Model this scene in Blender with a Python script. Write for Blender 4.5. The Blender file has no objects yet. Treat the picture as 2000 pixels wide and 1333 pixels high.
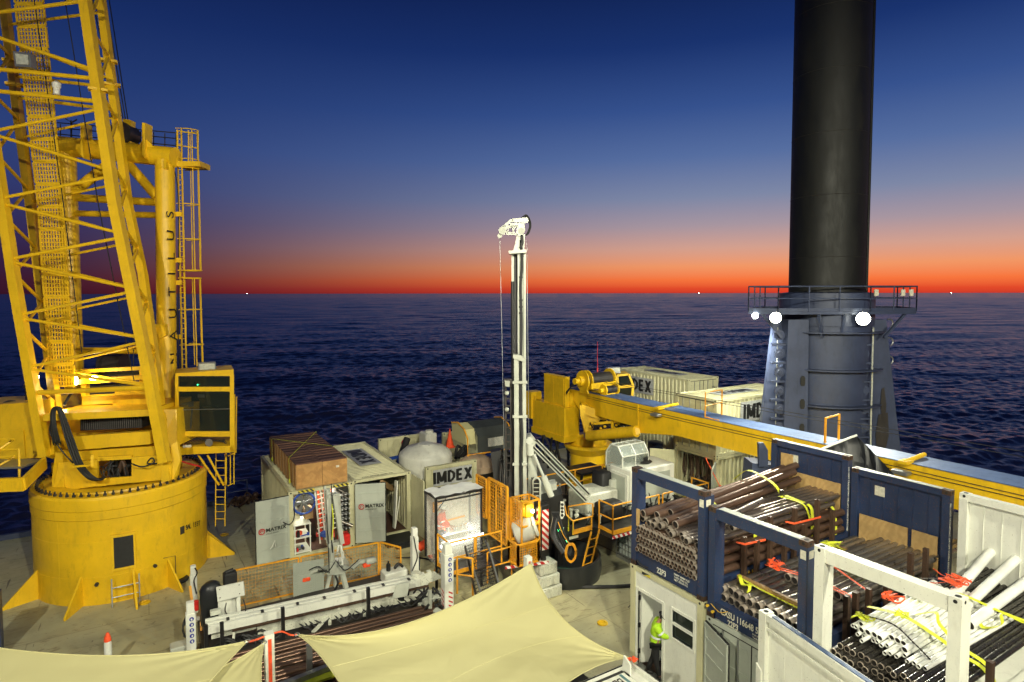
import bpy, math, random
from mathutils import Vector, Matrix, Quaternion
random.seed(7)
V = Vector; R_ = math.radians; PI = math.pi
S = bpy.context.scene; COL = S.collection
# ------------------------------------------------------------------ camera (deck z=0, u=+X along the ship, v=+Y across it)
CF, CYAW, CPIT, CROLL, CCY, CH = 1191.18, 1.022, 0.0517, -0.0014, 634.74, 9.9942
_F = V((math.cos(CYAW)*math.cos(CPIT), math.sin(CYAW)*math.cos(CPIT), -math.sin(CPIT)))
_R0 = V((math.sin(CYAW), -math.cos(CYAW), 0)); _U0 = _R0.cross(_F)
_R = _R0*math.cos(CROLL)+_U0*math.sin(CROLL); _U = -_R0*math.sin(CROLL)+_U0*math.cos(CROLL)
O = V((0, 0, CH))
cd = bpy.data.cameras.new('camera'); co = bpy.data.objects.new('camera', cd); COL.objects.link(co)
cd.sensor_width = 36; cd.lens = CF/2000*36; cd.shift_y = -(666.5-CCY)/2000; cd.clip_start = .1; cd.clip_end = 200000
m = Matrix((_R, _U, -_F)).transposed().to_4x4(); m.translation = O; co.matrix_world = m
S.camera = co
def ray(x, y): return _F+_R*((x-1000)/CF)+_U*((CCY-y)/CF)
def G(x, y, z=0): d = ray(x, y); return O+d*((z-CH)/d.z)      # real point at height z
def AT(x, y, D): return O+ray(x, y)*D                          # real point at distance D
def PU(x, y, u): d = ray(x, y); return O+d*(u/d.x)
def PV(x, y, v): d = ray(x, y); return O+d*(v/d.y)
S.view_settings.view_transform = 'Standard'; S.view_settings.look = 'None'; S.view_settings.gamma = 1
S.view_settings.exposure = 0
# ------------------------------------------------------------------ dusk sky
def lin(c):
    return tuple(((x/255)/12.92 if x/255 <= .04045 else ((x/255+.055)/1.055)**2.4) for x in c)+(1,)
W = bpy.data.worlds.new('World'); S.world = W; W.use_nodes = True
nt = W.node_tree; N = nt.nodes; L = nt.links; N.clear()
def nd(t, **k):
    n = N.new(t)
    for a, b in k.items(): setattr(n, a, b)
    return n
def mth(op, a, b=None, c=None, clamp=False):
    n = nd('ShaderNodeMath', operation=op, use_clamp=clamp)
    for i, x in enumerate((a, b, c)):
        if x is None: continue
        if isinstance(x, (int, float)): n.inputs[i].default_value = x
        else: L.new(x, n.inputs[i])
    return n.outputs[0]
tc = nd('ShaderNodeTexCoord'); nm = nd('ShaderNodeVectorMath', operation='NORMALIZE'); L.new(tc.outputs['Generated'], nm.inputs[0])
sp = nd('ShaderNodeSeparateXYZ'); L.new(nm.outputs[0], sp.inputs[0])
elev = mth('MULTIPLY', mth('ARCSINE', sp.outputs[2]), 180/PI)
def ramp(stops):
    r = nd('ShaderNodeValToRGB'); cr = r.color_ramp; cr.interpolation = 'LINEAR'
    for i, (e, c) in enumerate(stops):
        p = math.sqrt(e/90)
        el = cr.elements[i] if i < 2 else cr.elements.new(p)
        el.position = p; el.color = lin(c)
    L.new(mth('SQRT', mth('DIVIDE', mth('MAXIMUM', elev, 0), 90)), r.inputs[0]); return r.outputs[0]
A = ramp([(0, (196, 52, 40)), (.4, (226, 74, 42)), (1.2, (248, 118, 62)), (2.4, (242, 152, 102)), (4.0, (212, 160, 142)), (6.0, (168, 150, 160)), (8.5, (126, 136, 166)), (12, (86, 110, 160)), (16, (54, 82, 142)), (21, (26, 51, 110)), (27, (14, 31, 78)), (90, (4, 8, 26))])
B = ramp([(0, (52, 18, 32)), (1, (58, 24, 44)), (3, (50, 32, 66)), (6, (48, 46, 92)), (8.5, (48, 58, 110)), (12, (44, 64, 120)), (16, (34, 56, 112)), (21, (23, 44, 98)), (27, (13, 28, 76)), (90, (4, 8, 26))])
saz = 22
hl = mth('SQRT', mth('ADD', mth('MULTIPLY', sp.outputs[0], sp.outputs[0]), mth('MULTIPLY', sp.outputs[1], sp.outputs[1])))
dt = mth('DIVIDE', mth('ADD', mth('MULTIPLY', sp.outputs[0], math.cos(R_(saz))), mth('MULTIPLY', sp.outputs[1], math.sin(R_(saz)))), mth('MAXIMUM', hl, .001))
az = mth('MULTIPLY', mth('ARCCOSINE', mth('MINIMUM', dt, .99999)), 180/PI)
mr = nd('ShaderNodeMapRange', interpolation_type='SMOOTHSTEP'); L.new(az, mr.inputs[0])
mr.inputs[1].default_value = 16; mr.inputs[2].default_value = 78; mr.inputs[3].default_value = 0; mr.inputs[4].default_value = 1
mx = nd('ShaderNodeMix', data_type='RGBA'); L.new(mr.outputs[0], mx.inputs[0]); L.new(A, mx.inputs[6]); L.new(B, mx.inputs[7])
bg = nd('ShaderNodeBackground'); bg.inputs[1].default_value = 1.0; L.new(mx.outputs[2], bg.inputs[0])
wo = nd('ShaderNodeOutputWorld'); L.new(bg.outputs[0], wo.inputs[0])
# ------------------------------------------------------------------ deck floodlights: on the superstructure behind and beside the camera
def lamp(name, kind, loc, target, power, color, size=.5, spot=None, blend=.6):
    l = bpy.data.lights.new(name, kind); l.energy = power; l.color = color
    if kind == 'AREA': l.shape = 'DISK'; l.size = size
    else: l.shadow_soft_size = size
    if kind == 'SPOT': l.spot_size = R_(spot or 120); l.spot_blend = blend
    o = bpy.data.objects.new(name, l); COL.objects.link(o); o.location = loc
    if target is not None: o.rotation_euler = (V(target)-V(loc)).to_track_quat('-Z', 'Y').to_euler()
    return o
WARM = (1, .955, .73)
lamp('bridge_floodlight', 'SPOT', (-9, 3, 15), (3, 22, 2), 10500, WARM, .18, 120)
lamp('bridge_floodlight', 'SPOT', (2.5, -4.5, 15.5), (11, 14, 1), 12500, WARM, .18, 125)
lamp('bridge_floodlight', 'SPOT', (14, -9, 14), (17, 12, 2), 11500, WARM, .18, 120)
lamp('bridge_floodlight', 'SPOT', (3, 1, 17), (19, 25, 3), 9500, WARM, .18, 56)  # extra spot added to brighten the far crane and the deck centre
# ------------------------------------------------------------------ materials
class NT:
    def __init__(s, name):
        s.m = bpy.data.materials.new(name); s.m.use_nodes = True; s.t = s.m.node_tree; s.n = s.t.nodes; s.l = s.t.links
        s.p = s.n['Principled BSDF']; s.out = s.n['Material Output']
    def add(s, t, **k):
        n = s.n.new(t)
        for a, b in k.items(): setattr(n, a, b)
        return n
    def noise(s, scale, detail=5, rough=.6, vec=None, dist=0):
        n = s.add('ShaderNodeTexNoise'); n.inputs['Scale'].default_value = scale; n.inputs['Detail'].default_value = detail
        n.inputs['Roughness'].default_value = rough; n.inputs['Distortion'].default_value = dist
        if vec is not None: s.l.new(vec, n.inputs['Vector'])
        return n.outputs['Fac']
    def pos(s, scale=(1, 1, 1)):
        g = s.add('ShaderNodeNewGeometry'); mp = s.add('ShaderNodeMapping'); mp.inputs['Scale'].default_value = scale
        s.l.new(g.outputs['Position'], mp.inputs[0]); return mp.outputs[0]
    def rmp(s, x, a, b, va=0, vb=1):
        r = s.add('ShaderNodeMapRange'); s.l.new(x, r.inputs[0])
        for i, v in enumerate((a, b, va, vb)): r.inputs[i+1].default_value = v
        return r.outputs[0]
    def mix(s, f, a, b, mode='MIX'):
        n = s.add('ShaderNodeMix', data_type='RGBA', blend_type=mode)
        for i, x in ((0, f), (6, a), (7, b)):
            if isinstance(x, (int, float)): n.inputs[i].default_value = x
            elif isinstance(x, tuple): n.inputs[i].default_value = x if len(x) == 4 else x+(1,)
            else: s.l.new(x, n.inputs[i])
        return n.outputs[2]
    def bump(s, h, strength=.3, dist=.02):
        b = s.add('ShaderNodeBump'); b.inputs['Strength'].default_value = strength; b.inputs['Distance'].default_value = dist
        s.l.new(h, b.inputs['Height']); s.l.new(b.outputs[0], s.p.inputs['Normal'])
def paint(name, col, rough=.45, metal=0, grime=.35, gcol=(.06, .045, .03), chip=.0, ccol=(.09, .04, .02), bump=.08, var=.12, streak=True, rnd=0.0, scale=1):
    t = NT(name); ps = t.pos(); b = tuple(col)
    n1 = t.noise(.9*scale, 6, .65, ps); dark = tuple(x*(1-var*2.2) for x in b); lite = tuple(min(1, x*(1+var)) for x in b)
    c = t.mix(t.rmp(n1, .3, .7), dark, lite)
    if rnd:
        oi = t.add('ShaderNodeObjectInfo'); c = t.mix(t.rmp(oi.outputs['Random'], 0, 1, 0, rnd), c, gcol)
    n2 = t.noise(4.5*scale, 8, .72, t.pos((1, 1, .3)) if streak else ps)
    c = t.mix(t.rmp(n2, .52, .74, 0, grime), c, gcol)
    n3 = t.noise(26*scale, 6, .75, ps); 
    if chip: c = t.mix(t.rmp(n3, .66-chip*.14, .69-chip*.14, 0, .9), c, ccol)
    t.l.new(c, t.p.inputs['Base Color'])
    t.l.new(t.rmp(n2, .3, .8, rough*.8, min(1, rough*1.35)), t.p.inputs['Roughness']); t.p.inputs['Metallic'].default_value = metal
    if bump: t.bump(n3, bump, .01)
    return t.m
def plain(name, col, rough=.5, metal=0, emit=0, ecol=None, alpha=1, trans=0):
    t = NT(name); n = t.noise(12, 4, .6, t.pos()); t.l.new(t.mix(t.rmp(n, .35, .65), tuple(x*.8 for x in col), tuple(min(1, x*1.08) for x in col)), t.p.inputs['Base Color'])
    t.p.inputs['Roughness'].default_value = rough; t.p.inputs['Metallic'].default_value = metal
    if emit: t.p.inputs['Emission Color'].default_value = (ecol or col)+(1,); t.p.inputs['Emission Strength'].default_value = emit
    if trans: t.p.inputs['Transmission Weight'].default_value = trans
    if alpha < 1: t.p.inputs['Alpha'].default_value = alpha
    return t.m
M = {}
M['yel'] = paint('crane_yellow', (.80, .49, .009), .42, 0, .32, (.16, .08, .015), .12, bump=.05, var=.08)
M['rail'] = paint('safety_orange', (.82, .37, .02), .4, 0, .2, (.2, .09, .02), .1, scale=3)
M['cream'] = paint('cream_paint', (.56, .54, .33), .5, 0, .3, (.14, .11, .05), .2, var=.07)
M['doorgrey'] = paint('grey_green_door', (.42, .45, .38), .5, 0, .2, (.2, .2, .16), .08, var=.05)
M['white'] = paint('white_paint', (.74, .75, .66), .42, 0, .25, (.22, .2, .15), .18, ccol=(.1, .07, .04), var=.05)
M['dwhite'] = paint('dirty_white', (.62, .63, .52), .5, 0, .55, (.1, .09, .05), .5, ccol=(.05, .04, .03), var=.1)
M['blue'] = paint('rack_blue', (.02, .038, .095), .42, 0, .4, (.06, .035, .025), .5, ccol=(.13, .06, .04), var=.15)
M['steelblue'] = paint('hull_blue', (.045, .06, .115), .5, 0, .35, (.02, .025, .03), .12, ccol=(.05, .03, .02), var=.12)
M['boomblue'] = paint('boom_top_blue', (.075, .125, .25), .5, 0, .4, (.05, .06, .08), .2)
M['black'] = paint('black_paint', (.012, .012, .012), .45, 0, .3, (.04, .035, .03), .1)
M['blackcol'] = paint('black_column', (.004, .005, .0035), .6, 0, .5, (.011, .01, .008), .0, scale=.5)
M['rubber'] = plain('black_rubber', (.012, .012, .012), .6)
M['steel'] = paint('galvanised', (.32, .33, .32), .4, .7, .3, (.1, .08, .06), .1)
M['dsteel'] = paint('dark_steel', (.07, .065, .06), .45, .6, .4, (.05, .03, .02), .3)
M['rust'] = paint('rusty_brown', (.22, .135, .095), .33, .65, .4, (.05, .022, .012), .35, ccol=(.22, .1, .05), streak=False, rnd=.35)
M['rustsurf'] = paint('rusty_steel', (.085, .05, .032), .55, .4, .5, (.05, .022, .012), .35, ccol=(.22, .1, .05), streak=False)
M['pipe'] = paint('oiled_steel', (.34, .28, .23), .3, .85, .45, (.085, .04, .022), .25, ccol=(.24, .13, .07), streak=False, rnd=.3)
M['pipegrey'] = paint('grey_steel', (.36, .33, .29), .3, .85, .45, (.07, .045, .03), .2, ccol=(.2, .12, .08), streak=False, rnd=.35)
M['pipeblk'] = paint('black_pipe_steel', (.12, .112, .1), .26, .8, .35, (.03, .022, .016), .1, streak=False, rnd=.3)
M['pvc'] = paint('white_plastic', (.84, .85, .79), .35, 0, .1, (.4, .38, .28), .0, streak=False, rnd=.08)
M['borew'] = paint('bore_rust', (.16, .06, .025), .8, 0, .5, (.06, .025, .012), 0)
M['lip'] = paint('cut_steel_lip', (.42, .36, .3), .4, .4, .5, (.15, .08, .04), 0, streak=False)
M['bore'] = plain('bore_shade', (.01, .007, .005), .9)  # near black, stands for the shade inside the pipes
M['strap'] = paint('yellow_strap', (.68, .74, .04), .55, 0, .2, (.25, .25, .03), 0, scale=4)
M['ostrap'] = paint('orange_strap', (.85, .11, .03), .55, 0, .2, (.3, .04, .02), 0, scale=4)
M['red'] = plain('red_plastic', (.55, .02, .015), .4)
M['orange'] = plain('hi_vis_orange', (.9, .09, .02), .7)
M['lime'] = plain('hi_vis_lime', (.45, .75, .02), .7)
M['refl'] = plain('reflective_tape', (.75, .78, .8), .3)
M['navy'] = plain('navy_cloth', (.012, .018, .045), .8)
M['blk'] = plain('black_cloth', (.01, .01, .012), .8)
M['skin'] = plain('skin', (.4, .2, .13), .5)
M['hatw'] = plain('white_helmet', (.75, .76, .7), .3)
M['bblue'] = paint('bright_blue', (.02, .08, .42), .45, 0, .2, (.02, .03, .08), .2)
M['tarp'] = paint('dark_tarp', (.018, .02, .022), .38, 0, .4, (.05, .05, .05), 0, bump=.35, scale=.8)
M['tentgrey'] = paint('grey_canvas', (.05, .058, .055), .6, 0, .3, (.03, .03, .03), 0, bump=.25)
M['tank'] = paint('tank_plastic', (.6, .6, .52), .45, 0, .35, (.2, .17, .12), .1, scale=.7)
M['tanktan'] = paint('tank_tan', (.45, .33, .22), .45, 0, .3, (.2, .15, .1), .1)
M['label'] = plain('sign_face', (.42, .43, .42), .5)
M['paper'] = plain('paper', (.62, .6, .48), .6)
M['ink'] = plain('black_ink', (.012, .013, .012), .5)
M['bluelet'] = plain('blue_ink', (.02, .03, .3), .5)
M['redlet'] = plain('red_ink', (.5, .03, .03), .5)
M['whitelet'] = plain('white_ink', (.7, .7, .6), .5)
M['yellet'] = plain('yellow_ink', (.8, .5, .03), .5)
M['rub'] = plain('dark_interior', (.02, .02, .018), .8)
M['glow'] = plain('lamp_glow', (1, .97, .8), .4, emit=60, ecol=(1, .97, .72))
M['tube'] = plain('tube_glow', (1, 1, 1), .4, emit=5, ecol=(1, 1, .97))
M['glowy'] = plain('crane_lamp_glow', (1, .95, .7), .4, emit=22, ecol=(1, .9, .55))
M['green'] = plain('green_led', (.02, .6, .15), .4, emit=8, ecol=(.05, 1, .3))
M['lens'] = plain('lamp_lens', (.5, .52, .45), .25)
M['plastic'] = plain('ibc_plastic', (.42, .47, .45), .35)
M['greymachine'] = paint('machine_white', (.5, .52, .44), .35, 0, .25, (.25, .23, .18), .1)
M['teal'] = plain('teal_band', (.1, .22, .24), .5)
# glass
t = NT('glass'); t.p.inputs['Base Color'].default_value = (.6, .68, .62, 1); t.p.inputs['Roughness'].default_value = .05; t.p.inputs['Alpha'].default_value = .28; M['glass'] = t.m
t = NT('dark_glass'); t.p.inputs['Base Color'].default_value = (.012, .018, .016, 1); t.p.inputs['Roughness'].default_value = .06; M['dglass'] = t.m
t = NT('cab_glass'); t.p.inputs['Base Color'].default_value = (.02, .03, .025, 1); t.p.inputs['Roughness'].default_value = .04; t.p.inputs['Alpha'].default_value = .45; M['cabglass'] = t.m
t = NT('clear_sheet'); t.p.inputs['Base Color'].default_value = (.7, .72, .68, 1); t.p.inputs['Roughness'].default_value = .15; t.p.inputs['Alpha'].default_value = .22; M['sheet'] = t.m
# timber
def wood(name, a, b, sc=(1, 1, 1), bump=.2, ring=3.0):
    t = NT(name); ps = t.pos(sc); n = t.noise(2.2, 6, .6, ps, 1.5)
    wv = t.add('ShaderNodeTexWave', wave_type='RINGS'); wv.inputs['Scale'].default_value = ring; wv.inputs['Distortion'].default_value = 9; wv.inputs['Detail'].default_value = 3
    t.l.new(ps, wv.inputs[0]); c = t.mix(t.rmp(wv.outputs[1], .2, .9, 0, .55), a, b); c = t.mix(t.rmp(n, .4, .7, 0, .6), c, tuple(x*.55 for x in a))
    t.l.new(c, t.p.inputs['Base Color']); t.p.inputs['Roughness'].default_value = .65; t.bump(wv.outputs[1], bump, .006); return t.m
M['ply'] = wood('plywood', (.5, .27, .085), (.34, .16, .045))
M['ply2'] = wood('weathered_plywood', (.5, .33, .13), (.4, .24, .09), ring=2.2)
M['timber'] = wood('timber', (.36, .22, .09), (.2, .11, .045), (1, 4, 4))
M['crateT'] = wood('crate_top', (.085, .038, .024), (.03, .014, .01), (.6, 5, 5))
M['crateT2'] = wood('crate_top_pale', (.19, .09, .05), (.1, .045, .026), (.6, 5, 5))
# shade cloth
t = NT('shade_cloth'); ps = t.pos((1, 1, 1)); n = t.noise(.35, 3, .5, ps); f = t.noise(90, 2, .5, t.pos((1, 8, 1)))
c = t.mix(t.rmp(n, .35, .65), (.5, .465, .225), (.54, .505, .25)); c = t.mix(t.rmp(f, .3, .7, 0, .12), c, (.35, .31, .16)); t.l.new(c, t.p.inputs['Base Color']); t.p.inputs['Roughness'].default_value = .8; w2 = t.noise(.55, 3, .5, ps, .8); t.bump(w2, .35, .25); M['sail'] = t.m
# hazard stripes (real painted diagonal tape)
def stripes(name, a, b, freq, d=(1, 0, 1)):
    t = NT(name); g = t.add('ShaderNodeNewGeometry'); dp = t.add('ShaderNodeVectorMath', operation='DOT_PRODUCT'); dp.inputs[1].default_value = tuple(x*freq for x in d)
    t.l.new(g.outputs['Position'], dp.inputs[0]); fr = t.add('ShaderNodeMath', operation='FRACT'); t.l.new(dp.outputs['Value'], fr.inputs[0])
    gt = t.add('ShaderNodeMath', operation='GREATER_THAN'); gt.inputs[1].default_value = .5; t.l.new(fr.outputs[0], gt.inputs[0])
    t.l.new(t.mix(gt.outputs[0], a, b), t.p.inputs['Base Color']); t.p.inputs['Roughness'].default_value = .45; return t.m
M['haz'] = stripes('red_white_stripes', (.5, .02, .02), (.75, .75, .7), 5.5, (.8, .5, .8))
M['hazedge'] = stripes('red_white_edge', (.45, .02, .02), (.75, .75, .7), 4.5, (1, .3, .6))
M['hazb'] = stripes('yellow_black_stripes', (.02, .02, .02), (.6, .5, .05), 6, (1, .3, .9))
# ------------------------------------------------------------------ mesh builder
ROOT = {}
class MB:
    def __init__(s): s.v = []; s.f = []; s.mi = []; s.cur = 0
    def face(s, idx): s.f.append(idx); s.mi.append(s.cur)
    def add(s, vs, fs):
        o = len(s.v); s.v += [V(x) for x in vs]
        for f in fs: s.face([o+i for i in f])
    def hexa(s, p): s.add(p, [(0, 3, 2, 1), (4, 5, 6, 7), (0, 1, 5, 4), (1, 2, 6, 5), (2, 3, 7, 6), (3, 0, 4, 7)])
    def box(s, a, b):
        a, b = V(a), V(b); x0, x1 = sorted((a.x, b.x)); y0, y1 = sorted((a.y, b.y)); z0, z1 = sorted((a.z, b.z))
        s.hexa([(x0, y0, z0), (x1, y0, z0), (x1, y1, z0), (x0, y1, z0), (x0, y0, z1), (x1, y0, z1), (x1, y1, z1), (x0, y1, z1)]); return s
    def cbox(s, c, sz): c = V(c); h = V(sz)*.5; return s.box(c-h, c+h)
    def bbox(s, a, b, bev=.02):   # box with bevelled vertical & top edges (chamfer prism)
        a, b = V(a), V(b); x0, x1 = sorted((a.x, b.x)); y0, y1 = sorted((a.y, b.y)); z0, z1 = sorted((a.z, b.z)); e = bev
        def ring(i, z): return [(x0+i+e, y0+i, z), (x1-i-e, y0+i, z), (x1-i, y0+i+e, z), (x1-i, y1-i-e, z), (x1-i-e, y1-i, z), (x0+i+e, y1-i, z), (x0+i, y1-i-e, z), (x0+i, y0+i+e, z)]
        rs = [ring(e, z0), ring(0, z0+e), ring(0, z1-e), ring(e, z1)]; s.loft(rs, True, True); return s
    def loft(s, rings, capa=False, capb=False, close=True):
        o = len(s.v); n = len(rings[0])
        for r in rings: s.v += [V(x) for x in r]
        for k in range(len(rings)-1):
            for i in range(n if close else n-1):
                j = (i+1) % n; s.face([o+k*n+i, o+k*n+j, o+(k+1)*n+j, o+(k+1)*n+i])
        if capa: s.face([o+i for i in reversed(range(n))])
        if capb: s.face([o+(len(rings)-1)*n+i for i in range(n)])
        return s
    def frame_(s, d):
        d = d.normalized(); up = V((0, 0, 1)) if abs(d.z) < .95 else V((1, 0, 0)); a = d.cross(up).normalized(); return a, a.cross(d).normalized()
    def beam(s, p, q, w, h=None, up=None):
        p, q = V(p), V(q); h = h or w; a, b = s.frame_(q-p)
        if up is not None: d = (q-p).normalized(); a = d.cross(V(up)).normalized(); b = a.cross(d).normalized()
        a = a*w*.5; b = b*h*.5
        s.hexa([p-a-b, p+a-b, p+a+b, p-a+b, q-a-b, q+a-b, q+a+b, q-a+b]); return s
    def tube(s, p, q, r, n=8, r2=None, cap=True):
        p, q = V(p), V(q); a, b = s.frame_(q-p); r2 = r if r2 is None else r2
        s.loft([[c+(a*math.cos(2*PI*i/n)+b*math.sin(2*PI*i/n))*rr for i in range(n)] for c, rr in ((p, r), (q, r2))], cap, cap); return s
    def pipe(s, p, q, r, wall=.012, n=14):   # open hollow pipe
        p, q = V(p), V(q); a, b = s.frame_(q-p); d = (q-p).normalized()
        def rg(c, rr): return [c+(a*math.cos(2*PI*i/n)+b*math.sin(2*PI*i/n))*rr for i in range(n)]
        ri = r-wall; s.loft([rg(p+d*.5, ri*.98), rg(p, ri), rg(p, r), rg(q, r), rg(q, ri), rg(q-d*.5, ri*.98)], True, True); return s
    def path(s, pts, r, n=6, closed=False):
        pts = [V(p) for p in pts]; rings = []; N_ = len(pts); prev = None
        for i, p in enumerate(pts):
            t = (pts[(i+1) % N_]-pts[i-1]) if (closed or 0 < i < N_-1) else (pts[1]-pts[0] if i == 0 else pts[-1]-pts[-2])
            if t.length < 1e-6: t = V((0, 0, 1))
            t.normalize()
            if prev is None: a, b = s.frame_(t)
            else:
                a = prev-t*prev.dot(t)
                a = a.normalized() if a.length > 1e-5 else s.frame_(t)[0]
                b = t.cross(a)
            prev = a; rr = r[i] if isinstance(r, (list, tuple)) else r
            rings.append([p+(a*math.cos(2*PI*k/n)+b*math.sin(2*PI*k/n))*rr for k in range(n)])
        if closed: rings.append(rings[0])
        s.loft(rings, not closed, not closed); return s
    def curve(s, pts, r, n=6, seg=6): return s.path(smooth_pts(pts, seg), r, n)
    def ribbon(s, pts, w, side, th=.006):
        side = V(side).normalized()*w*.5; pts = [V(p) for p in pts]; up = V((0, 0, th)); rs = []
        for i, p in enumerate(pts):
            t = (pts[min(i+1, len(pts)-1)]-pts[max(i-1, 0)]).normalized(); n = t.cross(side).normalized()*th
            rs.append([p-side, p+side, p+side+n, p-side+n])
        s.loft(rs, True, True); return s
    def lathe(s, c, prof, n=24, axis=(0, 0, 1)):
        c = V(c); ax = V(axis).normalized(); a, b = s.frame_(ax)
        s.loft([[c+ax*h+(a*math.cos(2*PI*i/n)+b*math.sin(2*PI*i/n))*max(r, .0005) for i in range(n)] for r, h in prof], True, True); return s
    def openlathe(s, c, prof, n=16, axis=(1, 0, 0)):
        c = V(c); ax = V(axis).normalized(); a, b = s.frame_(ax); s.loft([[c+ax*h+(a*math.cos(2*PI*i/n)+b*math.sin(2*PI*i/n))*r for i in range(n)] for r, h in prof]); return s
    def prism(s, poly, off):   # poly: 3D points, off: vector thickness
        poly = [V(p) for p in poly]; off = V(off); s.loft([poly, [p+off for p in poly]], True, True); return s
    def sphere(s, c, r, n=12, m=8, sc=(1, 1, 1)):
        c = V(c); s.loft([[c+V((math.cos(2*PI*i/n)*math.sin(PI*j/m)*sc[0], math.sin(2*PI*i/n)*math.sin(PI*j/m)*sc[1], -math.cos(PI*j/m)*sc[2]))*r for i in range(n)] for j in range(1, m)], True, True); return s
    def corr(s, p, q, h, nrm, pitch=.28, dep=.055):  # corrugated wall p->q, height h, solid-ish sheet with thickness
        p, q = V(p), V(q); nrm = V(nrm).normalized(); d = q-p; Ln = d.length; d.normalize(); n = max(1, round(Ln/pitch)); st = Ln/n; pr = []
        for i in range(n):
            for f, o in ((0, 0), (.36, 0), (.5, 1), (.86, 1)): pr.append((i*st+f*st, o*dep))
        pr.append((Ln, 0)); a = [p+d*x-nrm*o for x, o in pr]; b = [x+V(h) for x in a]; th = nrm*-.004
        s.loft([[x for x in a], b], close=False); 
    def build(s, name, mats, parent=None, smooth=None, world=True, **tags):
        if not s.v: return None
        if isinstance(mats, str): mats = [mats]
        if parent is None:
            xs = [v.x for v in s.v]; ys = [v.y for v in s.v]; zs = [v.z for v in s.v]; off = V(((min(xs)+max(xs))/2, (min(ys)+max(ys))/2, min(zs)))
        else: off = ROOT.get(parent.name, V((0, 0, 0)))
        me = bpy.data.meshes.new(name); me.from_pydata([tuple(v-off) for v in s.v], [], s.f)
        for k in mats: me.materials.append(M[k])
        me.polygons.foreach_set('material_index', s.mi)
        if smooth: me.polygons.foreach_set('use_smooth', [True]*len(me.polygons)); me.set_sharp_from_angle(angle=R_(smooth))
        me.update(); o = bpy.data.objects.new(name, me); COL.objects.link(o)
        if parent is None: o.location = off
        else: o.parent = parent; ROOT[o.name] = off
        for k, v in tags.items(): o[k] = v
        return o
def smooth_pts(pts, seg=6):
    pts = [V(p) for p in pts]; out = []
    for i in range(len(pts)-1):
        p0, p1, p2, p3 = pts[max(i-1, 0)], pts[i], pts[i+1], pts[min(i+2, len(pts)-1)]
        for k in range(seg):
            t = k/seg; out.append(.5*((2*p1)+(p2-p0)*t+(2*p0-5*p1+4*p2-p3)*t*t+(3*p1-p0-3*p2+p3)*t**3))
    out.append(pts[-1]); return out
def thing(name, label, cat, loc, group=None, kind=None, local=False, rotz=0):
    o = bpy.data.objects.new(name, None); COL.objects.link(o); o.location = loc; o.rotation_euler = (0, 0, rotz); o.empty_display_size = .2
    o['label'] = label; o['category'] = cat
    if group: o['group'] = group
    if kind: o['kind'] = kind
    ROOT[o.name] = V((0, 0, 0)) if local else V(loc); return o
def struct(mb, name, mat, smooth=None): o = mb.build(name, mat, None, smooth); o['kind'] = 'structure'; return o
def dup(o, loc=None, rotz=None, label=None, parent=None):
    c = o.copy(); COL.objects.link(c)
    if parent is not None: c.parent = parent
    if loc is not None: c.location = loc
    if rotz is not None: c.rotation_euler.z = rotz
    if label: c['label'] = label
    ROOT[c.name] = ROOT.get(o.name, V((0, 0, 0)))
    for ch in list(o.children): dup(ch, parent=c)
    return c
def text(parent, body, size, origin, xdir, ydir, mat, name='lettering', bold=0.0, align='LEFT', depth=.002, sx=1, spacing=1):
    cu = bpy.data.curves.new(name, 'FONT'); cu.body = body; cu.size = size; cu.align_x = align; cu.align_y = 'CENTER'; cu.extrude = depth; cu.offset = bold; cu.space_character = spacing
    tmp = bpy.data.objects.new(name, cu); COL.objects.link(tmp); dg = bpy.context.evaluated_depsgraph_get(); me = bpy.data.meshes.new_from_object(tmp.evaluated_get(dg))
    bpy.data.objects.remove(tmp); bpy.data.curves.remove(cu)
    x = V(xdir).normalized(); y = V(ydir); y = (y-x*y.dot(x)).normalized(); z = x.cross(y); mt = Matrix((x*sx, y, z)).transposed().to_4x4(); mt.translation = V(origin)-ROOT.get(parent.name, V((0, 0, 0)))
    me.transform(mt); me.materials.clear(); me.materials.append(M[mat]); o = bpy.data.objects.new(name, me); COL.objects.link(o); o.parent = parent; ROOT[o.name] = ROOT.get(parent.name, V((0, 0, 0))); return o
def railing(mb, pts, h=1.05, r=.024, mid=True, toe=0, posts=None, post_sp=1.3):
    pts = [V(p) for p in pts]; z = V((0, 0, 1))
    for i in range(len(pts)-1):
        a, b = pts[i], pts[i+1]; mb.tube(a+z*h, b+z*h, r, 8)
        if mid: mb.tube(a+z*h*.52, b+z*h*.52, r*.85, 6)
        if toe: mb.beam(a+z*.07, b+z*.07, .012, .13)
        n = max(1, round((b-a).length/post_sp))
        for k in range(n+1): c = a.lerp(b, k/n); mb.tube(c, c+z*h, r, 6)
def ladder(mb, a, b, side, w=.42, r=.02, sp=.3):
    a, b = V(a), V(b); sd = V(side).normalized()*w/2; mb.beam(a-sd, b-sd, r*2.4, r*1.4); mb.beam(a+sd, b+sd, r*2.4, r*1.4); n = int((b-a).length/sp)
    for k in range(1, n): c = a.lerp(b, k/n); mb.tube(c-sd, c+sd, r*.7, 6)

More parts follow.
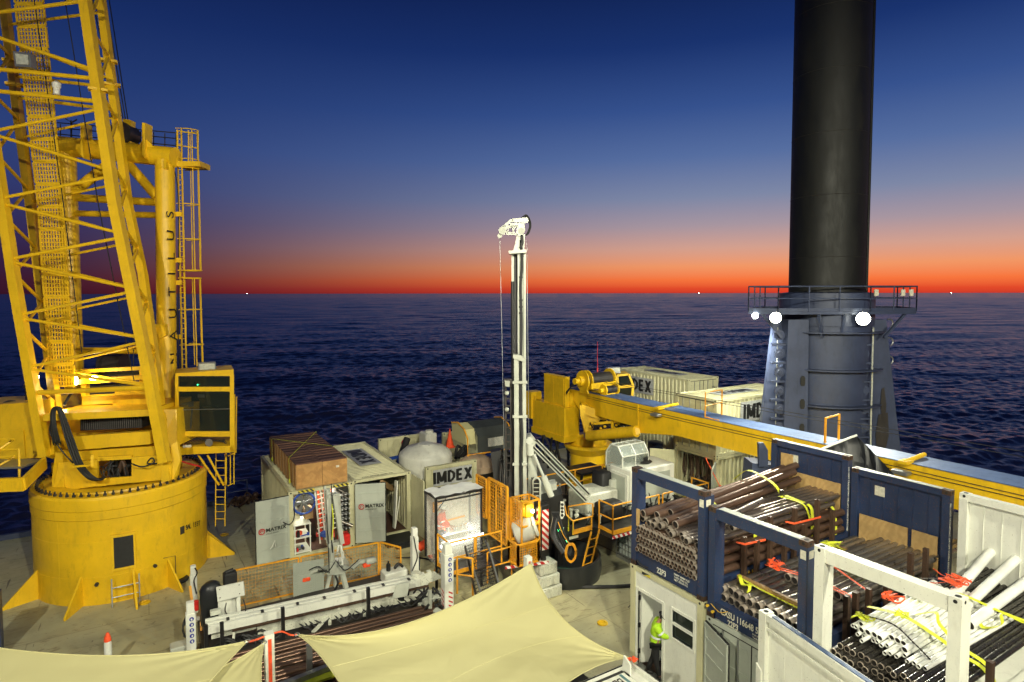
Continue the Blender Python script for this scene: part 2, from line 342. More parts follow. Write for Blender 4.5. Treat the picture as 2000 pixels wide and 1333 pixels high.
def glyph_strokes(ch):
    return {'I': ([((0, 0), (0, 1))], .0), 'M': ([((0, 0), (0, 1)), ((.86, 0), (.86, 1)), ((.02, .98), (.43, .12)), ((.84, .98), (.43, .12))], .86), 'D': ([((0, 0), (0, 1)), ((0, .92), (.34, .92)), ((0, .08), (.34, .08)), ((.3, .93), (.6, .66)), ((.3, .07), (.6, .34)), ((.61, .72), (.61, .28))], .62), 'E': ([((0, 0), (0, 1)), ((0, .92), (.56, .92)), ((0, .5), (.5, .5)), ((0, .08), (.56, .08))], .56), 'X': ([((0, 1), (.66, 0)), ((.66, 1), (0, 0))], .66)}[ch]
def blockword(parent, word, size, o, x, y, nrm, mat='ink'):   # bold letters built as flat raised strokes
    x, y, nrm = V(x).normalized(), V(y).normalized(), V(nrm); gap = .42; x_ = .78; tot = sum(glyph_strokes(c)[1] for c in word)+gap*(len(word)-1); cx = -tot/2; s = MB(); k = 0
    for c in word:
        st, w = glyph_strokes(c)
        for (ax, ay), (bx, by) in st:
            A_ = V(o)+x*size*x_*(cx+ax)+y*size*(ay-.5)+nrm*.0004*k; B_ = V(o)+x*size*x_*(cx+bx)+y*size*(by-.5)+nrm*.0004*k; k += 1
            if ax == bx: e = x*size*.13; s.prism([A_-e, A_+e, B_+e, B_-e], nrm*.004)
            elif ay == by: e = y*size*.105; s.prism([A_-e, B_-e, B_+e, A_+e], nrm*.004)
            else: e = x*size*.145; s.prism([A_-e, A_+e, B_+e, B_-e], nrm*.004)
        cx += w+gap
    return s.build('lettering', mat, parent)
# ================================================================== SETTING
import numpy as np
t = NT('sea_water'); t.p.inputs['Base Color'].default_value = (.045, .045, .085, 1); t.p.inputs['Roughness'].default_value = .26; t.p.inputs['Specular Tint'].default_value = (1, .95, .97, 1); t.p.inputs['IOR'].default_value = 1.9
b2 = t.noise(1.1, 5, .6, t.pos((1.2, 1.6, 1)), .3); t.bump(b2, 1.0, .12)
M['sea'] = t.m
def sea_mesh():
    rg = np.random.default_rng(3); nr, na = 1300, 1400; r = np.exp(np.linspace(math.log(24), math.log(2600), nr)); th = np.linspace(R_(-15), R_(135), na)
    r2 = np.concatenate([r, [60000.]]); Rr, Th = np.meshgrid(r2, th, indexing='ij'); X = Rr*np.cos(Th); Y = Rr*np.sin(Th); Z = np.zeros_like(X); cell = Rr*.0037
    for k in range(90):
        lam = .5*(4.2/.5)**rg.random(); d = R_(62)+rg.normal()*.45; ph = rg.random()*6.28; kk = 2*PI/lam
        amp = .0095*lam**.8*(.5+rg.random()); f = np.exp(-(cell*2.2/lam)**2); w = np.sin(kk*(X*math.cos(d)+Y*math.sin(d))+ph+.6*np.sin((X*.9-Y*.5)*kk*.13+k))
        Z += f*amp*w
    for k in range(24):
        lam = 7*(60/7)**rg.random(); d = R_(66)+rg.normal()*.3; kk = 2*PI/lam; f = np.exp(-(cell*2.2/lam)**2); Z += f*.0042*lam*(.4+rg.random())*np.sin(kk*(X*math.cos(d)+Y*math.sin(d))+rg.random()*6.28+1.5*np.sin((X*.9-Y*.5)*kk*.11+k))*.8
    Z[-1] = 0; co_ = np.stack([X, Y, Z], -1).reshape(-1, 3).astype(np.float32); n0, n1 = X.shape; i = np.arange((n0-1)*(n1-1)); q = (i//(n1-1))*n1+i % (n1-1)
    F = np.stack([q, q+n1, q+n1+1, q+1], -1).astype(np.int32); me = bpy.data.meshes.new('sea'); me.vertices.add(len(co_)); me.vertices.foreach_set('co', co_.ravel())
    me.loops.add(F.size); me.loops.foreach_set('vertex_index', F.ravel()); me.polygons.add(len(F)); me.polygons.foreach_set('loop_start', np.arange(0, F.size, 4, dtype=np.int32)); me.polygons.foreach_set('loop_total', np.full(len(F), 4, np.int32))
    me.update(calc_edges=True); me.polygons.foreach_set('use_smooth', [True]*len(F)); me.materials.append(M['sea']); o = bpy.data.objects.new('sea', me); COL.objects.link(o); o.location = (0, 0, -7); o['kind'] = 'structure'
sea_mesh()
t = NT('deck_plate'); ps = t.pos(); n1 = t.noise(.45, 6, .6, ps); n2 = t.noise(2.5, 8, .7, ps, .5); n3 = t.noise(.14, 3, .5, ps)
c = t.mix(t.rmp(n3, .38, .62), (.34, .345, .235), (.5, .44, .225)); c = t.mix(t.rmp(n1, .45, .7, 0, .6), c, (.2, .18, .115)); c = t.mix(t.rmp(n2, .6, .72, 0, .75), c, (.05, .03, .02))
n5 = t.noise(.7, 4, .5, t.pos((.15, 1.4, 1))); c = t.mix(t.rmp(n5, .55, .7, 0, .4), c, (.42, .4, .27)); n6 = t.noise(1.2, 6, .75, t.pos((.5, 2.2, 1)), 2.5); c = t.mix(t.rmp(n6, .56, .64, 0, .55), c, (.13, .1, .055)); n7 = t.noise(.9, 2, .5, t.pos((3.5, .25, 1)), 1.2); c = t.mix(t.rmp(n7, .69, .705, 0, .7), c, (.07, .05, .03))
n4 = t.noise(9, 3, .5, ps, 1); c = t.mix(t.rmp(n4, .7, .74, 0, .8), c, (.03, .02, .015))
br = t.add('ShaderNodeTexBrick'); t.l.new(t.pos((.17, .17, .17)), br.inputs[0]); br.inputs['Scale'].default_value = 1; br.inputs['Mortar Size'].default_value = .003; br.inputs['Brick Width'].default_value = 1.02; br.inputs['Row Height'].default_value = .41
c = t.mix(t.rmp(br.outputs['Fac'], 0, 1, 0, .3), c, (.04, .032, .02))
t.l.new(c, t.p.inputs['Base Color']); t.l.new(t.rmp(n1, .3, .7, .35, .75), t.p.inputs['Roughness']); t.bump(n2, .25, .01); M['deck'] = t.m
s = MB(); s.box((-40, -14, -1.2), (31.5, 31.7, 0)); struct(s, 'deck', 'deck')
s = MB(); s.box((-40, -13.9, -7.6), (31.4, 31.6, -1.2)); struct(s, 'hull', 'steelblue')
s = MB()
s.box((-40, 31.45, 0), (31.5, 31.62, .22)); struct(s, 'deck_kerb', 'steelblue')
for x0, n_, l_ in ((3.3, .9, 'short blue grey rail at the deck edge just right of the yellow drum'), (9.6, 3.2, 'blue grey rail at the far deck edge behind the store container'), (13.2, 3.2, 'blue grey rail at the far deck edge behind the canvas shelter'), (17.0, 3.2, 'blue grey rail at the far deck edge left of the crane counterweight'), (28, 3.2, 'blue grey rail at the far deck edge behind the container stack')):
    s = MB(); railing(s, [(x0, 31.35, 0), (x0+n_, 31.35, 0)], 1.05, .025); r_ = s.build('guard_rail', 'steelblue', None, 30); r_['label'] = l_; r_['category'] = 'railing'; r_['group'] = 'rails along the far deck edge'
# distant vessels on the horizon
for i, (x, lab) in enumerate(((482, 'tiny far boat with a lamp, on the horizon just right of the yellow crane'), (1365, 'tiny far boat with a lamp, on the horizon left of the blue tower'), (1858, 'tiny far boat with a lamp, on the horizon right of the blue tower'))):
    d = ray(x, 573); d.z = 0; d.normalize(); p = d*9000; p.z = -7; q = thing('distant_boat', lab, 'boat', p, 'lit boats on the horizon')
    s = MB(); sd = V((-d.y, d.x, 0)); s.prism([p-sd*14, p+sd*14, p+sd*17+V((0, 0, 5)), p-sd*15+V((0, 0, 5))], d*7); s.box(p-V((3, 3, -5)), p+V((3, 3, 11))); s.build('hull', 'steelblue', q)
    s = MB(); s.sphere(p+V((0, 0, 16)), 2.2, 8, 6); s.build('lamp', 'glow', q)
# ================================================================== LATTICE BOOM PEDESTAL CRANE (left)
FH = V((_F.x, _F.y, 0)).normalized(); RH = _R0.copy(); UP = V((0, 0, 1))
def slab(mb, px, t, off=None): mb.prism([AT(*p) for p in px], off or FH*t)
def abeam(mb, a, b, w, h=None): mb.beam(AT(*a), AT(*b), w, h or w)
def atube(mb, a, b, r, n=8): mb.tube(AT(*a), AT(*b), r, n)
DC = V((-.65, 25.79, 0)); DR = 2.64
crane = thing('lattice_boom_crane', 'big yellow lattice boom crane on a round drum pedestal at the left of the deck', 'crane', DC)
s = MB(); s.lathe(DC, [(DR, 0), (DR, .55), (DR+.004, .56), (DR+.004, 2.75), (DR+.03, 2.78), (DR+.03, 3.05), (DR+.05, 3.08), (DR+.05, 3.42), (DR+.0, 3.5), (DR-.34, 3.5), (DR-.36, 3.56), (DR-.75, 3.56), (DR-.78, 3.42), (.1, 3.42)], 96)
for wx, r0 in ((.0, 0),): pass
drum = s.build('pedestal_drum', 'yel', crane, 25)
s = MB()
for k in range(7): a_ = -2.3+k*.62; c = DC+V((math.cos(a_), math.sin(a_), 0))*(DR+.001); s.tube(c+UP*.6, c+UP*2.7, .007, 5)
for z in (.9, 2.05): s.path([DC+V((math.cos(q), math.sin(q), 0))*(DR+.004)+UP*z for q in [2*PI*k/90 for k in range(90)]], .006, 4, closed=True)
s.build('weld_seam', 'yel', drum, kind='stuff')
s = MB()
for k in range(68): a_ = 2*PI*k/68; c = DC+V((math.cos(a_), math.sin(a_), 0))*(DR-.17); s.tube(c+UP*3.5, c+UP*3.56, .055, 6); s.tube(c+UP*3.56, c+UP*3.64, .03, 6)
s.build('flange_bolts', 'dsteel', crane, 30, kind='stuff')
def rad(px, py, rr=DR):   # azimuth of the drum surface seen at a pixel column
    d = ray(px, py); o = V((-DC.x, -DC.y)); dx = V((d.x, d.y)); a = dx.dot(dx); b = 2*o.dot(dx); c = o.dot(o)-rr*rr; t_ = (-b-math.sqrt(max(b*b-4*a*c, 0)))/(2*a); p = o+dx*t_; return math.atan2(p.y, p.x), CH+d.z*t_
def drumpt(px, py, lift=0): a_, z = rad(px, py); return V((DC.x+(DR+lift)*math.cos(a_), DC.y+(DR+lift)*math.sin(a_), z))
def drumpatch(mb, x0, x1, y0, y1, lift, th, rnd=0):
    a0, zb = rad(x0, y1); a1, _ = rad(x1, y1); zt = rad(x0, y0)[1]; n = 10; r0, r1 = DR+lift, DR+lift+th
    for k in range(n):
        b0 = a0+(a1-a0)*k/n; b1 = a0+(a1-a0)*(k+1)/n
        q = [(r, b, z) for z in (zb, zt) for r, b in ((r0, b0), (r0, b1), (r1, b1), (r1, b0))]
        mb.hexa([DC+V((r*math.cos(b), r*math.sin(b), z)) for r, b, z in q])
s = MB(); drumpatch(s, 219, 266, 1045, 1116, .005, .05); dfr = s.build('door_frame', 'yel', crane)
s = MB(); drumpatch(s, 224, 262, 1050, 1110, .057, .004); s.build('doorway', 'rub', dfr)
s = MB(); drumpatch(s, 352, 360, 1030, 1045, .006, .01); s.build('plate', 'dsteel', crane)
a_, z_ = rad(375, 1025); nr = V((math.cos(a_), math.sin(a_), 0)); tg = V((-nr.y, nr.x, 0))
for i, ch in enumerate('SWL 155T'):
    p0 = 362+i*3.55; aa, zz = rad(p0+1.7, 1031-i*1.2); n_ = V((math.cos(aa), math.sin(aa), 0)); 
    if ch != ' ': text(crane, ch, .24, DC+n_*(DR+.012)+UP*(zz), V((-n_.y, n_.x, 0)), UP, 'ink', bold=.007, align='CENTER', sx=.66)
s = MB()
for px, py, ln in ((73, 1125, .95), (160, 1165, .9), (262, 1170, .9), (330, 1152, .8), (405, 1085, .95), (412, 1040, .8)):
    aa, _ = rad(max(69, min(px, 408)), py); n_ = V((math.cos(aa), math.sin(aa), 0)); tn = V((-n_.y, n_.x, 0))*.03; b = DC+n_*(DR-.01)
    s.prism([b-tn, b+n_*ln-tn, b+n_*ln+UP*.08-tn, b+UP*.98-tn], tn*2); s.build('gusset', 'yel', crane); s = MB()
s = MB(); c1 = drumpt(246, 1150, .12); n_ = (V((c1.x, c1.y, 0))-DC).normalized(); c1.z = .02; ladder(s, c1+n_*.25, c1+UP*.85+n_*.05, V((-n_.y, n_.x, 0)), .75, .025, .22); s.build('access_step', 'steel', crane)
s = MB(); s.path([drumpt(318, 1090, .05), drumpt(340, 1085, .06), drumpt(342, 1140, .06)], .012); s.tube(drumpt(302, 1105, 0), drumpt(302, 1105, .08), .06); s.tube(drumpt(190, 1141, 0), drumpt(190, 1141, .08), .06); s.build('fittings', 'dsteel', crane, kind='stuff')
# ---- boom
FLc = [(88, 892, 20.6), (72, 800, 20.6), (30, 560, 20.6), (6, 400, 20.6), (-14, 270, 20.6), (-40, 60, 20.6), (-66, -140, 20.6)]
FRc = [(322, 903, 20.6), (303, 800, 20.6), (288, 715, 20.6), (224, 400, 20.6), (192, 180, 20.6), (166, 0, 20.6), (146, -140, 20.6)]
BLc = [(104, 892, 20.7), (110, 800, 21.6), (99, 715, 22.4), (75, 520, 23), (60, 400, 23), (38, 240, 23), (15, 60, 23), (-8, -140, 23)]
BRc = [(320, 890, 20.7), (312, 790, 21.8), (300, 685, 22.6), (279, 535, 23), (250, 400, 23), (226, 220, 23), (200, 20, 23), (180, -140, 23)]
def onc(ch, y):
    for (x0, y0, d0), (x1, y1, d1) in zip(ch, ch[1:]):
        if y1 <= y <= y0: f = (y-y0)/(y1-y0); return AT(x0+(x1-x0)*f, y, d0+(d1-d0)*f)
    return AT(*(ch[0] if y > ch[0][1] else ch[-1]))
boom = thing_b = None
s = MB()
for ch, w in ((FLc, .29), (FRc, .31)):
    for a, b in zip(ch, ch[1:]): s.beam(AT(*a), AT(*b), w, w*.9, up=UP.cross(RH))
boomp = s.build('boom_chords', 'yel', crane)
for ch, w in ((BLc, .27), (BRc, .26)):
    s = MB()
    for a, b in zip(ch, ch[1:]): s.beam(AT(*a), AT(*b), w, w*.9, up=UP.cross(RH))
    s.build('rear_chord', 'yel', boomp)
fz = [('L', 766), ('R', 757), ('L', 721), ('R', 664), ('L', 618), ('R', 568), ('L', 508), ('R', 460), ('L', 395), ('R', 340), ('L', 262), ('R', 208), ('L', 180), ('R', 196), ('R', 152), ('L', 133), ('L', 61), ('R', 139), ('R', 2), ('L', 28), ('L', -60)]
segs = [(('L', 768), ('R', 757), .10), (('L', 721), ('R', 755), .055), (('L', 717), ('R', 668), .055), (('L', 622), ('R', 660), .06), (('L', 615), ('R', 570), .06), (('L', 512), ('R', 563), .065), (('L', 506), ('R', 464), .065), (('L', 398), ('R', 456), .065), (('L', 387), ('R', 345), .065), (('L', 262), ('R', 333), .065), (('L', 257), ('R', 213), .065), (('L', 176), ('R', 199), .085), (('L', 133), ('R', 154), .085), (('L', 61), ('R', 138), .075), (('L', 30), ('R', 2), .075), (('L', -60), ('R', -2), .065)]
for (f0, y0), (f1, y1), r in segs:
    s = MB(); s.tube(onc(FLc, y0), onc(FRc, y1), r*.85, 8); s.build('lattice_brace', 'yel', boomp, 40)
    y0b, y1b = y0*.97+20, y1*.97+22
    if y0b < 760: s = MB(); s.tube(onc(BLc, y0b), onc(BRc, y1b), r*.72, 8); s.build('lattice_brace', 'yel', boomp, 40)
for FA, BA in ((FLc, BLc), (FRc, BRc)):
    ys = [790, 745, 690, 640, 590, 535, 485, 425, 370, 300, 235, 170, 110, 50, -20, -80]
    for i in range(len(ys)-1):
        s = MB(); s.tube(onc(FA, ys[i]) if i % 2 else onc(BA, ys[i]), onc(BA, ys[i+1]) if i % 2 else onc(FA, ys[i+1]), .06, 6); s.build('side_brace', 'yel', boomp, 40)
s = MB()
for ch in (FRc, BRc, BLc):
    for y in ((176,) if ch is FRc else (120, 166)): c = onc(ch, y); s.cbox(c, (.55, .3, .09))
s.build('splice_flange', 'yel', boomp)
# perforated walkway up the boom
s = MB(); Lw = lambda y: (29+46*(y/400) if y < 400 else 75+25*(y-400)/384); Rw = lambda y: (84+39*(y/400) if y < 400 else 123+25*(y-400)/384); Dw = 22.2
ys = list(range(-80, 800, 44))
for i in range(len(ys)-1):
    ya, yb = ys[i]+2, ys[i+1]-2
    q = [AT(Lw(ya), ya, Dw), AT(Rw(ya), ya, Dw), AT(Rw(yb), yb, Dw), AT(Lw(yb), yb, Dw)]
    for a, b in ((0, 1), (1, 2), (2, 3), (3, 0)): s.beam(q[a], q[b], .07, .05, up=FH)
    for k in range(1, 9): s.beam(q[0].lerp(q[1], k/9), q[3].lerp(q[2], k/9), .045, .03, up=FH)
    for k in range(1, 5): s.beam(q[0].lerp(q[3], k/5), q[1].lerp(q[2], k/5), .035, .03, up=FH)
s.build('walkway_grating', 'yel', boomp)
s = MB()
for a, b in (((126, -5, 20.9), (140, 80, 20.9)), ((140, 80, 20.9), (192, 400, 21)), ((192, 400, 21), (262, 745, 21.3)), ((66, -5, 21), (90, 160, 21)), ((90, 160, 21), (124, 400, 21)), ((124, 400, 21), (160, 690, 21.2)), ((258, 480, 22.8), (261, 720, 22.8))): s = MB(); s.tube(AT(*a), AT(*b), .018, 6); s.build('hoist_rope', 'rubber', crane)
for k in range(5): s = MB(); s.tube(AT(176+k*8.5, -20, 24), AT(232+k*4.5, 236, 24.4), .022, 6); s.build('hoist_rope', 'rubber', crane)
# boom lights
s = MB(); slab(s, [(25, 100, 20.9), (60, 104, 20.9), (61, 132, 20.9), (29, 130, 20.9)], .25); fl = s.build('floodlight', 'steel', boomp)
s = MB(); slab(s, [(30, 105, 20.88), (55, 108, 20.88), (56, 127, 20.88), (33, 126, 20.88)], -.02); s.build('lens', 'lens', fl)
s = MB(); s.lathe(AT(111, 186, 21.2), [(.02, 0), (.1, .02), (.1, .22), (.13, .25), (.14, .4), (.05, .48)], 12); s.build('aviation_lamp', 'hatw', boomp, 40)
# ---- A-frame
s = MB(); s.tube(AT(322, 315, 23.8), AT(328, 900, 23.8), .345, 28); colR = s.build('a_frame_column', 'yel', crane, 40)
s = MB(); s.tube(AT(130, 300, 24.3), AT(150, 880, 24.3), .33, 24); s.build('a_frame_column', 'yel', crane, 40)
s = MB(); s.tube(AT(112, 285, 24.3), AT(343, 308, 23.8), .38, 28); s.build('top_beam', 'yel', crane, 40)
for a, b, r in (((140, 386, 24.3), (315, 396, 23.8), .15), ((140, 417, 24.3), (315, 421, 23.8), .12), ((150, 685, 24.2), (315, 686, 23.8), .13), ((252, 322, 24), (307, 386, 23.8), .18), ((212, 322, 24.1), (145, 374, 24.3), .2)):
    s = MB(); s.tube(AT(*a), AT(*b), r, 14); s.build('cross_tube', 'yel', crane, 40)
cc = AT(325, 555, 23.8); nn = (-FH*.1+RH*.99).normalized(); tt = nn.cross(UP)
text(crane, 'NAUTILUS', .62, AT(325, 712, 23.8)*1+nn*.352, UP, -UP.cross(nn)*-1 if False else nn.cross(UP), 'ink', bold=.0, spacing=2.4)
def lug(px, t_): m_ = MB(); slab(m_, px, t_); m_.build('lug_plate', 'yel', crane)
for x in (160, 280, 311, 322): lug([(x-3, 240 if x < 300 else 288, 23.6), (x+3, 240 if x < 300 else 288, 23.6), (x+3, 330 if x > 300 else 310, 23.4), (x-3, 330 if x > 300 else 302, 23.4)], .5)
lug([(264, 292, 23.6), (303, 290, 23.6), (286, 272, 23.6), (280, 272, 23.6)], .04); lug([(165, 280, 23.7), (190, 282, 23.7), (176, 268, 23.7)], .04); lug([(240, 232, 24), (256, 235, 24), (253, 295, 24), (240, 292, 24)], .3)

s = MB(); s.tube(AT(243, 262, 24.1)-FH*.3, AT(243, 262, 24.1)+FH*.4, .42, 24); s.build('rope_sheave', 'dsteel', crane, 40)
s = MB()
T0, T1 = AT(118, 262, 24.6), AT(345, 290, 24.2)
for dz in (.28, .0, -.0): pass
for y0, y1, d in ((240, 262, 24.9), (250, 273, 24.9), (262, 287, 24.9)): s.tube(AT(112, y0, d), AT(345, y1-2, d-.4), .022, 6)
for x in (118, 140, 165, 195, 220, 258, 275, 300, 322, 344): s.tube(AT(x, 242+(x-112)*.09, 24.8), AT(x, 290+(x-112)*.09, 24.8), .022, 6)
s.path([AT(128, 232, 24.9), AT(140, 240, 24.9), AT(150, 234, 24.9)], .03); s.tube(AT(139, 236, 24.9), AT(139, 268, 24.9), .03)
s.build('top_handrail', 'dsteel', crane)
# caged ladder on the right of the A-frame
s = MB()
for x in (346, 354): s.tube(AT(x, 254, 24.3), AT(x+10, 720, 24.3), .035, 6)
for k in range(46): y = 262+k*10; x = 350+10*(y-254)/466; s.tube(AT(x-4, y, 24.3), AT(x+4, y, 24.3), .016, 5)
lad = s.build('ladder', 'yel', crane)
s = MB()
def hoop(y, x0, w, r=.02):
    c0 = AT(x0, y, 24.3); W_ = w*24.3/CF; s.path([c0+RH*(W_*math.sin(t_))+FH*(-.34*math.cos(t_)) for t_ in [PI*k/10 for k in range(11)]], r, 5)
for y, x0, w in ((255, 352, 34), (313, 352, 35), (330, 352, 34), (400, 354, 34), (468, 355, 36), (529, 357, 36), (544, 357, 35), (605, 358, 36), (673, 360, 37)): hoop(y, x0, w, .028 if y in (529, 544) else .02)
for k in range(1, 10):
    t_ = PI*k/10
    for ya, xa, yb, xb in ((255, 352, 529, 357), (544, 357, 715, 361)):
        if k % 2: s.tube(AT(xa, ya, 24.3)+RH*(.7*math.sin(t_))-FH*.34*math.cos(t_), AT(xb, yb, 24.3)+RH*(.73*math.sin(t_))-FH*.34*math.cos(t_), .02, 5)
s.build('ladder_cage', 'yel', crane)
s = MB(); slab(s, [(345, 315, 23.9), (391, 315, 23.9), (391, 325, 23.9), (345, 325, 23.9)], .8)
for x in (346, 368, 387): s.tube(AT(x, 255, 23.9), AT(x, 318, 23.9), .022, 6)
for y in (256, 284): s.tube(AT(346, y, 23.9), AT(388, y+6, 23.9), .022, 6)
s.build('ladder_platform', 'yel', crane)
s = MB()
for y in (418, 508, 552, 658): slab(s, [(338, y-4, 23.9), (354, y-4, 23.9), (354, y+5, 23.9), (338, y+5, 23.9)], .1)
s.build('ladder_bracket', 'yel', crane)
s = MB(); s.curve([AT(339, 330, 23.9), AT(346, 360, 23.9), AT(349, 430, 24), AT(348, 560, 24), AT(350, 720, 24)], .02); s.curve([AT(345, 600, 23.9), AT(347, 640, 23.9), AT(352, 720, 23.9)], .02); s.build('cable', 'rubber', crane)
s = MB(); s.tube(AT(303, 648, 23.3)-RH*.1, AT(303, 648, 23.3)+RH*.02, .16, 16); slab(s, [(300, 634, 23.35), (322, 634, 23.35), (324, 655, 23.35), (312, 662, 23.35)], .3); s.build('bracket', 'yel', crane)
# ---- revolving house
s = MB()
slab(s, [(84, 810, 20.4), (296, 800, 20.9), (296, 813, 20.9), (84, 823, 20.4)], 2.6)
slab(s, [(143, 853, 20.6), (292, 843, 20.9), (294, 868, 20.9), (141, 880, 20.6)], .25)
slab(s, [(150, 882, 20.9), (300, 872, 21.1), (305, 892, 21.1), (148, 900, 20.9)], .4)
slab(s, [(101, 938, 20.4), (108, 884, 20.5), (122, 884, 20.5), (126, 960, 20.3), (103, 963, 20.3)], .45)
slab(s, [(315, 880, 20.9), (327, 880, 20.9), (330, 940, 20.7), (315, 942, 20.7)], .45)
slab(s, [(334, 870, 20.9), (346, 862, 21), (352, 900, 21), (345, 930, 21), (338, 937, 20.9), (331, 938, 20.9)], .12)
slab(s, [(60, 782, 21.2), (98, 780, 21.2), (112, 880, 20.8), (90, 886, 20.8)], .15)
slab(s, [(300, 800, 21.5), (345, 800, 21.8), (345, 872, 21.6), (310, 876, 21.4)], 1.6)
s.build('house_frame', 'yel', crane)
s = MB()
# front plate with an oval-cornered opening
P = lambda x, y: AT(x, y, 20.35+(x-110)*.0022)
o_ = [(115, 904), (314, 890), (336, 905), (334, 937), (103, 964)]
hx0, hx1, hy0, hy1 = 190, 257, 899, 936
for q in ([(115, 904), (hx0, 899), (hx0, 950), (103, 962)], [(hx0, 936), (hx1, 931), (hx1, 943), (hx0, 951)], [(hx1, 894), (314, 890), (336, 905), (334, 936), (hx1, 944)], [(hx0, 893), (hx1, 890), (hx1, 897), (hx0, 901)]): s.prism([P(*p) for p in q], FH*.08)
s.prism([AT(100, 905, 22.9), AT(350, 880, 22.9), AT(350, 930, 22.9), AT(100, 950, 22.9)], FH*.1)
fp = s.build('house_front_plate', 'yel', crane)
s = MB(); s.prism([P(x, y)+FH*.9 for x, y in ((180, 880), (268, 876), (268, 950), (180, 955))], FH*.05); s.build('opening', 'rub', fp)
s = MB()
for k in range(16):
    x = random.uniform(194, 250); s.curve([P(x, 934)+FH*.1, P(x+random.uniform(-12, 12), 915)+FH*.15, P(x+random.uniform(-8, 12), random.uniform(903, 925))+FH*.3, P(x+random.uniform(-20, 20), 930)+FH*.4], .015, 5, 4)
s.build('hoses', 'rubber', fp)
s = MB(); s.curve([P(224, 930)+FH*.2, P(232, 905)+FH*.2, P(240, 930)+FH*.2], .07, 8); s.build('swivel', 'rustsurf', fp)
s = MB()
slab(s, [(160, 722, 22.4), (281, 716, 22.4), (281, 723, 22.4), (160, 729, 22.4)], .2); slab(s, [(158, 722, 22.4), (168, 722, 22.4), (168, 775, 22.4), (158, 775, 22.4)], .2); slab(s, [(272, 720, 22.4), (283, 720, 22.4), (283, 765, 22.4), (272, 765, 22.4)], .2)
slab(s, [(150, 742, 22.2), (283, 733, 22.2), (283, 742, 22.2), (150, 752, 22.2)], .3); slab(s, [(160, 775, 22), (222, 772, 22), (230, 788, 22), (160, 792, 22)], .4)
slab(s, [(225, 762, 22), (290, 757, 22), (292, 800, 22), (218, 802, 22)], .5)
s.build('upper_frame', 'yel', crane)
s = MB(); slab(s, [(100, 800, 22.9), (300, 790, 22.9), (330, 905, 22.6), (110, 920, 22.6)], .3); s.build('bulkhead', 'yel', crane)
s = MB(); slab(s, [(157, 818, 21.3), (277, 813, 21.4), (277, 836, 21.4), (157, 842, 21.3)], .5); g_ = s.build('radiator', 'rub', crane)
s = MB()
for k in range(30): x = 159+k*4; s.beam(AT(x, 819-(x-157)*.04, 21.27), AT(x, 841-(x-157)*.045, 21.27), .02, .02)
s.build('fins', 'dsteel', g_)
s = MB(); s.tube(AT(222, 712, 24.6)-RH*.45, AT(222, 712, 24.6)+RH*.45, .42, 20); s.tube(AT(205, 716, 24.5), AT(208, 716, 24.5), .5, 20); s.build('winch', 'dsteel', crane, 40)
s = MB(); slab(s, [(170, 755, 22.6), (268, 750, 22.6), (268, 768, 22.6), (170, 772, 22.6)], .6); slab(s, [(172, 731, 23), (270, 725, 23), (270, 736, 23), (172, 742, 23)], .1); s.build('dark_machinery', 'rub', crane)
# machine box on the left
s = MB(); slab(s, [(0, 790, 21.8), (66, 786, 21.8), (82, 895, 21.4), (3, 898, 21.4)], 2.2); mbx = s.build('engine_house', 'yel', crane)
slb = MB(); slab(slb, [(-90, 795, 21.9), (0, 791, 21.82), (3, 898, 21.42), (-90, 902, 21.5)], 2.1); slb.build('engine_house_end', 'yel', crane)
s = MB(); slab(s, [(20, 842, 21.55), (46, 840, 21.55), (50, 893, 21.38), (22, 896, 21.38)], -.015); s.build('hatch', 'yel', mbx)
s = MB(); s.curve([AT(5, 790, 22.3), AT(20, 784, 22.4), AT(45, 788, 22.5), AT(60, 770, 22.6)], .05); s.lathe(AT(58, 785, 22.8), [(.13, 0), (.13, .5), (.2, .55), (.1, .8)], 12); s.build('exhaust', 'dsteel', crane, 40)
# catwalk at the left
s = MB()
W0 = [AT(-60, 915, 19.2), AT(40, 912, 19.2), AT(88, 897, 20.6), AT(-60, 897, 21)]
s.prism([p for p in W0], (0, 0, -.06)); cw = s.build('catwalk', 'steel', crane)
s = MB(); s.beam(AT(-60, 950, 18.9), AT(46, 946, 18.9), .12, .42); s.beam(AT(46, 946, 18.9), AT(88, 904, 20.4), .1, .4)
for a, b in (((0, 858, 19.2), (27, 858, 19.2)), ((0, 880, 19.4), (37, 878, 19.4)), ((0, 893, 19.1), (28, 891, 19.1)), ((-40, 905, 19), (28, 858, 19.6)), ((-30, 925, 19), (28, 893, 19.6))): s.tube(AT(*a), AT(*b), .035, 8)
s.tube(AT(37, 878, 19.4), AT(38, 940, 19.2), .035, 8); s.build('handrail', 'yel', cw)
# operator cab
s = MB(); Dc = 22.2; CO = V((ray(392, 800).x, ray(392, 800).y, 0)).normalized()*.93+RH*-.0
_sl = slab
def slab(mb, px, t, off=None): mb.prism([AT(*p) for p in px], off or CO*t)
def fr(mb, x0, y0, x1, y1, D, t, w): 
    for q in ([(x0, y0), (x1, y0-1), (x1, y0+w), (x0, y0+w)], [(x0, y1-w), (x1, y1-w), (x1, y1), (x0, y1)], [(x0, y0+w), (x0+w, y0+w), (x0+w, y1-w), (x0, y1-w)], [(x1-w, y0+w), (x1, y0+w), (x1, y1-w), (x1-w, y1-w)]): slab(mb, [(x, y, D) for x, y in q], t)
slab(s, [(342, 730, Dc), (456, 722, Dc), (457, 735, Dc), (342, 735, Dc)], 1.7)
slab(s, [(342, 735, Dc), (348, 735, Dc), (350, 890, Dc), (340, 890, Dc)], 1.7); slab(s, [(449, 735, Dc), (457, 735, Dc), (457, 884, Dc), (449, 884, Dc)], .12)
